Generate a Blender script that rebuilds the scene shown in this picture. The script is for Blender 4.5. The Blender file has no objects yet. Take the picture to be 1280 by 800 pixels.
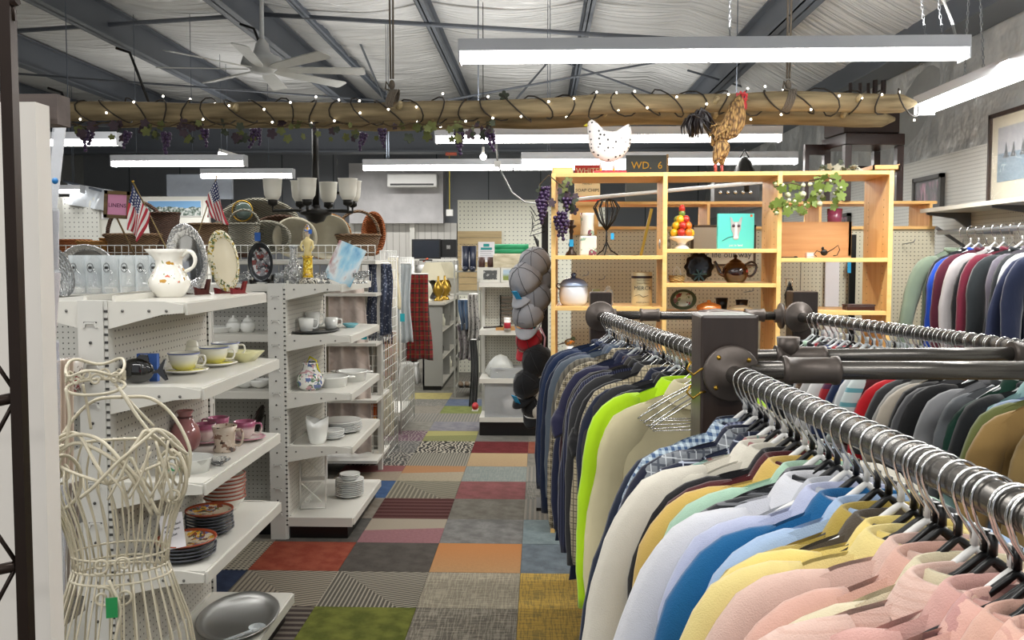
import bpy, math, random
from mathutils import Vector, Matrix, Euler
SC = bpy.context.scene
COL = SC.collection
PI = math.pi
random.seed(7)

# ---------------------------------------------------------------- camera, world, exposure
F = 1080.0                      # focal length in pixels of a 1280 wide frame
HZ = 1.55
cam_d = bpy.data.cameras.new('camera'); cam = bpy.data.objects.new('camera', cam_d); COL.objects.link(cam)
cam_d.sensor_width = 36.0; cam_d.lens = 36.0*F/1280; cam_d.shift_y = -20.0/1280
cam_d.clip_start = 0.05; cam_d.clip_end = 100
cam.location = (0, 0, HZ)
cam.rotation_euler = (PI/2-math.atan(58/F), 0, math.atan(35/F))
SC.camera = cam
RM = cam.rotation_euler.to_matrix()
w = bpy.data.worlds.new('world'); SC.world = w; w.use_nodes = True
w.node_tree.nodes['Background'].inputs[0].default_value = (0.95, 0.97, 1.0, 1)
w.node_tree.nodes['Background'].inputs[1].default_value = 0.55
SC.view_settings.view_transform = 'Standard'; SC.view_settings.look = 'None'
SC.view_settings.gamma = 1; SC.view_settings.use_curve_mapping = False
SC.view_settings.exposure = -0.06

def area(name, loc, sx, sy, power, rz=0):
    d = bpy.data.lights.new(name, 'AREA'); d.shape = 'RECTANGLE'; d.size = sx; d.size_y = sy; d.energy = power
    d.color = (1.0, 0.985, 0.95)
    o = bpy.data.objects.new(name, d); COL.objects.link(o); o.location = loc; o.rotation_euler = (0, 0, rz)
    return o
# fluorescent rows of the shop (the fixtures in view are modelled below around these)
LP = 34
for (x, y, z, sx, sy) in [(-2.2, 0.4, 2.60, 2.4, .16), (1.0, 0.6, 2.60, 2.4, .16), (-.6, -1.6, 2.6, 2.4, .16), (-4.2, 3.0, 2.6, 2.4, .16), (-1.4, 2.2, 2.75, 2.4, .16),
                          (1.05, 4.18, 2.47, 2.4, .09), (.48, 6.13, 2.34, 2.4, .09), (-3.35, 8.03, 2.34, 1.2, .09),
                          (-2.2, 6.0, 2.9, 2.4, .16), (-.6, 8.2, 2.34, 2.4, .09), (-3.5, 10.5, 2.4, 2.4, .16), (0.5, 10.5, 2.4, 2.4, .16), (-1.0, 12.6, 2.5, 2.4, .16)]:
    area('fluorescent_or_fill_light', (x, y, z), sx, sy, LP)
area('fluorescent_or_fill_light', (2.24, 3.9, 2.37), .09, 2.4, LP)
area('fluorescent_or_fill_light', (-2.6, 13.4, 3.0), 2.4, .16, 45); area('fluorescent_or_fill_light', (-5.5, 9.6, 2.7), 2.4, .16, 45)  # fill lights without fixtures, added to brighten the dark back of the shop
# added upward lights, standing in for tube spill, to brighten the roof
for (x, y, z, sx, sy) in [(-2.2, 0.6, 2.66, 2.4, .16), (1.0, 0.6, 2.66, 2.4, .16), (-4.2, 3.0, 2.66, 2.4, .16), (1.05, 4.18, 2.64, 2.4, .12), (.48, 6.13, 2.5, 2.4, .12), (-3.35, 8.03, 2.5, 1.2, .12), (-.6, 8.2, 2.5, 2.4, .12), (-3.5, 10.5, 2.5, 2.4, .16), (0.5, 10.5, 2.5, 2.4, .16)]:
    area('roof_fill_uplight', (x, y, z), sx, sy, 22).rotation_euler = (PI, 0, 0)

# ---------------------------------------------------------------- pixel <-> world on real depths
def project(p):
    v = RM.transposed() @ (Vector(p)-Vector((0, 0, HZ)))
    return (640+F*v.x/(-v.z), 400-F*v.y/(-v.z)-20)
def P(px, py, Y):
    d = RM @ Vector(((px-640)/F, -(py+20-400)/F, -1))
    t = Y/d.y
    return Vector((d.x*t, Y, HZ+d.z*t))
def XP(px, Y, z=1.2):
    x = (px-675)*Y/F
    for _ in range(4):
        a = project((x, Y, z))[0]; b = project((x+.01, Y, z))[0]; x += .01*(px-a)/(b-a)
    return x

# ---------------------------------------------------------------- mesh builder
class MB:
    def __init__(s): s.v = []; s.f = []; s.s = []; s.uv = None
    def add(s, vs, fs, smooth=False):
        b = len(s.v); s.v.extend([tuple(p) for p in vs])
        s.f.extend([tuple(i+b for i in f) for f in fs]); s.s.extend([smooth]*len(fs)); return s
    def box(s, x0, x1, y0, y1, z0, z1, M=None):
        vs = [Vector((x, y, z)) for x in (x0, x1) for y in (y0, y1) for z in (z0, z1)]
        if M: vs = [M @ p for p in vs]
        return s.add(vs, [(0, 1, 3, 2), (4, 6, 7, 5), (0, 4, 5, 1), (2, 3, 7, 6), (0, 2, 6, 4), (1, 5, 7, 3)])
    def cbox(s, c, d, M=None):
        return s.box(c[0]-d[0]/2, c[0]+d[0]/2, c[1]-d[1]/2, c[1]+d[1]/2, c[2]-d[2]/2, c[2]+d[2]/2, M)
    def tube(s, path, r, n=8, closed=False, sq=1.0, cap=True, smooth=True, up=None):
        pts = [Vector(p) for p in path]; m = len(pts)
        rs = r if isinstance(r, (list, tuple)) else [r]*m
        T = []
        for i in range(m):
            a = pts[(i-1) % m] if (closed or i > 0) else pts[i]
            b = pts[(i+1) % m] if (closed or i < m-1) else pts[i]
            t = (b-a); T.append(t.normalized() if t.length > 1e-9 else Vector((0, 0, 1)))
        u = Vector(up) if up else Vector((0, 0, 1))
        if abs(T[0].dot(u)) > .9: u = Vector((0, 1, 0)) if not up else Vector((1, 0, 0))
        nrm = (u-T[0]*u.dot(T[0])).normalized(); vs = []
        for i in range(m):
            nrm = nrm-T[i]*nrm.dot(T[i])
            nrm = nrm.normalized() if nrm.length > 1e-6 else T[i].orthogonal().normalized()
            bn = T[i].cross(nrm)
            for k in range(n):
                a = 2*PI*k/n
                vs.append(pts[i]+nrm*(math.cos(a)*rs[i]*sq)+bn*(math.sin(a)*rs[i]))
        fs = []
        for i in range(m if closed else m-1):
            j = (i+1) % m
            for k in range(n): fs.append((i*n+k, i*n+(k+1) % n, j*n+(k+1) % n, j*n+k))
        s.add(vs, fs, smooth)
        if cap and not closed:
            s.f.append(tuple(len(s.v)-len(vs)+k for k in range(n))[::-1]); s.s.append(False)
            s.f.append(tuple(len(s.v)-n+k for k in range(n))); s.s.append(False)
        return s
    def ctube(s, path, r, n=8, k=5, **kw):   # the same through a smooth curve
        p = [Vector(q) for q in path]; out = []; rr = []
        for i in range(len(p)-1):
            a, b, c, d = p[max(0, i-1)], p[i], p[i+1], p[min(len(p)-1, i+2)]
            for j in range(k):
                t = j/k; out.append(.5*((2*b)+(c-a)*t+(2*a-5*b+4*c-d)*t*t+(3*b-a-3*c+d)*t**3))
                if isinstance(r, (list, tuple)): rr.append(r[i]*(1-t)+r[i+1]*t)
        out.append(p[-1])
        if rr: rr.append(r[-1])
        return s.tube(out, rr or r, n, **kw)
    def lathe(s, prof, n=24, c=(0, 0, 0), sx=1, sy=1, M=None, wob=None):
        vs = []; fs = []; m = len(prof)
        for i, (r, z) in enumerate(prof):
            for k in range(n):
                a = 2*PI*k/n; rr = r*(1+(wob(i, a) if wob else 0))
                p = Vector((rr*math.cos(a)*sx, rr*math.sin(a)*sy, z))
                p = (M @ p) if M else p
                vs.append(p+Vector(c))
        for i in range(m-1):
            for k in range(n): fs.append((i*n+k, i*n+(k+1) % n, (i+1)*n+(k+1) % n, (i+1)*n+k))
        s.add(vs, fs, True)
        return s
    def ball(s, c, r, n=10, m=7, M=None):
        r = (r, r, r) if not isinstance(r, (tuple, list)) else r
        vs = []; fs = []
        for i in range(m+1):
            ph = PI*i/m
            for k in range(n):
                a = 2*PI*k/n
                p = Vector((r[0]*math.sin(ph)*math.cos(a), r[1]*math.sin(ph)*math.sin(a), r[2]*math.cos(ph)))
                vs.append((M @ p if M else p)+Vector(c))
        for i in range(m):
            for k in range(n): fs.append((i*n+k, (i+1)*n+k, (i+1)*n+(k+1) % n, i*n+(k+1) % n))
        return s.add(vs, fs, True)
    def prism(s, pts, d, M=None, smooth=False):
        # outline in local x,z extruded along y by d (centred)
        n = len(pts); vs = [Vector((x, -d/2, z)) for x, z in pts]+[Vector((x, d/2, z)) for x, z in pts]
        if M: vs = [M @ p for p in vs]
        fs = [tuple(range(n)), tuple(range(2*n-1, n-1, -1))]+[(i, i+n, (i+1) % n+n, (i+1) % n) for i in range(n)]
        return s.add(vs, fs, smooth)
    def grid(s, nu, nv, fn, smooth=True, uv=False, closed=False):
        vs = [fn(i/(nu-(0 if closed else 1)), j/(nv-1)) for j in range(nv) for i in range(nu)]
        fs = []
        for j in range(nv-1):
            for i in range(nu if closed else nu-1):
                fs.append((j*nu+i, j*nu+(i+1) % nu, (j+1)*nu+(i+1) % nu, (j+1)*nu+i))
        if uv: s.uv = [(i/(nu-1), j/(nv-1)) for j in range(nv) for i in range(nu)]
        return s.add(vs, fs, smooth)
    def mesh(s, name, m):
        me = bpy.data.meshes.new(name); me.from_pydata(s.v, [], s.f)
        me.polygons.foreach_set('use_smooth', s.s)
        if s.uv:
            l = me.uv_layers.new(name='UVMap'); li = [0]*len(me.loops); me.loops.foreach_get('vertex_index', li)
            fl = []
            for i in li: fl.extend(s.uv[i])
            l.data.foreach_set('uv', fl)
        if m: me.materials.append(m)
        me.update(); return me
    def build(s, name, m, parent=None, loc=None, rot=None, bev=0):
        o = bpy.data.objects.new(name, s.mesh(name, m)); COL.objects.link(o)
        if parent: o.parent = parent
        if loc is not None: o.location = loc
        if rot is not None: o.rotation_euler = rot if isinstance(rot, (tuple, list)) else (0, 0, rot)
        if bev:
            b = o.modifiers.new('bevel', 'BEVEL'); b.width = bev; b.segments = 2; b.limit_method = 'ANGLE'; b.angle_limit = .6
            b.harden_normals = False
        return o
LABELS = {}
def tag(o, label, cat, group=None, kind=None):
    o['label'] = label; o['category'] = cat
    if group: o['group'] = group
    if kind: o['kind'] = kind
    return o
def thing(name, label, cat, loc=(0, 0, 0), rz=0, group=None):
    o = bpy.data.objects.new(name, None); COL.objects.link(o); o.empty_display_size = .05
    o.location = loc; o.rotation_euler = rz if isinstance(rz, (tuple, list)) else (0, 0, rz)
    return tag(o, label, cat, group)
def struct(o): o['kind'] = 'structure'; return o
def kids(o, _c={}): return [c for c in bpy.data.objects if c.parent == o]
def dup(root, loc, rz=None, label=None, group=None):
    r = root.copy(); COL.objects.link(r); r.location = loc
    if rz is not None: r.rotation_euler = (0, 0, rz) if not isinstance(rz, (tuple, list)) else rz
    if label: r['label'] = label
    if group: r['group'] = group
    for ch in list(root.children):
        c = ch.copy(); COL.objects.link(c); c.parent = r
        for g in list(ch.children):
            d = g.copy(); COL.objects.link(d); d.parent = c
    return r
def text(body, size, m, parent, loc, rot=(PI/2, 0, 0), name='lettering', ex=.0004, align='CENTER'):
    cu = bpy.data.curves.new(name, 'FONT'); cu.body = body; cu.size = size; cu.extrude = ex
    cu.align_x = align; cu.align_y = 'CENTER'; cu.resolution_u = 2
    t = bpy.data.objects.new('tmp', cu); COL.objects.link(t)
    dg = bpy.context.evaluated_depsgraph_get()
    me = bpy.data.meshes.new_from_object(t.evaluated_get(dg)); bpy.data.objects.remove(t)
    me.materials.clear(); me.materials.append(m)
    o = bpy.data.objects.new(name, me); COL.objects.link(o); o.parent = parent; o.location = loc; o.rotation_euler = rot
    return o

# ---------------------------------------------------------------- materials
class NT:
    def __init__(s, name):
        s.m = bpy.data.materials.new(name); s.m.use_nodes = True; s.t = s.m.node_tree; s.b = s.t.nodes['Principled BSDF']
        s._c = None
    def n(s, typ, **k):
        q = s.t.nodes.new(typ)
        for a, b in k.items(): setattr(q, a, b)
        return q
    def l(s, a, b): s.t.links.new(a, b)
    def put(s, sock, v):
        if isinstance(v, (int, float)): sock.default_value = v
        elif isinstance(v, tuple): sock.default_value = v if len(v) == 4 or sock.type == 'VECTOR' else (*v, 1)
        else: s.l(v, sock)
    def M(s, op, a, b=0.0, c=None):
        q = s.n('ShaderNodeMath', operation=op); s.put(q.inputs[0], a); s.put(q.inputs[1], b)
        if c is not None: s.put(q.inputs[2], c)
        return q.outputs[0]
    def mix(s, f, a, b, blend='MIX'):
        q = s.n('ShaderNodeMix', data_type='RGBA', blend_type=blend); s.put(q.inputs[0], f); s.put(q.inputs[6], a); s.put(q.inputs[7], b); return q.outputs[2]
    def co(s, kind='Object'):
        return s.n('ShaderNodeTexCoord').outputs[kind]
    def xyz(s, kind='Object'):
        q = s.n('ShaderNodeSeparateXYZ'); s.l(s.co(kind), q.inputs[0]); return q.outputs
    def noise(s, sc, detail=2, vec=None, stretch=None):
        q = s.n('ShaderNodeTexNoise'); q.inputs['Scale'].default_value = sc; q.inputs['Detail'].default_value = detail
        v = vec or s.co()
        if stretch:
            mp = s.n('ShaderNodeMapping'); mp.inputs['Scale'].default_value = stretch; s.l(v, mp.inputs[0]); v = mp.outputs[0]
        s.l(v, q.inputs['Vector']); return q.outputs['Fac']
    def ramp(s, f, stops):
        q = s.n('ShaderNodeValToRGB'); e = q.color_ramp.elements
        while len(e) < len(stops): e.new(.5)
        for i, (p, c) in enumerate(stops): e[i].position = p; e[i].color = (*c, 1)
        s.put(q.inputs[0], f); return q.outputs[0]
    def bump(s, h, d=.01, st=.5):
        q = s.n('ShaderNodeBump'); q.inputs['Strength'].default_value = st; q.inputs['Distance'].default_value = d
        s.l(h, q.inputs['Height']); s.l(q.outputs[0], s.b.inputs['Normal'])
    def set(s, col=None, rough=None, metal=None, **k):
        if col is not None: s.put(s.b.inputs['Base Color'], col)
        if rough is not None: s.put(s.b.inputs['Roughness'], rough)
        if metal is not None: s.put(s.b.inputs['Metallic'], metal)
        for a, v in k.items(): s.put(s.b.inputs[a.replace('_', ' ')], v)
        return s.m
MC = {}
def desat(c, k=.2, m=.8):
    g = sum(c)/3; return tuple((x*(1-k)+g*k)*m for x in c)
def hexc(h):
    if not isinstance(h, str): return h
    h = h.lstrip('#'); r = [int(h[i:i+2], 16)/255 for i in (0, 2, 4)]
    return tuple((c/12.92 if c <= .04045 else ((c+.055)/1.055)**2.4) for c in r)
def sc(c, k): return tuple(min(1, x*k) for x in c)
def plain(key, col, rough=.5, metal=0, var=.12, nsc=12, bump=0, coat=0, spec=.5, **k):
    if key in MC: return MC[key]
    n = NT(key); c = hexc(col); nz = n.noise(nsc, 3)
    cc = n.mix(nz, sc(c, 1-var), sc(c, 1+var))
    if bump: n.bump(nz, bump, .6)
    n.set(cc, rough, metal, Coat_Weight=coat, Specular_IOR_Level=spec, **k)
    MC[key] = n.m; return n.m
def emis(key, col, st):
    if key in MC: return MC[key]
    n = NT(key); n.set(col, .5, Emission_Color=col, Emission_Strength=st); MC[key] = n.m; return n.m
def glass(key, col=(1, 1, 1), rough=.03):
    if key in MC: return MC[key]
    n = NT(key); lw = n.n('ShaderNodeLayerWeight'); lw.inputs[0].default_value = .35
    n.set((.78, .84, .86), .06, Alpha=n.M('ADD', n.M('MULTIPLY', lw.outputs['Facing'], .6), .18), Specular_IOR_Level=.9); MC[key] = n.m; return n.m
def clearplast(key, col, al, rough=.25):
    if key in MC: return MC[key]
    n = NT(key); nz = n.noise(20, 2); n.bump(nz, .01, .4); n.set(hexc(col), rough, Alpha=al, Specular_IOR_Level=.8); MC[key] = n.m; return n.m
def cloth(col, pat=None, c2=None, c3=None, p=.02, rough=.9):
    key = f'cloth_{col}_{pat}_{c2}_{c3}_{p}'
    if key in MC: return MC[key]
    n = NT('cloth'); c = hexc(col); x, y, z = n.xyz()
    nz = n.noise(9, 3); base = n.mix(nz, sc(c, .86), sc(c, 1.12))
    def band(a, per, wd, ph=0.0):
        return n.M('LESS_THAN', n.M('FRACT', n.M('ADD', n.M('DIVIDE', a, per), ph+50)), wd)
    if pat == 'gingham':
        a = band(x, p, .5); b = band(z, p, .5); f = n.M('MULTIPLY', n.M('ADD', a, b), .5)
        base = n.mix(f, base, hexc(c2))
    elif pat == 'plaid':
        f = n.M('MAXIMUM', band(x, p, .16), band(z, p, .16)); base = n.mix(n.M('MULTIPLY', f, .85), base, hexc(c2))
        g = n.M('MAXIMUM', band(x, p, .07, .45), band(z, p, .07, .45)); base = n.mix(n.M('MULTIPLY', g, .8), base, hexc(c3 or c2))
    elif pat == 'window':
        f = n.M('MAXIMUM', band(x, p, .06), band(z, p, .06)); base = n.mix(f, base, hexc(c2))
    elif pat == 'stripe':
        base = n.mix(n.M('MULTIPLY', band(x, p, .3), .8), base, hexc(c2))
    elif pat == 'hstripe':
        base = n.mix(n.M('MULTIPLY', band(z, p, .3), .8), base, hexc(c2))
    elif pat == 'rib':
        base = n.mix(band(x, p, .4), base, sc(c, .55))
    elif pat == 'blotch':
        q = n.noise(30, 3); base = n.mix(n.M('GREATER_THAN', q, .56), base, hexc(c2)); q2 = n.noise(18, 2); base = n.mix(n.M('GREATER_THAN', q2, .62), base, hexc(c3 or c2))
    elif pat == 'dots':
        v = n.n('ShaderNodeTexVoronoi'); v.inputs['Scale'].default_value = 1/p; n.l(n.co(), v.inputs['Vector'])
        base = n.mix(n.M('LESS_THAN', v.outputs['Distance'], .3), base, hexc(c2))
    elif pat == 'quilt':
        pass
    wv = n.noise(500, 1); cr = n.noise(14, 3, stretch=(1, 1, .35))
    n.bump(n.M('ADD', n.M('MULTIPLY', cr, 1.0), n.M('MULTIPLY', wv, .12)), .012, .55)
    n.set(base, rough, Sheen_Weight=.25, Specular_IOR_Level=.25)
    MC[key] = n.m; return n.m
def pegmat(key, col, au='X', period=.0254, hole=.0033, dark=.03):
    if key in MC: return MC[key]
    n = NT(key); c = n.xyz(); u = c[0] if au == 'X' else c[1]; v = c[2]
    du = n.M('SUBTRACT', n.M('FRACT', n.M('ADD', n.M('DIVIDE', u, period), 200)), .5); dv = n.M('SUBTRACT', n.M('FRACT', n.M('ADD', n.M('DIVIDE', v, period), 200)), .5)
    d = n.M('SQRT', n.M('ADD', n.M('MULTIPLY', du, du), n.M('MULTIPLY', dv, dv)))
    h = n.M('LESS_THAN', d, hole/period)
    nz = n.noise(3, 2); cc = hexc(col)
    n.bump(n.M('SUBTRACT', 1.0, h), .004, 1.0)
    n.set(n.mix(h, n.mix(nz, sc(cc, .93), sc(cc, 1.05)), (dark, dark, dark)), .5); MC[key] = n.m; return n.m
def wood(key, c1, c2, axis='X', rough=.45, scale=9, st=14):
    if key in MC: return MC[key]
    n = NT(key); sx = {'X': (1, st, st), 'Y': (st, 1, st), 'Z': (st, st, 1)}[axis]
    nz = n.noise(scale/4, 4, stretch=sx); n.bump(nz, .003, .3)
    n.set(n.ramp(nz, [(.3, hexc(c1)), (.7, hexc(c2))]), rough); MC[key] = n.m; return n.m

def wickm(key, c1, c2):
    if key in MC: return MC[key]
    n = NT(key); x, y, z = n.xyz(); cell = n.M('FLOOR', n.M('DIVIDE', n.M('ADD', x, n.M('MULTIPLY', y, .6)), .017))
    h = n.M('SINE', n.M('ADD', n.M('MULTIPLY', z, 420), n.M('MULTIPLY', cell, PI)))
    hh = n.M('ADD', n.M('MULTIPLY', h, .5), .5); nz = n.noise(25, 2); n.bump(hh, .008, 1)
    n.set(n.mix(n.M('ADD', n.M('MULTIPLY', hh, .7), n.M('MULTIPLY', nz, .3)), hexc(c1), hexc(c2)), .75); MC[key] = n.m; return n.m
white_metal = plain('white_metal', '#dcdad2', .4, 0, .04, 5)
upright_m = plain('upright_metal', '#c9c8c2', .4, 0, .05, 6)
black_paint = plain('black_paint', '#0c0c0d', .35)
dark_steel = plain('dark_steel', '#706d69', .27, .85, .05, 8)
cast_iron = plain('cast_iron', '#5d5550', .42, .5, .15, 30, .001)
chrome = plain('chrome', '#d6d6d6', .14, 1, .05, 10)
black_plastic = plain('black_plastic', '#0b0b0c', .3)
white_plastic = plain('white_plastic', '#e6e5e2', .3, 0, .03)
steel_grey = plain('painted_steel', '#646c78', .5, .1, .1, 3)
beam_m = plain('beam_paint', '#62676f', .5, .1, .12, 2)
porcelain = plain('porcelain', '#ece9df', .12, 0, .03, 5, coat=.6)
white_china = plain('white_china', '#e9eae6', .12, 0, .02, 5, coat=.6)
oak = wood('birch_wood', '#d9a863', '#e6bd7c', 'X')
oak_z = wood('birch_wood_upright', '#d3a05c', '#e4ba79', 'Z')
oak_edge = wood('birch_edge', '#eabd70', '#f3cc86', 'X')
black_iron = plain('black_iron', '#15130f', .45, .4)
tube_on = emis('lit_tube', (1, .99, .96), 14.0)
brass = plain('brass', '#b08d3c', .3, .9)
blue_tag = plain('blue_tag', '#25a0d8', .5)

# ================================================================ THE SETTING
# ---- floor of carpet tiles
fl = struct(MB().box(-8, 4.5, -3, 17, -.06, -.008).build('floor', plain('carpet_base', '#77736a', .95, 0, .3, 3, .004)))
def carpet(key, c1, c2=None, kind='flat', c3=None, per=.012):
    k = 'carpet_'+key
    if k in MC: return MC[k]
    n = NT(k); a = desat(hexc(c1)); b = desat(hexc(c2 or c1)); x, y, z = n.xyz(); fz = n.noise(260, 2); fz2 = n.noise(60, 3)
    base = n.mix(n.M('MULTIPLY', fz2, 1), sc(a, .75), sc(a, 1.25))
    def band(v, p, wd): return n.M('LESS_THAN', n.M('FRACT', n.M('ADD', n.M('DIVIDE', v, p), 60)), wd)
    if kind == 'sx': base = n.mix(band(x, per, .45), base, b)
    elif kind == 'sy': base = n.mix(band(y, per, .45), base, b)
    elif kind == 'plaid':
        base = n.mix(n.M('MULTIPLY', n.M('ADD', n.M('GREATER_THAN', n.noise(30, 2, stretch=(4, .3, 1)), .52), n.M('GREATER_THAN', n.noise(30, 2, stretch=(.3, 4, 1)), .52)), .5), base, b)
    elif kind == 'mottle': base = n.mix(n.ramp(n.noise(11, 4), [(.4, (0, 0, 0)), (.62, (1, 1, 1))]), base, b)
    elif kind == 'swirl':
        q = n.n('ShaderNodeTexWave'); q.inputs['Scale'].default_value = 9; q.inputs['Distortion'].default_value = 14; n.l(n.co(), q.inputs[0])
        base = n.mix(n.M('GREATER_THAN', q.outputs['Fac'], .55), base, b)
    elif kind == 'grad': base = n.mix(n.M('MULTIPLY', n.M('ADD', n.M('DIVIDE', y, .434), n.M('MULTIPLY', fz2, .3)), 1), base, b)
    elif kind == 'dots':
        f = n.M('MULTIPLY', band(x, .026, .5), band(y, .026, .4)); base = n.mix(f, base, b)
    elif kind == 'diag':
        d1 = n.M('ADD', x, n.M('MULTIPLY', y, .8)); base = n.mix(band(x, per, .4), base, b)
        base = n.mix(n.M('GREATER_THAN', d1, .37), base, n.mix(band(n.M('SUBTRACT', y, n.M('MULTIPLY', x, .4)), per*1.2, .45), a, b))
    elif kind == 'cut':
        base = n.mix(n.M('GREATER_THAN', n.M('ADD', y, n.M('MULTIPLY', n.M('SUBTRACT', x, .1), -.12)), .22), base, b)
    if c3: base = n.mix(n.M('GREATER_THAN', n.noise(7, 2), .6), base, hexc(c3))
    n.bump(fz, .004, .8); n.set(base, .95, Specular_IOR_Level=.1); MC[k] = n.m; return n.m
CT = {(-1, 0): ('greyplaid', '#6d665a', '#a29a88', 'plaid'), (-1, -1): ('olive', '#5f671d', '#7c8024', 'mottle'), (-1, -2): ('darkstripe', '#4a3f3b', '#7c7266', 'sy', .05), (-1, 1): ('gold', '#caa128', '#8d7a3c', 'plaid'),
      (0, 1): ('gold', '#caa128', '#8d7a3c', 'plaid'), (0, 0): ('tanlines', '#8d8471', '#b0a68d', 'plaid'), (0, -1): ('herring', '#5d594f', '#a89f8c', 'diag', .02), (0, -2): ('tandiag', '#a19581', '#6a6357', 'diag', .024), (0, -3): ('navy', '#2d3852', '#36425f', 'mottle'),
      (1, 1): ('slate', '#5f6b74', '#707d86', 'mottle'), (1, 0): ('orangefade', '#b48a55', '#c07a33', 'grad'), (1, -1): ('taupe', '#514b45', '#5c564f', 'mottle'), (1, -2): ('rust', '#93381c', '#a34a2b', 'mottle'), (1, -3): ('beigedots', '#a89f8a', '#3c3733', 'dots'),
      (2, 0): ('greymottle', '#7f7d7a', '#6a6966', 'mottle'), (2, -1): ('pink', '#966469', '#a0937f', 'cut'), (2, -2): ('darkgrey', '#53504b', '#605d57', 'mottle'), (2, 1): ('aqua', '#7d8f92', '#6f7f84', 'mottle'),
      (3, 0): ('greybeige', '#79746a', '#696459', 'mottle'), (3, -1): ('maroonline', '#4f2525', '#63403a', 'sy', .07), (3, -2): ('greytan', '#8d8375', '#7c7264', 'mottle'),
      (4, 0): ('rose', '#8b4f4f', '#7b4645', 'mottle'), (4, -1): ('browngrey', '#6a6555', '#918a75', 'diag', .03), (4, -2): ('blue', '#2f4f7a', '#3a5a85', 'mottle'),
      (5, 0): ('teal', '#76807b', '#8b9089', 'plaid'), (5, -1): ('beigeorange', '#9d9076', '#a87545', 'cut'), (5, -2): ('beigerose', '#958570', '#8a504f', 'cut'),
      (6, 0): ('tanfade', '#aa8a62', '#b09568', 'grad'), (6, -1): ('greylines', '#6d6a60', '#968f7e', 'sx', .02), (6, -2): ('floral', '#4c4b49', '#9b9588', 'swirl'),
      (7, 1): ('rust2', '#8a4127', '#96503a', 'mottle'), (7, 0): ('darkred', '#722427', '#641d20', 'mottle'), (7, -1): ('bwfloral', '#34322f', '#b3ab98', 'swirl'), (7, -2): ('greyfloral', '#5f5e5b', '#85817a', 'swirl'),
      (8, 0): ('grey8', '#6b6963', '#75736c', 'mottle'), (8, -1): ('olive8', '#82824a', '#a09a55', 'cut'), (8, -2): ('purple', '#6e4f5e', '#8e7f7c', 'swirl'),
      (9, -1): ('lilacgrey', '#737078', '#828083', 'mottle'), (11, -1): ('olive11', '#7c8440', '#6e7638', 'mottle'), (12, -1): ('blue12', '#56627a', '#626c80', 'mottle'), (13, -2): ('yellow13', '#b3a55a', '#a89b58', 'mottle'), (14, -2): ('g14', '#6c6a60', '#84806f', 'mottle')}
gen = [('gA', '#7a766c', '#8b877b', 'mottle'), ('gB', '#6b6963', '#918c80', 'plaid'), ('gC', '#827c70', '#6d6a62', 'mottle'), ('gD', '#75736d', '#8b8578', 'sx', .03), ('gE', '#8a8274', '#767064', 'plaid')]
tc = 0
for r in range(-4, 19):
    for c in range(-5, 2):
        if tc >= 270: break
        d = CT.get((r, c)) or random.choice(gen); per = d[4] if len(d) > 4 else .012
        o = MB().box(.001, .451, .001, .433, -.008, random.uniform(-.0004, .0008)).build('carpet_tile', carpet(d[0], d[1], d[2], d[3], None, per), fl, (-.094+.452*(c-0)-.452, 3.737+.434*r, 0)); tc += 1

# ---- ceiling: sagging white insulation between steel purlins
def zc(x): return 3.92 if x < 1.4 else 3.92-(x-1.4)*.5
BX = [-8.6, -7.1, -5.6, -4.1, -2.65, -1.05, .44, 1.93, 3.3]
vin = NT('roof_insulation'); nz = vin.noise(2.0, 4, stretch=(.4, 9, 1)); nz2 = vin.noise(1.2, 3, stretch=(.3, 3, 1))
vin.bump(nz, .12, .9); vin.set(vin.mix(nz2, (.66, .66, .66), (.84, .84, .83)), .34, Coat_Weight=.15)
def cf(u, v):
    x = -8.6+12.2*u; y = -3+17*v
    i = max(k for k in range(len(BX)) if BX[k] <= x+1e-6) if x < 3.3 else 7
    i = min(i, len(BX)-2); t = (x-BX[i])/(BX[i+1]-BX[i]); t = min(1, max(0, t))
    sag = -.10*math.sin(PI*t)**.7 if 0 < t < 1 else 0
    w_ = .012*math.sin(y*9+3*math.sin(x*2.1))+.010*math.sin(y*23+x*5)+.012*math.sin(y*4.1-x)
    return (x, y, zc(x)+.04+sag+w_*math.sin(PI*t))
ceil = struct(MB().grid(110, 170, cf).build('ceiling', vin.m))
def ibeam(x, y0, y1, zt, h=.24, wd=.10):
    m = MB(); m.box(x-.006, x+.006, y0, y1, zt-h, zt); m.box(x-wd/2, x+wd/2, y0, y1, zt-h, zt-h+.012); m.box(x-wd/2, x+wd/2, y0, y1, zt-.012, zt)
    m.box(x-wd/2, x-wd/2+.006, y0, y1, zt-h, zt-h+.03)
    return m
for i, x in enumerate(BX):
    ibeam(x, -3, 13, zc(x), .30 if i in (3, 4, 7, 8, 2) else .17, .14 if i in (3, 4, 7, 8, 2) else .08).build('purlin', beam_m, ceil)
ibeam(-2.2, -3, 13, zc(0), .12, .07).build('purlin', steel_grey, ceil)
g = MB(); g.box(-8, 3.3, 12.95, 12.97, 3.14, 3.95); g.box(-8, 3.3, 12.82, 13.1, 3.11, 3.14)
g.build('girder', beam_m, ceil)
MB().box(-8, 3.3, 13.0, 17, 3.6, 3.64).build('rear_roof_panel', plain('dark_roof', '#2b2e33', .8), ceil)
MB().box(-8, 3.3, 9.5, 9.52, 3.0, 3.02).build('brace_rod', beam_m, ceil)
for (a, b, ya, yb) in [((0, 40), (330, 18), 9, 9), ((330, 18), (860, 50), 9, 9), ((860, 50), (1280, 92), 9, 9)]:
    MB().tube([P(*a, 8.2), P(*b, 8.2)], .022, 6).build('strut', beam_m, ceil)
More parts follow.
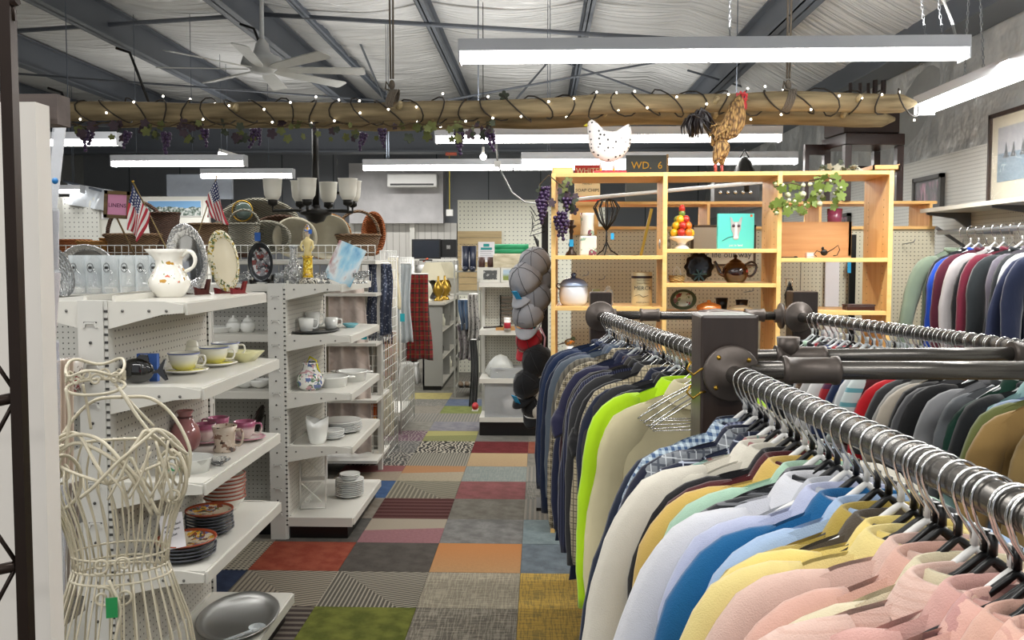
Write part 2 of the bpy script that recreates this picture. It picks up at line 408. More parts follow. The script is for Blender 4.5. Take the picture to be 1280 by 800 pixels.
for (a, b) in [((490, 0), (850, 130)), ((560, 125), (1220, 5)), ((20, 92), (560, 132)), ((640, 130), (700, 60)), ((860, 88), (1000, 130)), ((440, 30), (480, 125)), ((920, 80), (950, 125))]:
    MB().tube([P(*a, 9.0), P(*b, 11.0)], .012, 6).build('brace_rod', beam_m, ceil)
for x, y in [(145, 60), (60, 110), (300, 30)]:
    p = P(x, y, 7.5); MB().tube([p, p+Vector((.12, 0, -.04)), p+Vector((.18, 0, -.2)), p+Vector((.25, .1, -.5))], .012, 6).build('conduit', black_paint, ceil)

# ---- walls
gw = NT('panel_wall'); x, y, z = gw.xyz(); rib = gw.M('LESS_THAN', gw.M('FRACT', gw.M('ADD', gw.M('DIVIDE', x, .9), 30)), .02)
gw.set(gw.mix(rib, gw.mix(gw.noise(1.5), (.21, .225, .25), (.26, .275, .30)), (.06, .07, .08)), .5); gw.bump(rib, .01, .4)
wb = struct(MB().box(-8, 3.2, 15, 15.1, 0, 3.95).build('wall_back', gw.m))
wrm = NT('wall_vinyl'); nz = wrm.noise(2.2, 4); wrm.bump(nz, .15, .8); wrm.set(wrm.mix(nz, (.42, .43, .43), (.58, .59, .585)), .28, Coat_Weight=.3)
wr = struct(MB().grid(90, 20, lambda u, v: (2.82-.03*math.sin(u*70+v*4)*math.sin(PI*v)-.04*math.sin(u*23)*math.sin(PI*v), -1+16*u, 2.2+.95*v)).build('wall_right', wrm.m))
MB().box(2.86, 2.95, -1, 15, 0, 3.3).build('wall_panel', plain('wall_paint', '#9a9c9b', .7), wr)
MB().box(2.78, 2.84, -.99, 10, .0, 2.26).build('pegboard', pegmat('white_peg_y', '#cfcfca', 'Y', .0254, .0035, .1), wr)
MB().box(2.55, 2.80, -1, 13, 2.98, 3.0).build('eave_beam', beam_m, wr); MB().box(2.66, 2.68, -1, 13, 3.0, 3.22).build('eave_beam', beam_m, wr)
struct(MB().box(-8.05, -8, -3, 15, 0, 3.95).build('wall_left', plain('wall_paint', '#9a9c9b', .7)))
# back-wall dressing
quilt = NT('quilted_panel'); nz = quilt.noise(3.5, 6); quilt.bump(nz, .02, .6); quilt.set(quilt.mix(nz, (.38, .375, .38), (.72, .70, .71)), .7)
a, b = P(436, 204, 14.6), P(554, 279, 14.6)
MB().box(a.x, b.x, 14.6, 14.95, b.z, a.z).build('textured_panel', quilt.m, wb)
a, b = P(410, 279, 14.8), P(571, 330, 14.8)
wains = NT('white_paneling'); x, y, z = wains.xyz(); bd = wains.M('LESS_THAN', wains.M('FRACT', wains.M('ADD', wains.M('DIVIDE', x, .11), 60)), .12)
wains.set(wains.mix(bd, (.66, .64, .60), (.42, .40, .37)), .5)
MB().box(a.x, b.x, 14.8, 14.98, 0.8, a.z).build('white_paneling', wains.m, wb)
a, b = P(512, 279, 14.7), P(519, 420, 14.7)
MB().box(a.x, b.x, 14.7, 14.95, b.z, a.z).build('white_post', white_metal, wb)
a, b = P(60, 246, 11.2), P(262, 300, 11.2)
wl = struct(MB().box(a.x-1.5, b.x, 11.2, 11.25, 0, a.z).build('wall_partition', plain('partition_white', '#d7d6ce', .6, 0, .03)))
a, b = P(78, 247, 11.15), P(124, 280, 11.15)
MB().box(a.x, b.x, 11.15, 11.19, b.z-.5, a.z).build('pegboard', pegmat('far_peg', '#d2d2cb', 'X', .06, .009, .25), wl)
a, b = P(208, 218, 11.3), P(290, 247, 11.3)
MB().box(a.x, b.x, 11.3, 11.36, b.z-.02, a.z).build('upper_panel', plain('pale_blue_panel', '#9aa1ac', .6), wl)
# pegboard partition beyond the white shelving in mid aisle
a, b = P(572, 250, 11.6), P(700, 288, 11.6)
pk = struct(MB().box(a.x, b.x+.6, 11.6, 11.64, 0.0, a.z).build('wall_pegboard', pegmat('far_peg2', '#d8d7c8', 'X', .055, .008, .2)))
# ================================================================ LIGHT FIXTURES
def fixture(x0, x1, y, z, label, hang=True, wd=.13, segs=1):
    t = thing('fluorescent_fixture', label, 'light', (x0, y, z)); L = x1-x0
    m = MB(); m.box(0, L, -wd/2, wd/2, .035, .085); m.box(0, L, -wd/2-.005, wd/2+.005, .028, .036)
    m.build('housing', plain('fixture_white', '#c9ccd2', .4, 0, .02), t)
    for k in range(segs):
        a = L*k/segs+.008; b = L*(k+1)/segs-.008
        m = MB(); m.prism([(-.052, .03), (-.05, .005), (-.035, -.012), (0, -.018), (.035, -.012), (.05, .005), (.052, .03)], b-a, Matrix.Translation(((a+b)/2, 0, 0)) @ Matrix.Rotation(PI/2, 4, 'Z'))
        m.build('diffuser', tube_on, t)
    for e in (0, L): MB().box(e-.004, e+.004, -.06, .06, -.02, .085).build('end_cap', plain('fixture_white', '#c9ccd2', .4, 0, .02), t)
    return t
def chain(t, p0, p1, r=.0022):
    p0 = Vector(p0); p1 = Vector(p1); n = int((p1-p0).length/.022); m = MB(); d = (p1-p0)/n; u = d.normalized(); q = u.orthogonal().normalized(); w2 = u.cross(q)
    for i in range(n):
        c = p0+d*(i+.5); s = q if i % 2 else w2
        m.tube([c+u*.013*math.cos(a)+s*.006*math.sin(a) for a in [2*PI*k/6 for k in range(6)]], r, 4, closed=True)
    return m.build('chain', plain('zinc', '#9a9da0', .35, .8), t)
def fx(pxa, pxb, py, Y, label, segs=1):
    a = P(pxa, py, Y); b = P(pxb, py, Y)
    return fixture(a.x, b.x, Y, a.z, label, segs=segs)
f1 = fx(575, 1205, 75, 4.18, 'long bright two-tube light fixture hanging by chains in front of the ceiling beams', 2)
chain(f1, (1.28, 0, .085), (1.27, 0, 1.35)); L1 = P(1205, 75, 4.18).x-P(575, 75, 4.18).x
chain(f1, (L1-.18, 0, .085), (L1-.32, 0, 1.1)); chain(f1, (L1-.10, 0, .085), (L1-.25, 0, 1.1))
MB().tube([(L1-.04, 0, .085), (L1-.06, 0, .16), (L1-.12, 0, .3), (L1-.13, 0, .9)], .006, 6).build('power_cord', plain('grey_cable', '#9b9b98', .4), f1)
f2 = fx(545, 975, 176, 6.13, 'second long light fixture seen behind the log above the bookcase', 2)
for f_ in (f2,):
    for e in (.3, 2.1): MB().tube([(e, 0, .08), (e, 0, 1.32)], .004, 5).build('suspension_wire', steel_grey, f_)
f3 = fx(455, 830, 211, 8.3, 'long light fixture in front of the wall air conditioner', 2)
f4 = fx(652, 995, 204, 7.4, 'light fixture crossing behind the rooster and hen feet', 2)
f5 = fx(142, 307, 206, 8.03, 'short light fixture above the two small flags')
f6 = fx(40, 150, 180, 6.8, 'light fixture at far left below the log')
f7 = fx(253, 367, 221, 9.6, 'light fixture behind the right small flag')
f8 = fx(70, 103, 240, 11.0, 'tiny far light fixture beside the white pegboard partition')
f9 = thing('fluorescent_fixture', 'light fixture running along the right wall above the framed ship picture', 'light', (2.24, 2.75, 2.40), PI/2)
m = MB(); m.box(0, 2.42, -.065, .065, .035, .085); m.build('housing', plain('fixture_white', '#c9ccd2', .4, 0, .02), f9)
m = MB(); m.prism([(-.052, .03), (-.05, .005), (-.035, -.012), (0, -.018), (.035, -.012), (.05, .005), (.052, .03)], 2.40, Matrix.Translation((1.21, 0, 0)) @ Matrix.Rotation(PI/2, 4, 'Z')); m.build('diffuser', tube_on, f9)
for e in (0, 2.42): MB().box(e-.004, e+.004, -.06, .06, -.02, .085).build('end_cap', plain('fixture_white', '#c9ccd2', .4, 0, .02), f9)
chain(f9, (1.95, 0, .085), (1.9, 0, 1.0)); chain(f9, (1.75, 0, .085), (1.88, 0, 1.0))
for f_ in (f3, f4, f5, f7, f8):
    for e in (.22, .75 if f_ in (f5, f7) else .24): MB().tube([(e, 0, .08), (e, 0, 3.80-f_.location.z)], .003, 5).build('suspension_wire', steel_grey, f_)
MB().tube([(.3, 0, .08), (.3, 0, 1.3)], .004, 5).build('suspension_wire', steel_grey, f6)
s = thing('small_spot_light', 'small bare far light between fan and flags', 'light', P(284, 194, 10.5)); MB().box(-.1, .14, -.03, .03, -.03, .01, Matrix.Rotation(.3, 4, 'Y')).build('lamp', tube_on, s); MB().box(-.1, .14, -.05, .05, .012, .05, Matrix.Rotation(.3, 4, 'Y')).build('housing', white_plastic, s); MB().tube([(0, 0, .04), (0, 0, 1.3)], .004, 5).build('cord', steel_grey, s)
s = thing('bare_bulb', 'small round bulb glowing left of the purple grape cluster', 'light', P(604, 196, 8)); MB().ball((0, 0, 0), .03).build('bulb', tube_on, s); MB().tube([(0, 0, .025), (0, 0, .09)], .012).build('socket', white_plastic, s); MB().tube([(0, 0, .09), (0, 0, 1.5)], .004, 5).build('cord', black_paint, s)

# ================================================================ LOGS WITH STRING LIGHTS
logm = wood('weathered_log', '#6b5d44', '#a08f6e', 'X', .9, 12, 9)
def log(pa, pb, Y, r, label):
    a = P(*pa, Y); b = P(*pb, Y); d = b-a; L = d.length; n = 60
    t = thing('log_pole', label, 'log', a, group=None)
    pts = []; rs = []
    for i in range(n+1):
        k = i/n; pts.append(d*k+Vector((0, .01*math.sin(k*7), .012*math.sin(k*9+1)+.005*math.sin(k*31)))); rs.append(r*(1+.05*math.sin(k*23)+.03*math.sin(k*61)) * (1 if k < .985 else .85-.6*(k-.985)/.015))
    MB().tube(pts, rs, 14).build('trunk', logm, t)
    for k in (.22, .41, .63, .77, .93):
        MB().tube([d*k+Vector((0, -r*.8, 0)), d*k+Vector((.015, -r*1.25, .03))], [.02, .012], 7).build('knot', wood('cut_branch', '#8b7a57', '#c3b28a', 'Y'), t)
    return t, a, d, L
lg, la, ld, LL = log((66, 143), (1146, 127), 5.0, .054, 'front weathered log pole hung across the aisle, wrapped in string lights')
lg2, la2, ld2, LL2 = log((150, 152), (1119, 147), 5.35, .050, 'second log pole lashed behind and slightly below the front log')
for i, (px, top) in enumerate([(490, -40), (985, -40)]):
    c = P(px, 125, 5.0); t = thing('hanging_rope', ('knotted rope carrying the logs left of the long light' if i == 0 else 'knotted rope carrying the logs above the rooster'), 'rope', c)
    rp = plain('rope', '#6e655a', .95, 0, .2, 60)
    m = MB()
    for s_ in (-.014, .014): m.tube([(s_, 0, 1.5), (s_*.8, 0, .8), (s_*.5, 0, .12)], .006, 6)
    m.build('hanging_strand', rp, t)
    m = MB()
    for k in range(5):
        m.tube([( -.02+.01*k+.02*math.sin(q), .062*math.cos(q)+.0, .062*math.sin(q)-.005) for q in [2*PI*j/14 for j in range(14)]], .005, 6, closed=True)
    m.ball((0, 0, .085), (.018, .016, .03)); m.build('lashing', rp, t)
    m = MB().tube([(-.01, 0, .07), (-.03, -.02, .1), (-.035, -.02, .06), (-.01, -.03, .05)], .005, 6); m.build('rope_end', rp, t)
sl = thing('string_lights', 'dark cord of tiny warm fairy lights spiralled around the logs', 'string lights', la)
m = MB(); pts = []
turn = 34
for i in range(turn*12+1):
    k = i/(turn*12); a = 2*PI*k*turn; rr = .066+(.012 if int(k*turn) % 3 == 0 else 0)
    pts.append(ld*k+Vector((0.05*math.sin(a*1.0+k*40), math.cos(a)*rr, math.sin(a)*rr+.012*math.sin(k*9+1))))
m.tube(pts, .0045, 5).build('cord', plain('brown_cord', '#2a231c', .7), sl)
bulb = emis('fairy_bulb', (1, .93, .78), 9)
bm_ = MB().ball((0, 0, 0), .0065, 6, 5).mesh('bulb', bulb)
for i in range(74):
    k = (i+.5)/74; j = int(k*turn*12)
    o = bpy.data.objects.new('bulb', bm_); COL.objects.link(o); o.parent = sl
    o.location = pts[j]+Vector((0, -.008, random.choice([-.02, .02, 0])))
# grape garland: leaves and grape clusters
gar = thing('grape_garland', 'artificial grape vine garland hanging below the left half of the log', 'garland', P(300, 158, 4.98))
grape_m = plain('purple_grape', '#3a2648', .35, 0, .4, 30); leaf_m = plain('dark_leaf', '#333a2a', .7, 0, .5, 14); leaf_y = plain('olive_leaf', '#5f6433', .7, 0, .4, 14); leaf_p = plain('plum_leaf', '#3a2a33', .7, 0, .4, 14)
def leaf_shape(sz):
    o = []
    for k in range(20):
        a = 2*PI*k/20; r = sz*(.62+.38*abs(math.cos(2.5*a)))
        o.append((r*math.sin(a), r*math.cos(a)))
    return o
leafmeshes = [MB().prism(leaf_shape(.03), .003).mesh('leaf', mm) for mm in (leaf_m, leaf_y, leaf_p)]
gmesh = MB()
for r in range(6):
    for k in range(max(1, 5-r)):
        a = 2*PI*k/max(1, 5-r)+r; q = .018*(1-r/7); gmesh.ball((q*math.cos(a), q*math.sin(a), -.018*r), .0105, 7, 5)
gmesh = gmesh.mesh('grape_cluster', grape_m)
def put(mesh, par, loc, rot, scl=1):
    o = bpy.data.objects.new(mesh.name.split('.')[0], mesh); COL.objects.link(o); o.parent = par; o.location = loc; o.rotation_euler = rot; o.scale = (scl,)*3; return o
g0 = P(300, 158, 4.98)
for px in (112, 160, 208, 256, 318, 322, 455, 478, 574, 612):
    put(gmesh, gar, P(px, 165+random.uniform(-3, 3), 4.96)-g0, (random.uniform(-.2, .2), random.uniform(-.3, .3), random.uniform(0, 6)), random.uniform(.9, 1.25))
for i in range(95):
    px = random.choice([112, 150, 190, 236, 250, 290, 305, 345, 362, 380, 392, 425, 432, 460, 490, 520, 530, 572, 580, 600, 604])+random.uniform(-13, 13)
    put(random.choice(leafmeshes), gar, P(px, random.uniform(153, 174), random.uniform(4.88, 5.05))-g0, (random.uniform(-.6, .6), random.uniform(0, 6.28), random.uniform(-.8, .8)), random.uniform(.5, 1.25))
put(leafmeshes[0], gar, P(630, 120, 4.98)-g0, (0, 0, 0), 1.1)
m = MB(); m.tube([P(px, 156+3*math.sin(px*.13), 4.93)-g0 for px in range(80, 625, 12)], .004, 5); m.build('vine', plain('vine', '#4a3c28', .9), gar)

# ================================================================ CEILING FAN
fp = P(328, 86, 7.0); fan = thing('ceiling_fan', 'white eight-blade ceiling fan on a long rod', 'fan', fp)
fm = plain('fan_white', '#b9bcbc', .4)
MB().tube([(0, 0, .18), (0, 0, .85)], .018, 10).build('rod', fm, fan)
MB().lathe([(.0, -.035), (.09, -.03), (.10, 0), (.17, .03), (.15, .09), (.07, .12), (.05, .2), (.02, .24)], 24).build('motor', fm, fan)
bl = MB().prism([(.12, -.03), (.25, -.05), (.80, -.065), (.82, -.05), (.82, .05), (.80, .065), (.25, .05), (.12, .03)], .008, Matrix.Rotation(-PI/2-.22, 4, 'X')).mesh('blade', plain('fan_blade', '#c2c4c2', .45))
for k in range(8): put(bl, fan, (0, 0, -.005), (0, 0, 2*PI*k/8+.12))
# ================================================================ CHANDELIER
cp = P(395, 270, 5.6); ch = thing('chandelier', 'black metal chandelier with upward frosted white glass shades', 'chandelier', cp)
MB().tube([(0, 0, 0), (0, 0, .56)], .022, 12).build('pole', black_iron, ch)
MB().lathe([(0, -.05), (.05, -.035), (.07, 0), (.10, .01), (.10, .03), (.03, .05), (.03, .07)], 20).build('hub', black_iron, ch)
for a, rr in [(3.45, .27), (2.5, .16), (4.4, .10), (-.25, .23), (.45, .24), (1.4, .2)]:
    dx, dy = math.cos(a)*rr, math.sin(a)*rr
    MB().tube([(0, 0, .03), (dx*.5, dy*.5, .035), (dx, dy, .03), (dx, dy, .08)], .010, 8).build('arm', black_iron, ch)
    s = MB().lathe([(.012, .06), (.03, .07), (.034, .10), (.018, .11)], 16, (dx, dy, 0)).build('socket', black_iron, ch)
    MB().lathe([(.0, .10), (.035, .10), (.052, .13), (.056, .17), (.060, .23), (.064, .235), (.058, .235), (.052, .17), (.045, .13), (0, .115)], 20, (dx, dy, 0)).build('glass_shade', plain('frosted_glass', '#dedcd2', .35, 0, .02), ch)
MB().lathe([(0, -.006), (.06, -.006), (.062, .006), (0, .008)], 20, (.07, .3, .17)).build('canopy_disc', black_iron, ch)
MB().tube([(.07, .3, .17), (.07, .3, .4)], .003, 5).build('canopy_cord', black_iron, ch)

# ================================================================ PIPE CLOTHES RACKS
ZR = 1.28; PR = .022
postm = wood('dark_post', '#2c2320', '#3d322c', 'Z', .3, 9, 10)
def flange(m, c, axis, r=.058):
    a = Vector(axis).normalized(); q = a.to_track_quat('Z', 'Y').to_matrix().to_4x4()
    m.lathe([(0, -.006), (r, -.006), (r, .004), (r*.93, .008), (.034, .010), (.030, .03), (0, .03)], 28, c, M=q)
def boltset(par, c, axis, r=.044):
    a = Vector(axis).normalized(); q = a.to_track_quat('Z', 'Y').to_matrix()
    for k in range(4):
        p = Vector(c)+q @ Vector((r*math.cos(k*PI/2+.7), r*math.sin(k*PI/2+.7), .008)); MB().ball(p, (.006, .006, .006), 8, 5).build('flange_screw', brass, par)
def A_pt(Y): return Vector((.448+(.514-.448)*(2.0-Y)/1.083, Y, ZR))
def B_pt(Y): return Vector((.277+.176*(3.99-Y)/1.455, Y, ZR))
def C_pt(Y): return Vector((1.19+.255*(3.89-Y)/1.31, Y, ZR))
rackA = thing('pipe_clothes_rack', 'near steel pipe clothes rack with dark square post', 'clothes rack', (.46, 2.1, 0))
rackB = thing('pipe_clothes_rack', 'far steel pipe clothes rack in front of the bookcase', 'clothes rack', (.3, 3.95, 0))
def rel(root, p): return Vector(p)-root.location
def post(root, x, y, w_, zt):
    MB().box(x-w_/2, x+w_/2, y-w_/2, y+w_/2, 0, zt).build('post', postm, root, -root.location, bev=.006)
pw = .134
px_ = XP(905, 2.09)
post(rackA, px_, 2.10, pw, 1.415)
def pipe(root, a, b, name='rail', r=PR, mt=dark_steel):
    MB().tube([rel(root, a), rel(root, b)], r, 20).build(name, mt, root)
def coupling(root, c, axis, L=.10, r=.031, name='coupling'):
    c = rel(root, c); a = Vector(axis).normalized(); m = MB()
    m.tube([c-a*L/2, c-a*(L/2-.012), c-a*(L/2-.014), c+a*(L/2-.014), c+a*(L/2-.012), c+a*L/2], [r*1.1, r*1.1, r, r, r*1.1, r*1.1], 20); return m.build(name, cast_iron, root)
pipe(rackA, A_pt(2.03), A_pt(.2)); axA = A_pt(1)-A_pt(2)
m = MB(); flange(m, rel(rackA, A_pt(2.02)), axA, .066); m.build('flange', cast_iron, rackA); boltset(rackA, rel(rackA, A_pt(2.02)), axA, .05)
# cross pipes of the near rack
c1 = P(936, 463, 2.03); c2 = P(1330, 463, 2.03)
pipe(rackA, c1, c2, 'cross_pipe', .022); coupling(rackA, P(1012, 463, 2.03), (1, 0, 0), .13)
c3 = P(936, 446, 2.28); c4 = P(1330, 442, 2.28)
pipe(rackB, c3, c4, 'cross_pipe', .019); coupling(rackB, P(1000, 446, 2.28), (1, 0, 0), .13, .027, 'tee_fitting')
tp = P(985, 445, 2.28); MB().tube([rel(rackB, tp), rel(rackB, tp+Vector((0, 0, .05)))], [.026, .03], 16).build('tee_outlet', cast_iron, rackB)
coupling(rackB, P(1276, 441, 2.28), (1, 0, 0), .05, .027)
# far rack
post(rackB, XP(750, 4.06), 4.05, .10, 1.39); post(rackB, XP(1001, 4.05), 4.04, .115, 1.395)
pipe(rackB, B_pt(3.98), B_pt(2.20)); pipe(rackB, C_pt(3.96), C_pt(.9))
m = MB(); flange(m, rel(rackB, B_pt(3.98)), B_pt(2)-B_pt(3), .07); m.build('flange', cast_iron, rackB); m = MB(); flange(m, rel(rackB, C_pt(3.96)), C_pt(2)-C_pt(3), .07); m.build('flange', cast_iron, rackB)
e1 = Vector((B_pt(4.0).x+.05, 4.04, ZR)); e2 = Vector((C_pt(4.0).x-.05, 4.04, ZR)); pipe(rackB, e1, e2, 'end_pipe', .02)
m = MB(); flange(m, rel(rackB, e1), (1, 0, 0), .06); m.build('flange', cast_iron, rackB); m = MB(); flange(m, rel(rackB, e2), (-1, 0, 0), .06); m.build('flange', cast_iron, rackB)
for px in (812, 943): coupling(rackB, P(px, 394, 4.04), (1, 0, 0), .09, .028)
c = P(893, 396, 4.0); m = MB(); m.tube([rel(rackB, c+Vector((-.07, 0, 0))), rel(rackB, c+Vector((.0, -.02, .01))), rel(rackB, c+Vector((.12, -.03, 0)))], .03, 14); m.build('elbow_fitting', cast_iron, rackB)
m = MB()
for dz in (0, -.055):
    q = Vector((px_-pw/2+.01, 2.03, 1.29+dz))-rackA.location; m.tube([q, q+Vector((-.012, -.01, 0)), q+Vector((-.03, -.01, -.014)), q+Vector((-.045, -.01, 0)), q+Vector((-.035, -.01, .018))], .003, 6)
m.build('cup_hook', brass, rackA)

# ================================================================ GARMENTS AND HANGERS
def body_mesh(W=.215, L=.70, th=.020, amp=.012, seed=0, flare=1.06, nu=40, nv=20, neck=.045, slope=.30):
    R = random.Random(seed); ph = [R.uniform(0, 6.3) for _ in range(8)]; k1 = R.uniform(14, 20); k2 = R.uniform(28, 38)
    sk = R.uniform(-.03, .03)
    def top(x):
        ax = abs(x); return -slope*(math.sqrt((ax)**2+.05**2)-.05)-(max(0, ax-.12)**2)*3.2-.012*max(0, 1-(ax/.05)**2)+.004*math.sin(23*x+ph[5])
    def fn(u, v):
        a = 2*PI*u; c = math.cos(a); s = math.sin(a)
        vv = v; wd = W*(1+(flare-1)*(1-vv)+(-.07*math.sin(PI*min(1, vv*1.1))))
        x = wd*math.copysign(abs(c)**.75, c)
        xt = W*math.copysign(abs(c)**.75, c)
        z = -L+(top(xt)+L)*vv; z += .012*math.sin(5*x+ph[0])*(1-vv)
        t = th*(.45+.75*math.sin(PI*min(1, .15+.8*(1-vv)))) if vv < 1 else th*.35
        y = t*math.copysign(abs(s)**.8, s)
        fo = amp*(1-vv)**.8*(math.sin(k1*x+ph[1]+2*z)+.5*math.sin(k2*x+ph[2]-3*z))+amp*.3*math.sin(9*z+ph[3]+6*x)
        return Vector((x+sk*(1-vv), y+fo, z))
    m = MB().grid(nu, nv, fn, closed=True)
    return m
def sleeve_mesh(sd, W=.215, L=.52, r0=.060, r1=.036, seed=0, n=12, sw=0.0, slope=.3):
    R = random.Random(seed*3+sd); e = R.uniform(.0, .035); fwd = R.uniform(-.02, .03); m = MB(); N = 20; pts = []; rs = []
    for i in range(N):
        t = i/(N-1)
        L_ = L; a0 = (W-.10, -.062-.10*(slope-.3)); b0 = (W+.015, -.085-.20*(slope-.3)); c0 = (W+.030+sw*.6, -.22-.2*(slope-.3)); q = min(1, t/.35)
        if t < .35: x = (1-q)**2*a0[0]+2*q*(1-q)*b0[0]+q*q*c0[0]; z = (1-q)**2*a0[1]+2*q*(1-q)*b0[1]+q*q*c0[1]
        else: q2 = (t-.35)/.65; x = c0[0]+(sw*.9+e)*math.sin(q2*PI*.75)+.012*q2; z = c0[1]-(L_-.14)*q2
        y = fwd*math.sin(t*PI)+.006*math.sin(9*t+seed)
        pts.append((sd*x, y, z)); rs.append((r0+(r1-r0)*t)*(.55+.45*min(1, t*7))*(1+.03*math.sin(t*22+seed)+.025*math.sin(t*41+seed*2)))
    return m.tube(pts, rs, n, sq=.46, up=(0, 1, 0), cap=True)
def collar_mesh(shirt=True, r=.062):
    if shirt:
        def fn(u, v):
            a = PI*(.5+.06)+2*PI*(.94)*u-PI*.0; a = -PI/2+.16+(2*PI-.32)*u
            k = [(0.90, -.012), (.94, .008), (1.0, .019), (1.18, .010), (1.50, -.024)]; i = v*4; q = int(min(3, i)); f = i-q
            rr = (k[q][0]*(1-f)+k[q+1][0]*f)*r; z = k[q][1]*(1-f)+k[q+1][1]*f
            fr = max(0, -math.sin(a))
            if v > .55: z -= .034*fr*(v-.55)*2; rr += .014*fr*(v-.55)*2
            return (rr*math.cos(a), rr*math.sin(a)*.50, z-.010*fr)
        return MB().grid(24, 6, fn)
    return MB().tube([(r*math.cos(a), r*.42*math.sin(a), -.004-.012*max(0, -math.sin(a))) for a in [2*PI*k/20 for k in range(20)]], .007, 6, closed=True, sq=1.6)
used = {}
def uniq(lab):
    assert lab not in used, lab
    used[lab] = 1; return lab
def garment(name, label, cat, loc, rz, mt, L=.72, W=.215, sleeve='long', collar='shirt', seed=0, group=None, trim=None, th=.018, placket=False, sw=0, amp=.012, hi=False):
    t = thing(name, uniq(label), cat, loc, rz, group); Q = random.Random(seed*7+1); slp = Q.uniform(.24, .42); W *= Q.uniform(.93, 1.07)
    body_mesh(W, L, th, amp, seed, nu=64 if hi else 40, nv=30 if hi else 18, slope=slp).build('body', mt, t)
    for sd in (-1, 1):
        if sleeve == 'long': s = sleeve_mesh(sd, W, .54+.02*(seed % 4), .062, .036, seed, 14 if hi else 10, sw, slope=slp).build('sleeve', mt, t)
        elif sleeve == 'short': sleeve_mesh(sd, W, .19, .066, .062, seed, 14 if hi else 10, sw, slope=slp).build('sleeve', mt, t)
    collar_mesh(collar == 'shirt').build('collar', trim or mt, t)
    if placket:
        MB().box(-.014, .014, -th*1.15-.006, -th*1.15, -L*.93, -.03).build('placket', mt, t)
        m = MB()
        for k in range(6): m.lathe([(0, 0), (.005, 0), (.005, .002), (0, .002)], 10, (0, -th*1.15-.0075, -.07-.09*k), M=Matrix.Rotation(PI/2, 4, 'X'))
        m.build('buttons', plain('button', '#e8e4da', .3), t)
    return t
HANG = {}
def hanger(kind, label, p, rz, drop=.085, group=None):
    k = (kind, drop)
    if k not in HANG:
        t = thing('clothes_hanger', label, 'hanger', p, rz, group)
        hm = {'black': black_plastic, 'white': white_plastic, 'wire': chrome, 'clear': plain('clear_plastic', '#c9ced0', .12, 0, .02, coat=.5)}[kind]
        pts = []; R = PR+.004
        for i in range(13): a = -.45+(PI+.75)*i/12; pts.append((R*math.cos(a)*1.05, 0, R*math.sin(a)))
        pts += [(-R*.75, 0, -R*1.05), (-.004, 0, -drop+.034), (0, 0, -drop+.012)]
        pts = [(x, 0, z) for x, _, z in pts]
        MB().tube(pts, .0021 if kind != 'wire' else .0018, 6).build('hook', chrome, t)
        r = .0048 if kind != 'wire' else .0018
        arm = [(-.188, 0, -drop-.100), (-.175, 0, -drop-.090), (-.1, 0, -drop-.044), (-.03, 0, -drop-.008), (-.01, 0, -drop+.008), (0, 0, -drop+.016), (.01, 0, -drop+.008), (.03, 0, -drop-.008), (.1, 0, -drop-.044), (.175, 0, -drop-.090), (.188, 0, -drop-.100)]
        m = MB(); m.tube(arm, r, 6, sq=1.2); m.tube([(0, 0, -drop+.02), (0, 0, -drop+.045)], r*1.1, 6); m.build('shoulder_bar', hm, t)
        MB().tube([(-.182, 0, -drop-.105), (.182, 0, -drop-.105)], r*.9, 6).build('trouser_bar', hm, t)
        HANG[k] = t; return t
    return dup(HANG[k], p, rz, label, group)
def rack_row(fn, y0, y1, items, where, ang, group, hgroup, hk, seed0, hi=False, lj=0, prefix=''):
    n = len(items)
    for i, it in enumerate(items):
        desc, mt, kw = it; Y = y0+(y1-y0)*(i+.5)/n; p = fn(Y); kw = dict(kw); rz = ang+random.uniform(-.11, .11)+kw.pop('tw', 0)
        nm = kw.pop('name', 'shirt'); cat = kw.pop('cat', 'shirt'); hkind = kw.pop('hk', hk[i % len(hk)]); kw.setdefault('hi', hi)
        d = .085+kw.pop('dd', 0)
        garment(nm, f'{desc} {where}', cat, (p.x+random.uniform(-.012, .006)+kw.pop('dx', 0), p.y, ZR-d-.014), rz, mt, seed=seed0+i, group=group, **kw)
        hanger(hkind, f'{ {"black":"black plastic","white":"white plastic","wire":"thin wire","clear":"clear plastic"}[hkind]} hanger holding the {desc}', (p.x, p.y, ZR), rz+.0, .085, hgroup)
def S(**k): return k
SW = S(name='sweater', cat='sweater', collar='knit'); TEE = S(name='t_shirt', cat='t-shirt', collar='knit', sleeve='short')
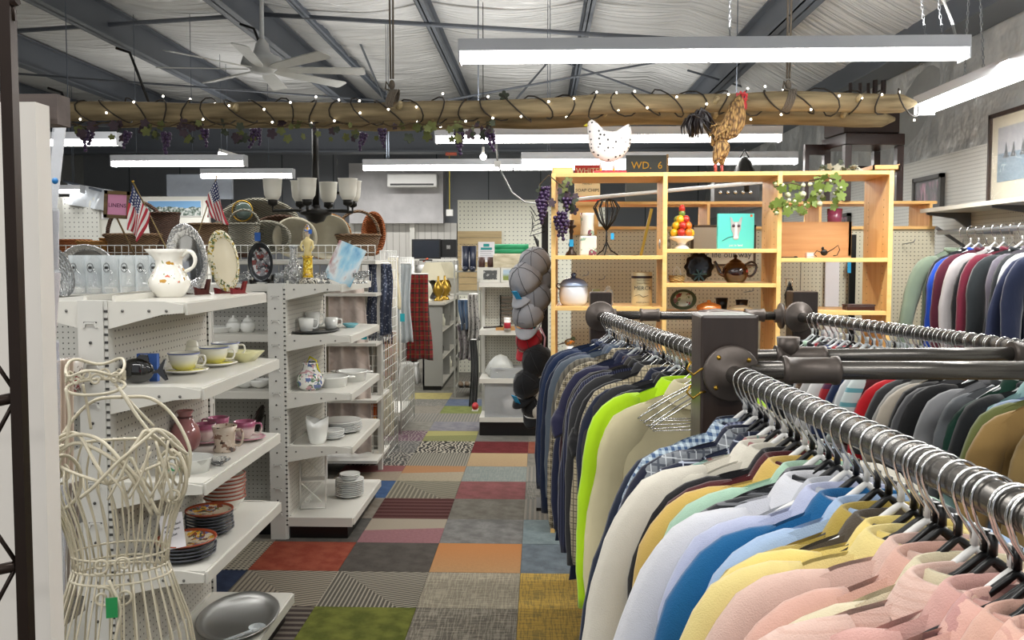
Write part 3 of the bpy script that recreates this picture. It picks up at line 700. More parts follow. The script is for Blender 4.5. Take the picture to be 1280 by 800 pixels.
B_items = [
 ('dark navy sweatshirt farthest', cloth('1b2740'), SW), ('black-navy tee behind blue sweatshirt', cloth('161c2b'), TEE), ('midnight blue sweatshirt', cloth('1d2d4e'), SW), ('slate navy pullover', cloth('2b3547'), SW),
 ('royal navy fleece', cloth('16284d'), S(name='sweater', cat='sweater', collar='knit', L=.78)), ('ink blue sweatshirt', cloth('111d36'), S(name='sweater', cat='sweater', collar='knit', L=.8)), ('grey blue button shirt', cloth('59636f'), S()), ('faded denim shirt', cloth('47556a'), S()),
 ('taupe grey knit cardigan', cloth('6f6a5f', 'rib'), S(name='cardigan', cat='cardigan', collar='knit', L=.86)), ('olive tweed plaid shirt', cloth('8b8069', 'plaid', '3d382e', 'd8cfb6', .025), S(L=.86)), ('dark indigo shirt', cloth('181f38'), S(L=.82)), ('navy shirt with open collar', cloth('1f2540'), S(L=.84)),
 ('maroon knit sweater', cloth('3a1c22', 'rib'), SW), ('purple navy polo', cloth('272743'), S(name='polo_shirt', sleeve='short')), ('charcoal brown shirt', cloth('35322f'), S(L=.8)), ('black corduroy shirt', cloth('1d1d20', 'rib'), S(L=.84)), ('pinstriped navy knit', cloth('1d2036', 'stripe', '4a4e6a', None, .008), SW),
 ('charcoal grey work shirt', cloth('2e2e30'), S(L=.92)), ('soft black tee', cloth('1b1b1e'), S(name='t_shirt', cat='t-shirt', collar='knit', sleeve='short', L=.88)), ('cream checked flannel', cloth('b9ac8d', 'plaid', '4b463c', '6f6a5c', .02), S(L=.6)), ('deep navy denim shirt', cloth('1c2238'), S(L=.9)), ('graphite fleece', cloth('2c2c30'), SW), ('near-black jacket', cloth('131417'), S(name='jacket', cat='jacket', L=.85)), ('dark slate tee', cloth('26282d'), TEE),
 ('neon yellow work shirt', cloth('b6e31c'), S(L=.66, sw=.0, tw=.05, dx=-.016, W=.218)), ('cream linen button shirt', cloth('d3c9a4'), S(L=.76, tw=.06, placket=True)),
]
A_items = [
 ('dark navy wool shirt', cloth('1a2438'), S(L=.82, sw=.03)), ('pale blue gingham shirt', cloth('c3d3dc', 'gingham', '3f5a80', None, .014), S()), ('navy gingham shirt', cloth('aab2cf', 'gingham', '1c2550', None, .013), S()), ('ink navy cotton shirt', cloth('171c31'), S()),
 ('grey tartan shirt', cloth('7d8288', 'plaid', '3e4450', 'c9ced2', .03), S()), ('navy windowpane shirt', cloth('1a2136', 'window', 'a9b0c0', None, .045), S(L=.85, sw=.03)), ('soft madras plaid shirt', cloth('b9b5ab', 'plaid', '96585a', '5f8f86', .07), S()),
 ('ivory work shirt', cloth('d8d3c6'), S(L=.85, sw=.05, placket=True, W=.235, dx=-.02)), ('off-white heavy shirt', cloth('cdc8ba'), S(L=.8, sw=.04, W=.23)), ('black overshirt', cloth('17161a'), S(L=.84, sw=.02)), ('maroon cotton shirt', cloth('4c1b20'), S()), ('mustard yellow shirt', cloth('cfae5f'), S(L=.8)), ('mint green shirt', cloth('a9cbb5'), S(W=.195, dx=.01)),
 ('black pinstripe shirt', cloth('202226', 'hstripe', '77797d', None, .012), S(W=.2)), ('crisp white dress shirt', cloth('d3d4da'), S(L=.82, sw=.05, placket=True, W=.235, dx=-.025)), ('cool grey-white shirt', cloth('b7bac2'), S()), ('pale lavender shirt', cloth('b3b9d4'), S(W=.205)), ('teal blue shirt', cloth('145a8c'), S(sw=.03)),
 ('light sky blue shirt', cloth('9db4d3'), S(W=.19, dx=.01)), ('olive mustard shirt', cloth('a58f44'), S()), ('dark taupe shirt', cloth('4a4238'), S()), ('butter yellow polo', cloth('dec878'), S(name='polo_shirt', sw=.03)), ('soft yellow oxford shirt', cloth('d8c684'), S(W=.225)), ('faint pink linen shirt', cloth('cfb0a4'), S()), ('rose beige shirt', cloth('c79e90'), S()),
 ('ecru linen shirt', cloth('cdc3a6'), S(W=.2)), ('shell pink oxford shirt', cloth('cfb1a5', 'hstripe', 'c5a497', None, .01), S(W=.23, dx=-.02)), ('dusty rose shirt', cloth('c49a92'), S()), ('patterned blush blouse', cloth('d2a79b', 'blotch', 'b98b86', 'dcbba8'), S(name='blouse', cat='blouse')), ('salmon pink shirt', cloth('c9a090'), S()), ('pink ribbed stripe shirt', cloth('d3aa9b', 'stripe', 'c4978a', None, .012), S(sw=.03)), ('pale blush shirt', cloth('d8b6a8'), S(sw=.02)), ('peach pink shirt', cloth('d1a594'), S())]
C_items = [
 ('black tee', cloth('141416'), TEE), ('pale mint tee', cloth('a8c4ad'), TEE), ('jet sweatshirt', cloth('1a1a1d'), SW), ('crimson tee', cloth('8f1f28'), TEE), ('raven shirt', cloth('15161b'), S()), ('blue navy tee', cloth('20305e'), TEE), ('scarlet trimmed tee', cloth('a12228'), TEE), ('coal tee', cloth('1c1d20'), TEE), ('silver grey tee', cloth('8f9194'), TEE),
 ('brown flannel', cloth('5a4638', 'plaid', '2b221c', '8c7a66', .03), S()), ('light grey tee', cloth('b3b2b0'), TEE), ('white ringer tee', cloth('d9d8d6'), TEE), ('red and navy rugby shirt', cloth('a0252c', 'hstripe', '20284a', None, .06), S()), ('dark blue polo', cloth('1d2a4a'), TEE), ('heather grey sweatshirt', cloth('717276'), SW), ('white long-sleeve tee', cloth('cdd0d2'), SW), ('turquoise striped tee', cloth('c9d4d4', 'hstripe', '1f8c9a', None, .05), TEE), ('burgundy tee', cloth('54181f'), TEE),
 ('bright red jersey', cloth('c9202a'), SW), ('charcoal tee with cap sleeves', cloth('2f2f31'), TEE), ('ash grey tee', cloth('8d8c88'), TEE), ('stone beige tee', cloth('a89f92'), TEE), ('black crewneck', cloth('171618'), SW), ('grey tee with red lining', cloth('4c4c4f'), S(name='t_shirt', cat='t-shirt', collar='knit', sleeve='short', trim=cloth('b51f28'))), ('black raglan tee', cloth('1d1d1f'), TEE),
 ('marled grey sweatshirt', cloth('8b8c8f'), SW), ('mid grey crewneck tee', cloth('5d6064'), S(name='t_shirt', cat='t-shirt', collar='knit', trim=cloth('3b3d40'))), ('bottle green shirt', cloth('173a2e'), S()), ('black tee with red neck tag', cloth('1e2023'), TEE), ('pale aqua shirt', cloth('9cc0bf'), S()), ('pale blue chambray shirt', cloth('8fa1bd'), S()), ('olive green button shirt', cloth('6d7443'), S(dx=-.03)), ('tan khaki shirt', cloth('9c7e4c'), S(dx=-.05)), ('sand brown shirt', cloth('8c7448'), S())]
rack_row(B_pt, 3.86, 2.48, B_items, 'on the far left rail', .12, 'garments on the far left rail', 'hangers on the far left rail', ['wire', 'clear', 'wire', 'black', 'wire'], 10, lj=.03)
rack_row(A_pt, 1.93, .74, A_items, 'on the near rail', .06, 'shirts on the near rail', 'hangers on the near rail', ['white', 'black', 'white', 'black', 'black'], 60, hi=True)
rack_row(C_pt, 3.86, 2.30, C_items, 'on the right rail', .19, 'garments on the right rail', 'hangers on the right rail', ['clear', 'black', 'clear'], 120)
# extra bare hooks crowding the rails
def spare(fn, ys, kind, label, group, ang):
    for i, Y in enumerate(ys):
        p = fn(Y); hanger(kind, label, (p.x, p.y, ZR), ang+random.uniform(-.15, .15), .085, group)
used['spare'] = 1
spare(C_pt, [3.8-.048*i+random.uniform(-.01, .01) for i in range(36)], 'clear', 'thin clear hanger crowded on the right pipe rail', 'empty clear hangers on the right rail', .19)
spare(B_pt, [2.47, 2.44, 2.40, 2.36, 2.31], 'wire', 'empty wire hanger at the near end of the far left rail', 'empty wire hangers beside the post', .12)
spare(A_pt, [1.13, 1.10, .99, .93, .905, .88], 'black', 'extra black hanger between the near rail shirts', 'extra black hangers on the near rail', .06)
# ================================================================ WHITE GONDOLA SHELVING
def on(px, Y, z): return Vector((XP(px, Y, z), Y, z))
pegY = pegmat('gondola_peg_y', '#c6c3ba', 'Y'); pegX = pegmat('gondola_peg_x', '#bdbcb6', 'X')
shelf_m = plain('shelf_metal', '#d0cec6', .35, 0, .03, 4)
LV = [1.405, 1.126, .81, .515, .12]
def upright(root, x, y, zt, w_=.084, name='upright'):
    m = MB(); m.box(x-w_/2, x+w_/2, y-.012, y+.03, 0, zt); m.box(x+w_/2, x+w_/2+.012, y-.006, y+.03, 0, zt)
    u = m.build(name, upright_m, root, -root.location)
    m = MB(); z = zt-.07; k = 0
    while z > .1:
        if k % 2 == 0:
            m.box(x-.022, x+.022, y-.0135, y-.011, z-.002, z+.002)
        else: m.lathe([(0, 0), (.005, 0), (.005, .002), (0, .002)], 10, (x, y-.0135, z), M=Matrix.Rotation(PI/2, 4, 'X'))
        z -= .066; k += 1
    m.build('slots', plain('slot_dark', '#3b3a38', .6), u)['kind'] = 'stuff'
    m = MB(); z = zt-.075; k = 0
    while z > .1:
        m.prism([(-.024, -.012), (-.017, .006), (.017, .006), (.024, -.012), (.018, -.012), (.013, 0), (-.013, 0), (-.018, -.012)], .006, Matrix.Translation((x, y-.014, z))); z -= .132
    m.build('stamped_slots', upright_m, u)['kind'] = 'stuff'
    m = MB(); z = zt-.03
    while z > .06: m.box(x+w_/2+.001, x+w_/2+.0125, y-.0075, y-.0055, z-.008, z); z -= .0254
    m.build('slots', plain('slot_dark', '#3b3a38', .6), u)['kind'] = 'stuff'
    return u
def gondola(label, x0, y0, L, deep, zt=1.41, group=None, basedeep=.35, left=False, levels=LV, topdeep=None):
    """run along Y: back panel at x0, shelves project to +X"""
    t = thing('shelving_unit', label, 'shelf', (x0, y0, 0), 0, group); o = -t.location
    upright(t, x0-.052, y0, zt); upright(t, x0-.052, y0+L+.01, zt)
    MB().box(x0-.012, x0, y0+.03, y0+L-.01, .08, zt-.02).build('pegboard_panel', pegY, t, o)
    for i, z in enumerate(levels):
        d = (topdeep or deep-.05) if i == 0 else (basedeep if i == len(levels)-1 else deep)
        for sd in ((1, -1) if left else (1,)):
            xa = x0 if sd > 0 else x0-.085; m = MB()
            def bx(a, b, *r):
                p, q = xa+sd*a, xa+sd*b; m.box(min(p, q), max(p, q), *r)
            bx(.005, d, y0+.012, y0+L-.012, z-.018, z); bx(d, d+.008, y0+.012, y0+L-.012, z-.042, z-.004)
            bx(d-.012, d, y0+.012, y0+L-.012, z-.035, z-.015); bx(0.0, .01, y0+.03, y0+L-.03, z, z+.02 if i == 0 else z+.004)
            s = m.build('shelf_board', shelf_m, t, o)
            if i < len(levels)-1:
                for yy in (y0+.003, y0+L-.013):
                    M_ = Matrix.Translation((xa, yy, z)) if sd > 0 else Matrix.Translation((xa, yy, z)) @ Matrix.Scale(-1, 4, (1, 0, 0))
                    b = MB().prism([(0, .003), (d*.75, .003), (d, -.008), (d, -.035), (d*.72, -.040), (0, -.088)], .010, M_).build('shelf_bracket', shelf_m, t, o)
                    m = MB()
                    for hx in (.05, d*.55, d*.78): m.lathe([(0, 0), (.005, 0), (.005, .001), (0, .001)], 8, M_ @ Vector((hx, -.0062, -.028)), M=Matrix.Rotation(PI/2, 4, 'X'))
                    m.build('rivet', plain('rivet', '#6b6a66', .4), b, None)['kind'] = 'stuff'
            else:
                m = MB(); bx(.0, d-.03, y0+.02, y0+L-.02, 0, z-.02); m.build('kick_plate', black_paint, t, o)
                m = MB(); bx(.0, d, y0, y0+.012, z-.05, z+.0); m.build('base_end', shelf_m, t, o)
    return t
G1 = gondola('white pegboard gondola shelf nearest the camera, behind the wire dress form', -1.405, 2.76, .84, .30, left=True)
G2 = gondola('white pegboard gondola shelf further down the aisle with white dishes', -1.385, 4.65, .84, .35, basedeep=.355)
# end unit: pegboard facing the camera
EU = thing('shelving_unit', 'white shelf unit facing the camera between the two aisle shelves', 'shelf', (-1.95, 4.70, 0)); o = -EU.location
m = MB().box(-3.2, -1.47, 4.98, 5.0, .08, 1.40); m.build('pegboard_panel', pegX, EU, o)
for i, z in enumerate(LV):
    m = MB(); m.box(-3.2, -1.47, 4.70, 4.98, z-.018, z); m.box(-3.2, -1.47, 4.692, 4.70, z-.040, z-.003); m.build('shelf_board', shelf_m, EU, o)
MB().box(-3.2, -1.47, 4.72, 4.98, 0, .1).build('kick_plate', black_paint, EU, o)
for x in (-2.35, -1.50): MB().box(x-.012, x+.012, 4.97, 4.985, .1, 1.4).build('slotted_standard', upright_m, EU, o)
PEGL = thing('shelving_unit', 'white pegboard shelf unit on the far left behind the greeting cards', 'shelf', (-2.3, 3.75, 0))
m = MB().box(-3.3, -1.5, 3.9, 3.915, .08, 1.33).build('pegboard_panel', pegX, PEGL, -PEGL.location)
for z in (.9, .5): MB().box(-3.3, -1.5, 3.65, 3.9, z-.02, z).build('shelf_board', shelf_m, PEGL, -PEGL.location)

# ================================================================ WARES ON THE SHELVES
def ware(name, label, cat, prof, mt, p, n=24, sx=1, sy=1, group=None, rz=0, wob=None):
    o = MB().lathe(prof, n, sx=sx, sy=sy, wob=wob).build(name, mt, None, p, rz); tag(o, uniq(label) if not group else label, cat, group); return o
def rt(name, label, cat, p, rz=0, group=None):
    return thing(name, uniq(label) if not group else label, cat, p, rz, group)
def cup_prof(r, h, k=.62): return [(0, 0), (r*k*.8, 0), (r*k*.8, .004), (r*k, .006), (r*.85, h*.35), (r*.97, h*.75), (r, h), (r*.94, h), (r*.9, h*.75), (r*.78, h*.35), (r*.5, .01), (0, .008)]
def plate_prof(r, h=.02, k=.6): return [(0, 0), (r*k, 0), (r*k*1.02, .003), (r, h), (r*1.0, h+.003), (r*.97, h+.004), (r*k, .006), (0, .005)]
def handle(r, h, sd, th=.004, z0=.25, z1=.85, out=.028):
    return MB().ctube([(sd*r*.93, 0, h*z1), (sd*(r+out*.8), 0, h*z1), (sd*(r+out), 0, h*.55), (sd*(r+out*.6), 0, h*z0), (sd*r*.78, 0, h*z0)], th, 8)
def zband(key, c, lo, hi, c2, rough=.12):   # colour band that follows the height of the piece
    if key in MC: return MC[key]
    n = NT(key); x, y, z = n.xyz(); f = n.M('MULTIPLY', n.M('GREATER_THAN', z, lo), n.M('LESS_THAN', z, hi))
    n.set(n.mix(f, hexc(c), hexc(c2)), rough, Coat_Weight=.5); MC[key] = n.m; return n.m
def zfade(key, c, c2, lo, hi):
    if key in MC: return MC[key]
    n = NT(key); x, y, z = n.xyz(); f = n.n('ShaderNodeMapRange'); n.put(f.inputs[0], z); f.inputs[1].default_value = lo; f.inputs[2].default_value = hi
    n.set(n.mix(f.outputs[0], hexc(c), hexc(c2)), .12, Coat_Weight=.5); MC[key] = n.m; return n.m
def spots(key, base, cols, scale=30, th=.58, rough=.15, lo=None, hi=None):
    if key in MC: return MC[key]
    n = NT(key); c = hexc(base); z = n.xyz()[2]
    for i, k in enumerate(cols):
        f = n.M('GREATER_THAN', n.noise(scale*(1+.3*i), 3, stretch=(1, 1+.2*i, 1)), th+.01*i)
        if lo is not None: f = n.M('MULTIPLY', f, n.M('MULTIPLY', n.M('GREATER_THAN', z, lo), n.M('LESS_THAN', z, hi)))
        c = n.mix(f, c, hexc(k))
    n.set(c, rough, Coat_Weight=.5); MC[key] = n.m; return n.m
def leanplate(t, rx, rz_, mt_rim, mt_in, tilt, yaw, z0=.0, name='plate', inner=.7):
    M_ = Matrix.Rotation(yaw, 4, 'Z') @ Matrix.Rotation(-tilt, 4, 'X') @ Matrix.Translation((0, 0, z0+rz_))
    R = Matrix.Rotation(PI/2, 4, 'X')
    def f(prof): return MB().lathe(prof, 40, M=M_ @ R @ Matrix.Diagonal((rx, rz_, 1, 1)))
    m = MB()
    def L(prof):
        m = MB(); m.lathe(prof, 40); m.v = [tuple(M_ @ (R @ Vector((v[0]*rx, v[1]*rz_, v[2])))) for v in m.v]; return m
    a = L([(0, 0), (.6, 0), (1, .016), (1, .020), (.97, .021), (inner, .008), (inner*.96, .006)]).build(name, mt_rim, t)
    b = L([(inner*.99, .0085), (inner*.94, .005), (0, .004)]).build('plate_well', mt_in, t)
    return a
def easel(t, w_, mt, yaw=0, h=.06):
    M_ = Matrix.Rotation(yaw, 4, 'Z'); m = MB()
    for sd in (-1, 1):
        m.prism([(-.045, 0), (-.05, h*.5), (-.02, h*.35), (.012, h*.3), (.03, h*1.0), (.045, h), (.03, h*.1), (.045, 0)], .012, M_ @ Matrix.Translation((sd*w_, .0, 0)) @ Matrix.Rotation(PI/2, 4, 'Z'))
    m.box(-w_, w_, -.006, .006, .01, .025, M_)
    return m.build('stand', mt, t)
z1, z2, z3, z4, z5 = LV
# -- top shelf of near unit
pp = on(212, 3.12, z1); t = rt('water_pitcher', 'white ruffled pitcher with pink rose and yellow flowers on the near top shelf', 'pitcher', pp)
flo = spots('pitcher_flowers', '#eeebe2', ['#b98a2c', '#8d9a70', '#d0705a'], 26, .63, .12, .05, .135)
MB().lathe([(0, 0), (.045, 0), (.05, .006), (.062, .022), (.073, .045), (.072, .065), (.058, .09), (.046, .115), (.046, .135), (.056, .16), (.068, .176), (.064, .176), (.05, .158), (.040, .135), (.03, .1), (0, .09)], 32, wob=lambda i, a: .05*math.sin(6*a)*(i/15)+(.28*max(0, math.cos(a-PI))**6 if i in (9, 10, 11, 12) else 0)).build('body', flo, t)
MB().ctube([(.05, 0, .150), (.07, 0, .168), (.09, 0, .16), (.098, 0, .135), (.088, 0, .11), (.06, 0, .095)], [.008, .007, .008, .007, .006, .007], 10).build('handle', porcelain, t)
for i, px in enumerate((98, 119, 139, 161, 181, 197)):
    p = on(px, 3.42+.01*(i % 2), z1); lab = 'tall clear glass tumbler with oval emblem in the row left of the pitcher'
    t = thing('glass_tumbler', lab, 'glass', p, 0, 'clear tumblers left of the pitcher')
    MB().lathe([(0, 0), (.031, 0), (.033, .01), (.034, .155), (.0315, .155), (.030, .03), (0, .028)], 20).build('glass', glass('tumbler_glass', (.93, .97, .98)), t)
    m = MB(); m.lathe([(.0345, .06), (.0348, .062), (.0345, .064)], 4)
    m = MB().tube([(.012*math.cos(a), -.0345, .105+.018*math.sin(a)) for a in [2*PI*k/16 for k in range(16)]], .0012, 5, closed=True); m.box(-.007, .007, -.036, -.035, .100, .110); m.build('emblem', plain('emblem_black', '#222222', .4), t)
silver = NT('embossed_silver'); v = silver.n('ShaderNodeTexVoronoi'); v.inputs['Scale'].default_value = 90; silver.l(silver.co(), v.inputs['Vector']); silver.bump(v.outputs['Distance'], .004, .7); silver.set((.72, .72, .72), .25, .9); silver = silver.m
sil_in = plain('silver_smooth', '#b7b8bb', .12, 1, .03)
p = on(243, 3.36, z1); t = rt('serving_platter', 'large oval silver platter standing behind the rose pitcher', 'platter', p)
leanplate(t, .092, .138, silver, sil_in, -.16, -.25, .008, inner=.66); easel(t, .04, plain('cherry_wood', '#4a1717', .3), -.25)
p = on(289, 3.45, z1); t = rt('serving_platter', 'oval cream platter with green vine border on a cherry easel', 'platter', p)
leanplate(t, .075, .125, spots('vine_rim', '#e0d9bd', ['#5c6a3f', '#b69b3e', '#e5decd'], 60, .55), plain('cream_china', '#e6dcc2', .15, 0, .02, coat=.5), -.18, -.35, .012, inner=.74); easel(t, .04, plain('cherry_red', '#6e1822', .3), -.35, .05)
p = on(118, 3.62, 1.42); t = rt('silver_tray', 'round embossed silver tray propped behind the tumblers', 'tray', p); leanplate(t, .12, .10, silver, sil_in, -.3, 0, .0, inner=.72)
MB().box(-.1, .1, -.04, .09, -.03, 0).build('rest', shelf_m, t)
p = on(86, 3.3, z1); t = rt('crystal_bowl', 'cut crystal bowl leaning at the left end of the top shelf', 'bowl', p)
cg = NT('cut_crystal'); v = cg.n('ShaderNodeTexVoronoi'); v.inputs['Scale'].default_value = 70; cg.l(cg.co(), v.inputs['Vector']); cg.bump(v.outputs['Distance'], .01, 1); cg.set((.95, .97, .98), .04, Transmission_Weight=.9); cg = cg.m
leanplate(t, .075, .10, cg, cg, -.3, -.3, .0)
# -- flags on sticks (stood in the glassware)
fg = NT('striped_flag'); x, y, _ = fg.xyz('UV'); st = fg.M('LESS_THAN', fg.M('FRACT', fg.M('MULTIPLY', y, 6.5)), .5)
cn = fg.M('MULTIPLY', fg.M('LESS_THAN', x, .42), fg.M('GREATER_THAN', y, .4615)); c0 = fg.mix(st, (.75, .73, .70), (.45, .03, .05))
sx_ = fg.M('SUBTRACT', fg.M('FRACT', fg.M('MULTIPLY', x, 14)), .5); sy_ = fg.M('SUBTRACT', fg.M('FRACT', fg.M('MULTIPLY', y, 9.3)), .5)
star = fg.M('LESS_THAN', fg.M('ADD', fg.M('MULTIPLY', sx_, sx_), fg.M('MULTIPLY', sy_, sy_)), .07)
fg.set(fg.mix(cn, c0, fg.mix(star, (.02, .03, .11), (.8, .8, .8))), .8); fg = fg.m
def flag(label, Y, s0, s1, h1, h2, f1_, f2_):
    a = P(*s0, Y); b = P(*s1, Y); t = rt('small_flag', label, 'flag', b); e_ = (b-a)/(b-a).z*(1.405-b.z)
    MB().tube([e_, (0, 0, 0), a-b], .0035, 8).build('stick', plain('flag_stick', '#8a7446', .5), t); MB().ball(a-b, .007, 8, 6).build('finial', brass, t)
    H1, H2, E1, E2 = [P(*q, Y) for q in (h1, h2, f1_, f2_)]
    def fn(u, v):
        p = (H1*v+H2*(1-v))*(1-u)+(E1*v+E2*(1-v))*u
        return p-b+Vector((.004*math.sin(14*v+5*u), -.02+.018*math.sin(9*v+4*u)*(.3+u), .004*math.sin(12*v)*u))
    o = MB().grid(22, 14, fn, uv=True).build('cloth', fg, t); s_ = o.modifiers.new('s', 'SOLIDIFY'); s_.thickness = .0012
flag('left small american flag drooping beside the pink linens sign', 4.3, (166, 227), (212, 318), (167, 231), (190, 268), (162, 284), (176, 303))
flag('right small american flag drooping in front of the grey basket', 5.0, (271, 221), (245, 300), (271, 225), (258, 252), (287, 281), (263, 272))
# -- second shelf, near unit
p = on(176, 2.84, z2); t = rt('ceramic_fish', 'glossy black ceramic fish at the front of the second shelf', 'fish', p)
bk = plain('gloss_black', '#080808', .08, coat=1)
MB().ball((-.012, 0, .045), (.058, .022, .043), 20, 12).build('body', bk, t)
MB().prism([(.035, .045), (.06, .05), (.083, .085), (.088, .083), (.079, .05), (.092, .015), (.086, .012), (.06, .038), (.035, .035)], .012).build('tail', bk, t)
MB().prism([(-.02, .08), (.0, .10), (.025, .098), (.03, .075)], .008).build('fin', bk, t)
p = on(184, 2.90, z2); t = rt('small_box', 'small blue and white card box behind the black fish', 'box', p)
MB().box(-.035, .035, 0, .02, 0, .095).build('card', plain('blue_card', '#3d64b0', .6), t); MB().box(-.037, .008, -.001, .0, 0, .04).build('label_panel', white_plastic, t)
yel = plain('yellow_glaze', '#e6dc2f', .2, coat=.5); rim = zband('blue_rim_cup', '#e9e2bd', .046, .056, '#7180b8')
for (px, Y, lab, hs) in [(230, 3.12, 'blue-rimmed white and yellow cup nearest on the second shelf', 1), (268, 3.33, 'blue-rimmed yellow cup with painted flower in the middle of the second shelf', 1), (282, 3.50, 'white cup at the back of the second shelf', 1)]:
    p = on(px, Y, z2+.014); t = rt('tea_cup', lab, 'cup', p); MB().lathe(cup_prof(.055, .062, .72), 28).build('bowl', zfade('yellow_cup', '#e6dd82', '#e8e6d8', .0, .04) if px != 282 else white_china, t)
    MB().tube([(.0555*math.cos(a), .0555*math.sin(a), .06) for a in [2*PI*k/28 for k in range(28)]], .0022, 5, closed=True).build('rim', plain('blue_rim', '#6a78b0', .3), t)
    handle(.052, .06, 1).build('handle', porcelain, t)
    t2 = rt('saucer', lab.replace('cup', 'saucer under the cup', 1)[:90], 'saucer', on(px+1, Y, z2)); MB().lathe(plate_prof(.085, .013, .5), 32).build('rim', porcelain, t2); MB().lathe([(0, .0075), (.058, .0085), (.068, .0125), (.0, .0095)], 32).build('centre', yel if px != 282 else porcelain, t2)
p = on(232, 3.42, z2); t = rt('sugar_pot', 'pale lidded pot behind the nearest yellow cup', 'pot', p)
cr = plain('cream_glaze', '#d9d6c3', .2, coat=.4); MB().lathe([(0, 0), (.045, 0), (.058, .03), (.056, .065), (.05, .07), (0, .07)]).build('body', cr, t); MB().lathe([(.054, .07), (.045, .09), (.01, .10), (.009, .11), (.013, .118), (0, .122)]).build('lid', cr, t)
p = on(303, 3.48, z2); t = rt('square_dish', 'pale yellow square dish at the far end of the second shelf', 'dish', p); MB().lathe([(0, 0), (.05, 0), (.09, .04), (.087, .042), (.05, .008), (0, .008)], 4, M=Matrix.Rotation(.5, 4, 'Z')).build('dish', plain('pale_yellow', '#d9d5a4', .2, coat=.4), t)
# -- third shelf
p = on(232, 3.24, z3); t = rt('vase', 'dusty pink ceramic vase with a ring-necked top', 'vase', p)
pk = plain('pink_glaze', '#b4797a', .12, 0, .08, 8, coat=.8); MB().lathe([(0, 0), (.035, 0), (.052, .02), (.058, .055), (.05, .09), (.032, .118), (.024, .13), (.024, .142), (.034, .155), (.030, .156), (.018, .14), (0, .13)], 32).build('body', pk, t)
MB().tube([(.0265*math.cos(a), .0265*math.sin(a), .131) for a in [2*PI*k/20 for k in range(20)]], .003, 6, closed=True).build('neck_ring', plain('vase_band', '#5c3336', .3), t)
pkf = zfade('pink_rim_cup', '#e6d9d3', '#a95c7b', .035, .05)
for px, Y, lab in [(256, 3.38, 'pink-rimmed swirl cup left of the floral mug'), (273, 3.52, 'pink-rimmed swirl cup at the back of the third shelf'), (306, 3.44, 'pink-rimmed swirl cup right of the floral mug')]:
    p = on(px, Y, z3+.01); t = rt('tea_cup', lab, 'cup', p); MB().lathe(cup_prof(.044, .068), 40, wob=lambda i, a: .02*math.sin(14*a+i*.5)).build('bowl', pkf, t); handle(.042, .068, 1 if px > 300 else -1).build('handle', pkf, t)
    t2 = rt('saucer', 'pink-edged saucer beneath the '+lab, 'saucer', on(px+4, Y, z3)) if len(('pink-edged saucer beneath the '+lab).split()) <= 16 else None
    MB().lathe(plate_prof(.07, .012, .5), 28).build('dish', zfade('pink_saucer', '#dcd0ca', '#b8798b', .006, .014), t2)
p = on(281, 3.24, z3); t = rt('mug', 'beige mug with brown floral transfer and gold rim', 'mug', p)
ft = spots('floral_mug', '#cdbcaa', ['#8a6a5c', '#4a3a37', '#d8c8ba'], 32, .6); MB().lathe([(0, 0), (.04, 0), (.043, .006), (.038, .03), (.041, .07), (.047, .098), (.044, .098), (.036, .06), (0, .01)], 28).build('body', ft, t); handle(.043, .095, 1, .005).build('handle', ft, t)
p = on(231, 2.93, z3); t = rt('baking_dish', 'oval white fluted baking dish behind the dress form shoulder', 'dish', p); MB().lathe([(0, 0), (.085, 0), (.095, .045), (.10, .05), (.097, .05), (.084, .008), (0, .006)], 48, sx=1.0, sy=.72, wob=lambda i, a: .012*math.sin(40*a) if i < 3 else 0).build('dish', white_china, t)
MB().box(-.03, .01, -.0645, -.062, .015, .03).build('green_mark', plain('green_mark', '#3f9a63', .4), t)
p = on(272, 3.02, z3); t = rt('glass_dish', 'small cut glass dish in front of the floral mug', 'dish', p); MB().lathe(plate_prof(.045, .018, .4), 24).build('dish', cg, t)
# -- fourth shelf
orim = zfade('plate_rim', '#d8cdb8', '#9c3d22', .013, .016)
fruit = spots('fruit_plate', '#d9cbb2', ['#6a6a9a', '#d9a53a', '#8d4a33', '#4d5a44'], 22, .57)
dk = plain('plate_edge_dark', '#3b3f48', .3)
def stack(name, label, cat, px, Y, z, n, r, dz, topm, h=.018, grp=None, bowl=False, wel=fruit, edge=None):
    for i in range(n):
        q = on(px, Y, z+i*dz); q.x += random.uniform(-.003, .003)
        lab = f'{label}, topmost' if i == n-1 else label
        t = thing(name, lab if i < n-1 else uniq(lab), cat, q, random.uniform(0, 6), grp)
        if bowl: MB().lathe([(0, 0), (r*.5, 0), (r*.52, .006), (r*.85, .03), (r, .055), (r*1.01, .058), (r*.96, .058), (r*.8, .03), (0, .012)], 32).build('bowl', edge or porcelain, t); MB().tube([(r*.985*math.cos(a), r*.985*math.sin(a), .057) for a in [2*PI*k/32 for k in range(32)]], .0035, 6, closed=True).build('painted_rim', topm, t)
        else:
            MB().lathe([(0, 0), (r*.6, 0), (r*.95, h*.85), (r, h), (r*.99, h+.004), (r*.90, h*.85)], 36).build('rim', topm if i == n-1 else (edge or porcelain), t)
            MB().lathe([(r*.905, h*.85), (r*.65, .006), (0, .005)], 36).build('well', wel if i == n-1 else porcelain, t)
stack('bowl', 'rust-rimmed stoneware bowl in the back stack', 'bowl', 281, 3.46, z4, 7, .082, .0155, plain('rust_rim', '#9a4427', .3), grp='rust-rimmed bowls on the fourth shelf', bowl=True)
stack('salad_plate', 'fruit pattern salad plate in the middle stack', 'plate', 262, 3.17, z4, 7, .088, .0115, plain('rust_rim', '#9a4427', .3), grp='fruit salad plates in the middle stack', edge=dk)
stack('dinner_plate', 'fruit pattern dinner plate in the front stack', 'plate', 232, 2.90, z4, 5, .102, .012, plain('rust_rim', '#9a4427', .3), grp='fruit dinner plates in the front stack', edge=dk)
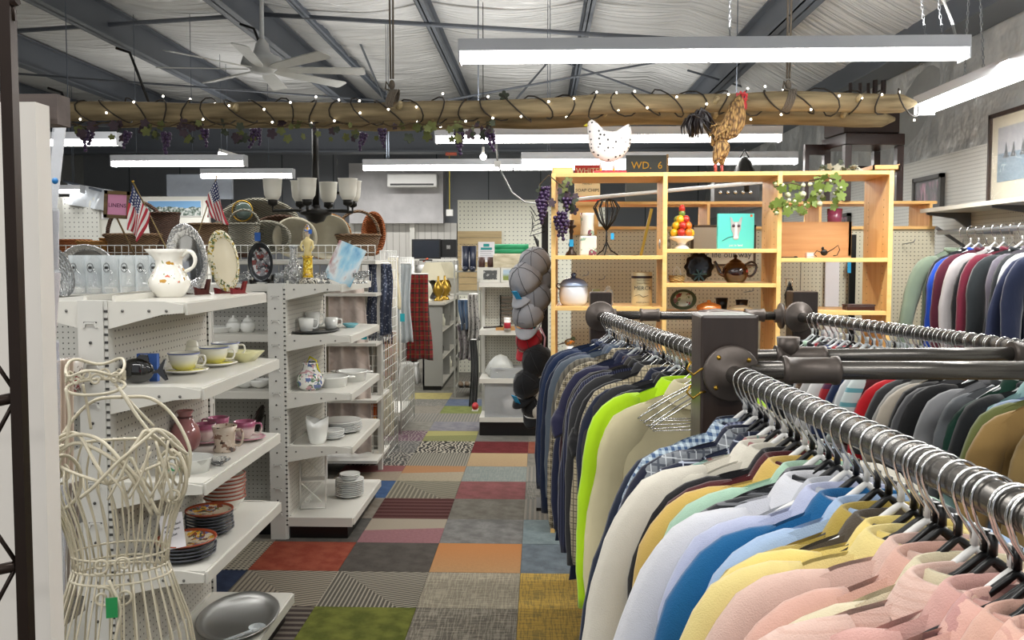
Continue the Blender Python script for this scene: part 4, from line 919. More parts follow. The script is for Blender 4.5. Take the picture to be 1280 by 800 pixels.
c = P(218, 686, 2.80); t = rt('price_card', 'white handwritten price card leaning on the front plate stack', 'card', c, (-.25, -.25, -.1))
MB().box(-.043, .043, -.0008, .0008, 0, .115).build('card', plain('paper_white', '#e4e1e4', .7, 0, .01), t)
ink = plain('ink', '#2a2a2c', .6)
for k, (s_, z_) in enumerate([('Vintage Poland', .078), ('Apple Plates', .062), ('$32/set', .045)]): text(s_, .0115, ink, t, (0, -.0014, z_), (PI/2, -.12, 0))
# -- base shelf
p = on(298, 3.30, z5); t = rt('serving_tray', 'large oval stainless serving tray on the bottom shelf', 'tray', p, .15)
m = MB(); m.lathe([(0, .004), (.095, .004), (.112, .014), (.135, .026), (.139, .024), (.12, .010), (.1, 0), (0, 0)], 48); m.v = [(v[0]*1.12, v[1]*1.75, v[2]) for v in m.v]; m.build('tray', plain('tray_steel', '#a3a3a1', .28, .9, .06, 5), t)
p = on(305, 3.14, z5+.006); t = rt('glass_ladle', 'clear glass ladle lying in the oval tray', 'ladle', p, 1.0); MB().tube([(-.1, 0, .02), (-.02, 0, .015), (.03, 0, .012)], .006, 8).build('handle', glass('tumbler_glass'), t); MB().lathe([(0, 0), (.025, .006), (.033, .02), (.03, .02), (.02, .01), (0, .006)], 20, (.06, 0, 0)).build('cup', glass('tumbler_glass'), t)

# -- end unit wares
w3 = [(z2, 263, 4.85, 'lid'), (z2, 292, 4.85, 'jar'), (z2, 309, 4.85, 'jar'), (z3, 285, 4.85, 'bowls')]
for k, px in enumerate((292, 310)):
    p = on(px, 4.84, z2); t = rt('ginger_jar', ['left', 'right'][k]+' of two small white lidded jars on the far facing shelf', 'jar', p)
    MB().lathe([(0, 0), (.03, 0), (.042, .025), (.04, .05), (.03, .06), (0, .062)]).build('body', white_china, t); MB().lathe([(.032, .062), (.02, .08), (.006, .085), (.008, .095), (0, .098)]).build('lid', white_china, t)
ware('serving_dish', 'flat white oval dish left of the two lidded jars', 'dish', plate_prof(.13, .03, .7), white_china, on(268, 4.84, z2), sx=1, sy=.7)
for k, (px, r) in enumerate([(276, .07), (306, .06), (325, .06)]):
    ware('bowl', ['left wide', 'middle fluted', 'right small'][k]+' pale bowl on the third facing shelf', 'bowl', cup_prof(r, .05, .5), white_china, on(px, 4.83, z3+.0))
p = on(322, 4.85, z4); t = rt('plate_rack', 'black wire plate rack holding dark trays on the low facing shelf', 'rack', p)
m = MB()
for k in range(3): m.tube([(-.06+.04*k, -.05, 0), (-.06+.04*k, -.05, .10), (-.05+.04*k, .05, .13), (-.06+.04*k, .05, 0)], .003, 6)
m.tube([(-.07, -.05, .004), (.06, -.05, .004)], .003, 6); m.build('wire_frame', black_iron, t); m = MB().ball((.0, .0, .10), (.014, .09, .10), 14, 10, Matrix.Rotation(.3, 4, 'Y')); m.build('dark_tray', plain('dark_brown', '#2a1a12', .3), t)
# glassware on top of end unit + shelf behind
p = on(328, 4.76, z1); t = rt('leaded_glass_plate', 'small dark oval picture plate on a black stand', 'plate', p)
leanplate(t, .07, .11, plain('dark_glass', '#3f4144', .1, .5), spots('dark_scene', '#77767a', ['#2b2b2e', '#7a3d3a', '#b7b7b7'], 25, .55), -.1, 0, .012, inner=.85); easel(t, .05, black_iron, 0, .05)
p = on(367, 4.74, z1); t = rt('decanter', 'clear glass decanter left of the yellow column figurine', 'decanter', p)
MB().lathe([(0, 0), (.052, 0), (.056, .015), (.056, .06), (.05, .085), (.03, .11), (.017, .135), (.017, .19), (.024, .205), (.02, .205), (.012, .19), (.012, .135), (.04, .08), (.045, .02), (0, .015)], 10).build('bottle', cg, t); MB().lathe([(.016, .2), (.024, .205), (.024, .212), (0, .215)], 12).build('stopper', glass('tumbler_glass'), t)
p = on(385, 4.74, z1); t = rt('figurine', 'lady figurine in cream top standing on a sparkling yellow column', 'figurine', p)
MB().lathe([(0, 0), (.055, 0), (.052, .02), (.035, .035), (0, .036)]).build('base', spots('mosaic_base', '#8b8678', ['#2c2a26', '#d5cfbf'], 60, .52), t)
MB().lathe([(0, .03), (.032, .035), (.028, .05), (.026, .14), (.032, .155), (0, .156)]).build('column', spots('gold_column', '#d6ad22', ['#f0dc6a', '#8d6c12'], 60, .55), t)
MB().lathe([(0, .15), (.024, .155), (.02, .175), (.016, .195), (.026, .225), (.028, .24), (.012, .25), (.010, .26), (0, .262)], 16, sy=.7).build('torso', plain('cream_dress', '#dccb8f', .4), t)
MB().tube([(-.026, 0, .235), (-.036, -.01, .205), (-.022, -.018, .185)], .007, 7).tube([(.026, 0, .235), (.034, -.01, .2), (.02, -.02, .18)], .007, 7).build('arms', plain('cream_dress', '#dccb8f', .4), t)
MB().ball((0, 0, .275), (.014, .014, .018)).build('head', plain('porc_skin', '#dcc8ae', .4), t); MB().lathe([(.018, .285), (.022, .29), (.012, .305), (.008, .325), (0, .33)]).build('headdress', spots('headdress', '#ded4c2', ['#c99a2c', '#2d5fb5'], 50, .55), t)
MB().box(.012, .03, -.02, -.018, .275, .30).build('blue_tag', plain('deep_blue', '#2360b8', .5), t)
p = on(420, 4.80, z1); t = rt('painted_tile', 'blue painting of walking figures leaning on a black wire easel', 'painting', p, (0, .38, -.15))
tl = NT('painted_tile'); nz = tl.noise(9, 4, stretch=(1, 1, .5)); tl.set(tl.ramp(nz, [(.32, hexc('9a5c5c')), (.40, hexc('cfd8dc')), (.5, hexc('8fc4dc')), (.6, hexc('4f93c4')), (.7, hexc('5f86a0'))]), .25)
MB().box(-.085, .085, -.004, .004, .01, .235, Matrix.Rotation(-.2, 4, 'X')).build('panel', tl.m, t)
m = MB(); m.tube([(-.06, -.03, 0), (-.06, .04, .004), (-.04, .06, .12)], .003, 6); m.tube([(.06, -.03, 0), (.06, .04, .004), (.04, .06, .12)], .003, 6); m.build('easel', black_iron, t)
crm = cg
for i in range(16):
    px = [300, 312, 340, 350, 358, 346, 402, 410, 300, 350, 440, 432, 448, 455, 336, 374][i]; Y = 4.74+.03*(i % 4) if px < 338 else 4.78+.06*(i % 3)
    h = [.06, .07, .05][i % 3]; r = .03
    q = on(px, Y if px < 335 else min(Y, 4.97), z1)
    ware('crystal_glass', 'small cut crystal glass in the row behind the platters', 'glass', [(0, 0), (.022, 0), (.02, .005), (.006, .012), (.006, h*.4), (r, h*.6), (r*1.05, h), (r*.95, h), (r*.85, h*.62), (0, h*.5)], crm, q, 14, group='crystal glasses on the middle top shelf')

# -- second gondola wares
p = on(395, 4.9, z2); t = rt('serving_tray', 'long flat black tray on the second shelf of the far unit', 'tray', p); m = MB(); m.lathe([(0, 0), (.10, 0), (.13, .01), (.125, .013), (.1, .004), (0, .004)], 36); m.v = [(v[0], v[1]*1.7, v[2]) for v in m.v]; m.build('tray', plain('matt_black', '#111110', .3), t)
for k, (px, Y, r, h) in enumerate([(383, 4.86, .045, .075), (391, 5.02, .045, .10), (414, 5.05, .042, .065)]):
    p = on(px, Y, z2+.006); t = rt('mug', ['near left', 'tall rear', 'right hand'][k]+' plain white mug on the black tray', 'mug', p); MB().lathe([(0, 0), (r*.8, 0), (r, h), (r*.92, h), (r*.75, .01), (0, .008)], 24).build('body', white_china, t); handle(r*.85, h, 1).build('handle', white_china, t)
ware('small_dish', 'small aqua glass dish beside the white mugs', 'dish', plate_prof(.05, .022, .5), plain('aqua_glass', '#6fb6c4', .1, coat=1), on(438, 5.2, z2))
p = on(388, 4.78, z3); t = rt('flower_vase', 'round white vase painted with blue and pink flowers and yellow ribbon', 'vase', p)
MB().lathe([(0, 0), (.05, 0), (.07, .02), (.078, .05), (.068, .085), (.042, .115), (.036, .14), (.044, .155), (.04, .156), (.03, .14), (0, .12)], 30).build('body', spots('flower_vase', '#e6e6e0', ['#5b6d9c', '#5f7d62', '#c79aa0'], 24, .57), t)
MB().tube([(-.02, 0, .15), (.0, 0, .185), (.035, 0, .165), (.045, 0, .12), (.06, .0, .09)], [.004, .012, .01, .01, .004], 8, sq=.5).build('ribbon', yel, t)
for k, (px, Y) in enumerate([(416, 4.92), (440, 5.15)]):
    p = on(px, Y, z3); t = rt('casserole_dish', ['round white casserole beside the flower vase', 'oval white casserole at the far end of the shelf'][k], 'dish', p); MB().lathe([(0, 0), (.08, 0), (.088, .05), (.1, .055), (.1, .06), (.083, .06), (.075, .01), (0, .01)], 32, sy=1.1).build('dish', white_china, t)
    m = MB(); [m.tube([(-.095, -.02, .054), (-.125, 0, .054), (-.095, .02, .054)], .006, 7), m.tube([(.095, -.02, .054), (.125, 0, .054), (.095, .02, .054)], .006, 7)]; m.build('handles', white_china, t)
stack('white_plate', 'white dinner plate stacked on the fourth shelf', 'plate', 426, 5.06, z4, 7, .125, .0085, white_china, grp='white dinner plates on the fourth shelf', wel=white_china, edge=plain('plate_grey', '#c9cbc9', .2))
stack('small_plate', 'small white plate stacked beside the tall vase', 'plate', 415, 4.86, z4, 5, .07, .008, white_china, grp='small white plates beside the vase', wel=white_china, edge=plain('plate_grey', '#c9cbc9', .2))
p = on(397, 4.74, z4); t = rt('vase', 'white scoop-rimmed vase at the front of the fourth shelf', 'vase', p)
MB().lathe([(0, 0), (.042, 0), (.048, .02), (.06, .09), (.064, .14), (.059, .138), (.05, .07), (0, .02)], 32, wob=None).build('body', white_china, t); o = t.children[0]
for v in o.data.vertices:
    if v.co.z > .1: v.co.z += -.02+.020*abs(v.co.x)/.06*1.6
stack('side_plate', 'white side plate in the bottom shelf stack', 'plate', 437, 5.08, z5, 9, .085, .011, white_china, grp='white side plates on the bottom shelf', wel=white_china, edge=plain('plate_grey', '#c9cbc9', .2))
stack('saucer', 'white saucer on top of the side plate stack', 'saucer', 437, 5.08, z5+.10, 3, .062, .010, white_china, grp='white saucers on the plate stack', wel=white_china, edge=plain('plate_grey', '#c9cbc9', .2))
p = on(392, 4.86, z5); t = rt('wire_stand', 'white two-tier wire stand on the bottom shelf', 'stand', p, .2); ww = plain('white_wire', '#dddcd6', .35)
m = MB(); 
for sx_ in (-.07, .07):
    for sy_ in (-.05, .05): m.tube([(sx_, sy_, 0), (sx_, sy_, .33)], .0035, 6)
for zz in (.005, .16, .325):
    m.tube([(-.07, -.05, zz), (.07, -.05, zz), (.07, .05, zz), (-.07, .05, zz)], .0035, 6, closed=True)
m.build('frame', ww, t); MB().box(-.07, .07, -.05, .05, .158, .162).box(-.07, .07, -.05, .05, .003, .007).build('tier', ww, t)
m = MB()
for z0 in (.02, .18): m.tube([(-.06, -.05, z0+.13), (-.02, -.05, z0+.09), (.05, -.05, z0+.02)], .003, 6); m.tube([(-.03+.02*math.cos(a)*(1-a/12), -.05, z0+.03+.02*math.sin(a)*(1-a/12)) for a in [k*.5 for k in range(18)]], .002, 5)
m.build('scroll', ww, t)

# ================================================================ WIRE DRESS FORM
Yd = 1.95; cx = P(149, 600, Yd).x
df = thing('wire_dress_form', uniq('cream painted wire dress form with scroll collar standing before the near shelf'), 'dress form', (cx, Yd, 0), .25)
wm = plain('cream_wire', '#c4bca6', .35, 0, .12, 20, coat=.2)
def zy(y): return 1.55-(y-322)/F*Yd
PRF = [(zy(548), .118, .050), (zy(575), .142, .085), (zy(600), .153, .105), (zy(625), .146, .095), (zy(660), .122, .08), (zy(695), .106, .07), (zy(718), .103, .068), (zy(745), .118, .085), (zy(800), .150, .12), (zy(880), .172, .145), (zy(960), .18, .155)]
def prof_at(z):
    for i in range(len(PRF)-1):
        a, b = PRF[i], PRF[i+1]
        if a[0] >= z >= b[0]:
            k = (a[0]-z)/(a[0]-b[0]); return a[1]*(1-k)+b[1]*k, a[2]*(1-k)+b[2]*k
    return PRF[-1][1:] if z < PRF[-1][0] else PRF[0][1:]
def dp(a, z, k=1.0):
    rx, ry = prof_at(z); return Vector((rx*math.cos(a)*k, ry*math.sin(a)*k, z))
zw = zy(718); zb = PRF[-1][0]
for i in range(34):
    a = 2*PI*(i+.5)/34; wv_ = random.uniform(-.02, .02)
    MB().tube([dp(a+wv_*math.sin(j/3), zw+(zb-zw)*j/9) for j in range(10)], .0024, 6).build('skirt_wire', wm, df)
    top = zy(560) if math.sin(a) > 0 else zy(598-26*abs(math.cos(a)))
    MB().tube([dp(a+.10*math.sin(PI*j/11), zw+(top-zw)*j/11) for j in range(12)], .0024, 6).build('bodice_wire', wm, df)
def ring(z, r=.003, n=40, f=None, name='hoop'):
    return MB().tube([dp(2*PI*k/n, z+(f(2*PI*k/n) if f else 0)) for k in range(n)], r, 6, closed=True).build(name, wm, df)
ring(zw, .0032); ring(zw-.022, .003); ring(zb, .004); ring(zy(700), .0026)
ring(zy(598), .0036, f=lambda a: .045*abs(math.cos(a)) if math.sin(a) < 0 else .065, name='neckline')
for sd in (-1, 1):
    # shoulder loops, front and back
    MB().ctube([(sd*.148, -.01, zy(612)), (sd*.153, -.02, zy(580)), (sd*.12, -.035, zy(548)), (sd*.075, -.045, zy(541)), (sd*.03, -.09, zy(572)), (0, -.105, zy(598))], .0042, 8).build('shoulder_wire', wm, df)
    MB().ctube([(sd*.148, .02, zy(612)), (sd*.15, .04, zy(575)), (sd*.11, .06, zy(532)), (sd*.06, .06, zy(508)), (0, .055, zy(505))], .004, 8).build('shoulder_wire', wm, df)
    MB().tube([(sd*(.118+.036*math.cos(q)), -.02-.045*math.cos(q)*.5, zy(604)+.062*math.sin(q)) for q in [2*PI*k/22 for k in range(22)]], .0045, 8, closed=True).build('armhole_ring', wm, df)
    MB().ctube([(sd*.10, -.05, zy(560)), (sd*.07-.02, -.045, zy(520)), (sd*.055-.045, -.03, zy(485))], .004, 8).build('neck_wire', wm, df)
    MB().ctube([(sd*.07, .05, zy(545)), (sd*.05-.025, .045, zy(515)), (sd*.035-.045, .03, zy(485))], .0035, 8).build('neck_wire', wm, df)
    def spiral(c, r0, turns, ang0, sgn, yo=-.06, n=20): return [(c[0]+r0*(1-k/n*.75)*math.cos(ang0+sgn*turns*2*PI*k/n), yo, c[1]+r0*(1-k/n*.75)*math.sin(ang0+sgn*turns*2*PI*k/n)) for k in range(n+1)]
    MB().tube(spiral((sd*.118, zy(590)), .028, 1.4, 1.0, sd, -.05), .003, 7).build('scroll', wm, df)
    MB().tube(spiral((sd*.128, zy(625)), .020, 1.2, 4.0, -sd, -.055), .003, 7).build('scroll', wm, df)
    MB().tube(spiral((sd*.022, zw-.045), .026, 1.3, 2.0, sd, -.085), .003, 7).build('scroll', wm, df)
    MB().tube(spiral((sd*.024, zw+.03), .020, 1.2, 4.0, -sd, -.09), .003, 7).build('scroll', wm, df)
# lattice bust
for k in range(1, 6, 2):
    MB().tube([dp(-PI/2+.25*k, zy(560+6*k)), dp(-PI/2+.25*k+.35, zy(612))], .0028, 6).build('lattice_wire', wm, df)
    MB().tube([dp(-PI/2+.25*k+.4, zy(566)), dp(-PI/2+.25*k, zy(612))], .0028, 6).build('lattice_wire', wm, df)
MB().ctube([(0, -.10, zy(598)), (.03, -.10, zy(572)), (.06, -.085, zy(548)), (.075, -.07, zy(538)), (.11, -.05, zy(560)), (.148, -.02, zy(600))], .0042, 8).build('bust_wire', wm, df)
for off in (0, 1):
    def q_(px, py, y=-.07): return ((px-149)*Yd/F, y, zy(py))
    k_ = 7*off
    MB().ctube([q_(64+k_, 612, -.02), q_(66+k_, 580, -.04), q_(82+k_, 553+k_, -.05), q_(108, 541+k_*1.5, -.05), q_(138, 546+k_*2, -.08), q_(163, 568+k_, -.105), q_(186-k_, 596, -.11), q_(205-k_, 640, -.10)], .0042, 8).build('yoke_wire', wm, df)
MB().ctube([q_(118, 612, -.11), q_(135, 598, -.12), q_(160, 572, -.12), q_(176, 558, -.12), q_(196, 541, -.10), q_(206, 536, -.09), q_(222, 556, -.07), q_(236, 572, -.05)], .004, 8).build('yoke_wire', wm, df)
for k in range(0, 5, 2):
    MB().ctube([q_(150+14*k, 582-9*k, -.12), q_(165+14*k, 600, -.125), q_(172+13*k, 628-2*k, -.115)], .003, 6).build('lattice_wire', wm, df)
    MB().ctube([q_(176+11*k, 558-3*k, -.115), q_(166+12*k, 585, -.125), q_(150+12*k, 615, -.12)], .003, 6).build('lattice_wire', wm, df)
# crown collar
for zz, fl_ in ((zy(486), 0), (zy(464), .010)):
    MB().tube([(.062*math.cos(q)-.045, .045*math.sin(q), zz+.5*fl_+fl_*math.sin(3*q)+.012*(-math.sin(q))*(-1)) for q in [2*PI*k/40 for k in range(40)]], .0035, 7, closed=True).build('collar_ring', wm, df)
for k in range(9):
    a0 = 2*PI*k/9; m = MB(); pts = []
    for j in range(20):
        q = j*.42; r = .014*(1-j/24); aa = a0+r*math.cos(q)/.06; pts.append((.062*math.cos(aa)-.045, .045*math.sin(aa), zy(474)+r*math.sin(q)*1.1))
    m.tube(pts, .0028, 6).build('collar_scroll', wm, df)
MB().ctube([(-.005, -.10, zw), (.02, -.115, zw-.06), (.012, -.125, zw-.12), (-.005, -.13, zw-.2)], .004, 7).build('front_scroll', wm, df)
MB().box(-.006, .018, -.128, -.126, zw-.075, zw-.03).build('green_tag', plain('green_tag', '#1f8a4c', .4), df)
MB().tube([(0, 0, 0), (0, 0, zb)], .012, 10).lathe([(0, 0), (.14, 0), (.14, .012), (.02, .02), (0, .02)], 30).build('stand', wm, df)
m = MB(); m.tube([(-.17, 0, zb), (.17, 0, zb)], .004, 6); m.tube([(0, -.15, zb), (0, .15, zb)], .004, 6); m.build('cross_brace', wm, df)

# ================================================================ LEFT FOREGROUND: CARD RACK
mr = thing('metal_display_rack', uniq('dark brown metal display rack post with cross braces at the left edge'), 'rack', (-.55, .9, 0))
rusty = plain('brown_metal', '#2c211b', .35, .6, .2, 20)
def mrp(px, py, Y=.9): return P(px, py, Y)-mr.location
MB().box(-.0062, .0062, -.006, .006, 0, 2.2).build('post', rusty, mr, (XP(24, .9, 1.4)+.55, 0, 0))
for y0_ in (494, 705, -2):
    m = MB(); a = mrp(-60, y0_+20); b = mrp(22, y0_+2); m.tube([a, b], .006, 6); m.build('shelf_bar', rusty, mr)
    if y0_ > 0:
        m = MB(); m.tube([mrp(-20, y0_-62), mrp(22, y0_)], .0025, 6); m.tube([mrp(-25, y0_+88), mrp(22, y0_)], .0025, 6); m.build('brace', rusty, mr)
MB().tube([mrp(16, 0), mrp(16, 26)], .0022, 6).tube([mrp(-5, 45), mrp(16, 26)], .0022, 6).build('hook_bar', rusty, mr)
pr = thing('greeting_card_spinner', uniq('white panel of the greeting card display behind the brown rack post'), 'card display', (-.66, 1.1, 0))
o = -pr.location
x1 = XP(57, 1.02, 1.3); MB().box(x1-.30, x1, 1.02, 1.05, 0.05, 1.735).build('white_panel', plain('panel_white', '#d5d0c9', .6, 0, .02, 2), pr, o)
MB().box(x1-.25, x1+.004, 1.06, 1.09, 1.715, 1.752).build('top_beam', wood('old_beam', '#4d4441', '#6a5f5a', 'X', .8), pr, o)
MB().box(XP(58, 2.3, 1.2)-.03, XP(62, 2.3, 1.2), 2.3, 2.32, 0.0, 1.75).build('card_rack_pole', white_metal, pr, o)
# cards and bagged prints in the display, nearest first
CD = [((70, 205), 1.5, .022, .17, 'e3e3e4', .16, 'clear sleeved print leaning out at the top of the card display', 0), ((64, 385), 1.3, .022, .11, 'd4c2bc', .12, 'blank kraft card in clear sleeve below the crystal bowl', 0), ((66, 300), 1.45, .022, .10, 'bcb8be', .05, 'clear bagged card beside the tumblers', 0),
      ((68, 470), 1.5, .020, .12, 'a9a0ac', 0, 'lilac sleeved card above the striped cards', 0), ((68, 525), 1.35, .03, .19, 'cbb9a9', .03, 'bundle of thin cream cards in clear sleeves', 1), ((74, 500), 1.5, .02, .05, 'cf5f86', 0, 'pink and orange printed card edge', 0), ((66, 470), 1.35, .02, .035, 'b08a6c', 0, 'small tan card tab beside the white display', 0),
      ((62, 700), 1.2, .040, .16, '8da3a5', .0, 'pale blue holiday greeting card with daisies at lower left', 2), ((76, 680), 1.4, .02, .2, '8d8279', .06, 'dark edged cards standing behind the holiday card', 1), ((60, 600), 1.15, .035, .14, 'cdc9c0', 0, 'card with yellow green meadow painting at lower left', 3)]
for (pxy, Y, w_, h, colr, lean, lab, kind) in CD:
    Y *= 1.62; w_ *= 1.62; h *= 1.62
    p = P(*pxy, Y); t = thing('greeting_card', uniq(lab), 'card', p, (0, lean, -.2)); m = MB()
    n_ = 5 if kind == 1 else 1
    if kind == 1: w_ *= .25
    for k in range(n_): m.box(-w_/2+k*.0025, w_/2+k*.0025, k*.012, k*.012+.003, -h/2, h/2)
    if kind == 3:
        q = NT('meadow_card'); z = q.xyz()[2]; q.set(q.mix(q.M('LESS_THAN', q.M('ADD', z, q.M('MULTIPLY', q.noise(40), .03)), -.03), (.6, .58, .53), (.42, .44, .12)), .5); mt = q.m
    else: mt = plain('card_'+colr, '#'+colr, .4, 0, .1, 20)
    m.build('card', mt, t)
    m = MB().box(-w_/2-.004, w_/2+.004+(n_-1)*.0025, -.003, -.0022, -h/2-.006, h/2+.008); m.build('clear_sleeve', clearplast('sleeve', '#d9dde4', .3, .12), t)
    if kind == 2:
        text('holiday\nblessings', .013, ink, t, (0, -.004, .03), (PI/2, 0, 0)); m = MB()
        for k in range(7):
            c = Vector((random.uniform(-.016, .016), -.004, random.uniform(-.07, -.01)))
            for q in range(6): m.ball(c+Vector((.005*math.cos(q*PI/3), 0, .005*math.sin(q*PI/3))), (.003, .0006, .003), 6, 4)
        m.build('daisy_print', white_plastic, t)
t = rt('blue_sticker', 'round blue price sticker on the clear sleeved print', 'sticker', P(69, 226, 2.36)); MB().lathe([(0, 0), (.009, 0), (.009, .001), (0, .001)], 16, M=Matrix.Rotation(PI/2, 4, 'X')).build('disc', plain('sticker_blue', '#1b6fae', .4), t)
p = P(76, 442, 2.2); t = rt('floral_tin', 'red and white floral patterned tin behind the dress form collar', 'tin', on(84, 2.68, LV[1])); MB().lathe([(0, 0), (.05, 0), (.05, .1), (.047, .105), (0, .105)]).build('body', spots('red_floral', '#cfc8c0', ['#8f3b3b', '#6b5f52'], 40, .58), t)
# ================================================================ BOOKCASE
BL = Vector((XP(689, 4.80, 1.3), 4.80, 0)); BA = -.055
BW = 1.825; BT = 2.015; BD = .42
bc = thing('open_bookcase', uniq('tall open-backed birch bookcase with three bays behind the clothes racks'), 'bookcase', BL, BA)
def bpan(x0, x1, y0, y1, z0, z1, name, mt): return MB().box(x0, x1, y0, y1, z0, z1).build(name, mt, bc, bev=.0015)
bpan(0, BW, 0, BD, BT-.022, BT, 'top_panel', oak)
XS = [0, .610, 1.222, BW-.022]
for x in XS: bpan(x, x+.022, 0.0, BD, 0, BT-.022, 'side_panel', oak_z)
for x in XS: bpan(x-.001, x+.023, -.003, 0.0, 0, BT, 'edge_strip', oak_edge)
BS = {0: [1.562, 1.278, .95, .6, .1], 1: [1.598, 1.41, 1.245, .95, .6, .1], 2: [1.548, 1.262, .95, .6, .1]}
for b, zs in BS.items():
    for z in zs: bpan(XS[b]+.022, XS[b+1], .004, BD, z-.022, z, 'shelf_board', oak); bpan(XS[b]+.022, XS[b+1], .0, .004, z-.022, z, 'edge_strip', oak_edge)
m = MB()
for x in (XS[1]-.0006, XS[2]-.0006, XS[3]-.0006):
    for yy in (.08, BD-.08):
        for k in range(40): m.box(x, x+.0006, yy-.003, yy+.003, .3+.04*k, .306+.04*k)
m.build('shelf_pin_holes', plain('pin_hole', '#6b4d2c', .8), bc)
def bkp(px, d, z):
    Y = 4.8
    for _ in range(4): X = XP(px, Y, z); Y = 4.8+math.sin(BA)*(X-BL.x)+d
    return Vector((X, Y, z))
s1, s2 = 1.562, 1.278
u1, u2, u3 = 1.598, 1.41, 1.245
v1, v2 = 1.548, 1.262
# bay one
p = bkp(714, .12, s1); t = rt('candlestick', 'dark turned candlestick with blue tag on the bookcase', 'candlestick', p)
MB().lathe([(0, 0), (.035, 0), (.03, .012), (.015, .03), (.012, .05), (.018, .06), (.010, .08), (.009, .12), (.014, .135), (.010, .15), (.03, .165), (.03, .17), (.012, .172), (.016, .2), (0, .2)]).build('stem', plain('dark_bronze', '#3a2c24', .35, .5), t); MB().box(-.012, .012, -.026, -.024, .05, .09).build('blue_tag', blue_tag, t)
mush = spots('mushroom_print', '#e2ddd0', ['#7c4452', '#8fae9a'], 16, .60)
p = bkp(735, .14, s1); t = rt('canister', 'lower square cream canister with mushroom motif', 'canister', p); MB().cbox((0, 0, .055), (.095, .08, .11)).build('body', mush, t, bev=.008)
p = bkp(734, .14, s1+.112); t = rt('canister', 'upper cream canister with mushroom motif stacked on the other', 'canister', p); MB().lathe([(0, 0), (.036, 0), (.040, .01), (.037, .06), (.04, .11), (.042, .128), (0, .13)]).build('body', mush, t)
p = bkp(758, .15, s1); t = rt('wire_whisk_stand', 'black balloon-shaped wire stand with blue tag', 'stand', p)
m = MB()
for k in range(6):
    a = PI*k/6
    for sd in (-1, 1): m.tube([(0, 0, .14), (sd*.045*math.cos(a), sd*.045*math.sin(a), .2), (sd*.075*math.cos(a), sd*.075*math.sin(a), .27), (sd*.05*math.cos(a), sd*.05*math.sin(a), .31), (0, 0, .318)], .0035, 6)
m.tube([(0, 0, .15), (0, 0, .05)], .005, 8)
for k in range(3): a = 2*PI*k/3+.3; m.tube([(0, 0, .08), (.025*math.cos(a), .025*math.sin(a), .03), (.07*math.cos(a), .07*math.sin(a), .003)], .004, 6)
m.build('wire', black_iron, t); MB().box(.02, .038, -.05, -.048, .09, .125).build('blue_tag', blue_tag, t)
p = bkp(801, .15, s1); t = rt('brass_ruler', 'slim golden wood bar leaning against the first bay side', 'ruler', p, (0, .22, 0)); MB().box(-.008, .008, -.006, .006, 0, .27).build('bar', brass, t)
p = bkp(717, .16, s2); t = rt('stock_pot', 'round white enamel pot with blue lid on the bookcase', 'pot', p)
MB().lathe([(0, 0), (.065, 0), (.078, .02), (.084, .06), (.08, .10), (.074, .115), (0, .115)], 32).build('body', zfade('enamel', '#dfe3e8', '#cfd9e6', .05, .12), t)
MB().lathe([(.083, .112), (.083, .118), (.06, .145), (.02, .158), (.012, .162), (.018, .175), (.010, .186), (0, .187)], 32).build('lid', zfade('enamel_lid', '#9eb1cf', '#33415f', .12, .16), t)
MB().tube([(-.08, 0, .09), (-.10, 0, .11), (-.09, 0, .125), (-.075, 0, .12)], .004, 7).build('handle', plain('navy_enamel', '#27304a', .2), t)
p = bkp(745, .2, s2); t = rt('small_jar', 'little yellow-green jar beside the enamel pot', 'jar', p); MB().lathe([(0, 0), (.03, 0), (.036, .03), (.03, .06), (.02, .07), (.022, .09), (0, .09)]).build('jar', plain('celadon', '#a5a878', .25), t)
p = bkp(760, .22, s2); t = rt('glass_jar', 'small clear jar with lid beside the yellow-green jar', 'jar', p); MB().lathe([(0, 0), (.028, 0), (.03, .07), (.02, .09), (0, .09)]).build('jar', glass('tumbler_glass'), t); MB().lathe([(0, .09), (.012, .092), (.016, .1), (0, .11)]).build('stopper', glass('tumbler_glass'), t)
p = bkp(802, .15, s2); t = rt('advertising_tin', 'tall cream round tin with dark lettering and band', 'tin', p); tin = plain('tin_cream', '#d6cba4', .3, .2, .05)
MB().lathe([(0, 0), (.056, 0), (.058, .004), (.058, .185), (.056, .19), (0, .19)], 32).build('body', tin, t); MB().lathe([(.0585, .155), (.0590, .156), (.059, .168), (.0585, .169)], 32).build('band', plain('tin_band', '#33242b', .4), t)
for s_, z_, q in (('MERCK', .10, .031), ('FANCY GOODS', .145, .010), ('Tobacco Mixture', .128, .010), ('FINEST QUALITY', .02, .010)): text(s_, q, ink, t, (0, -.0595, z_))
m = MB().tube([(-.05, -.0585, .055), (-.02, -.0598, .065), (0, -.0598, .05), (.03, -.0598, .06)], .0015, 5).build('ornament', ink, t)
# grape bunches hung at the left top corner
t = rt('grape_garland', 'purple grapes and leaves draped over the bookcase left corner', 'garland', bkp(686, -.02, 1.95))
for (dx, dy, dz) in [(-.03, -.02, -.05), (-.045, -.02, -.09), (-.03, .0, -.11), (.07, -.03, -.16), (.09, -.02, -.20), (.05, -.03, -.18), (-.02, -.02, -.02), (.10, -.02, -.08)]: put(gmesh, t, (dx, dy, dz), (0, .1, random.random()*6), 1.1)
for k in range(16): put(random.choice(leafmeshes), t, (random.uniform(-.05, .15), -.02, random.uniform(-.15, .03)), (random.uniform(-.5, .5), random.uniform(0, 6), random.uniform(-.5, .5)), random.uniform(.6, 1.1))
MB().tube([(-.04, -.02, -.1), (-.05, -.02, 0), (0, -.02, .05), (.06, -.02, .0), (.12, -.02, -.06)], .004, 6).build('vine', plain('vine', '#4a3c28', .9), t)
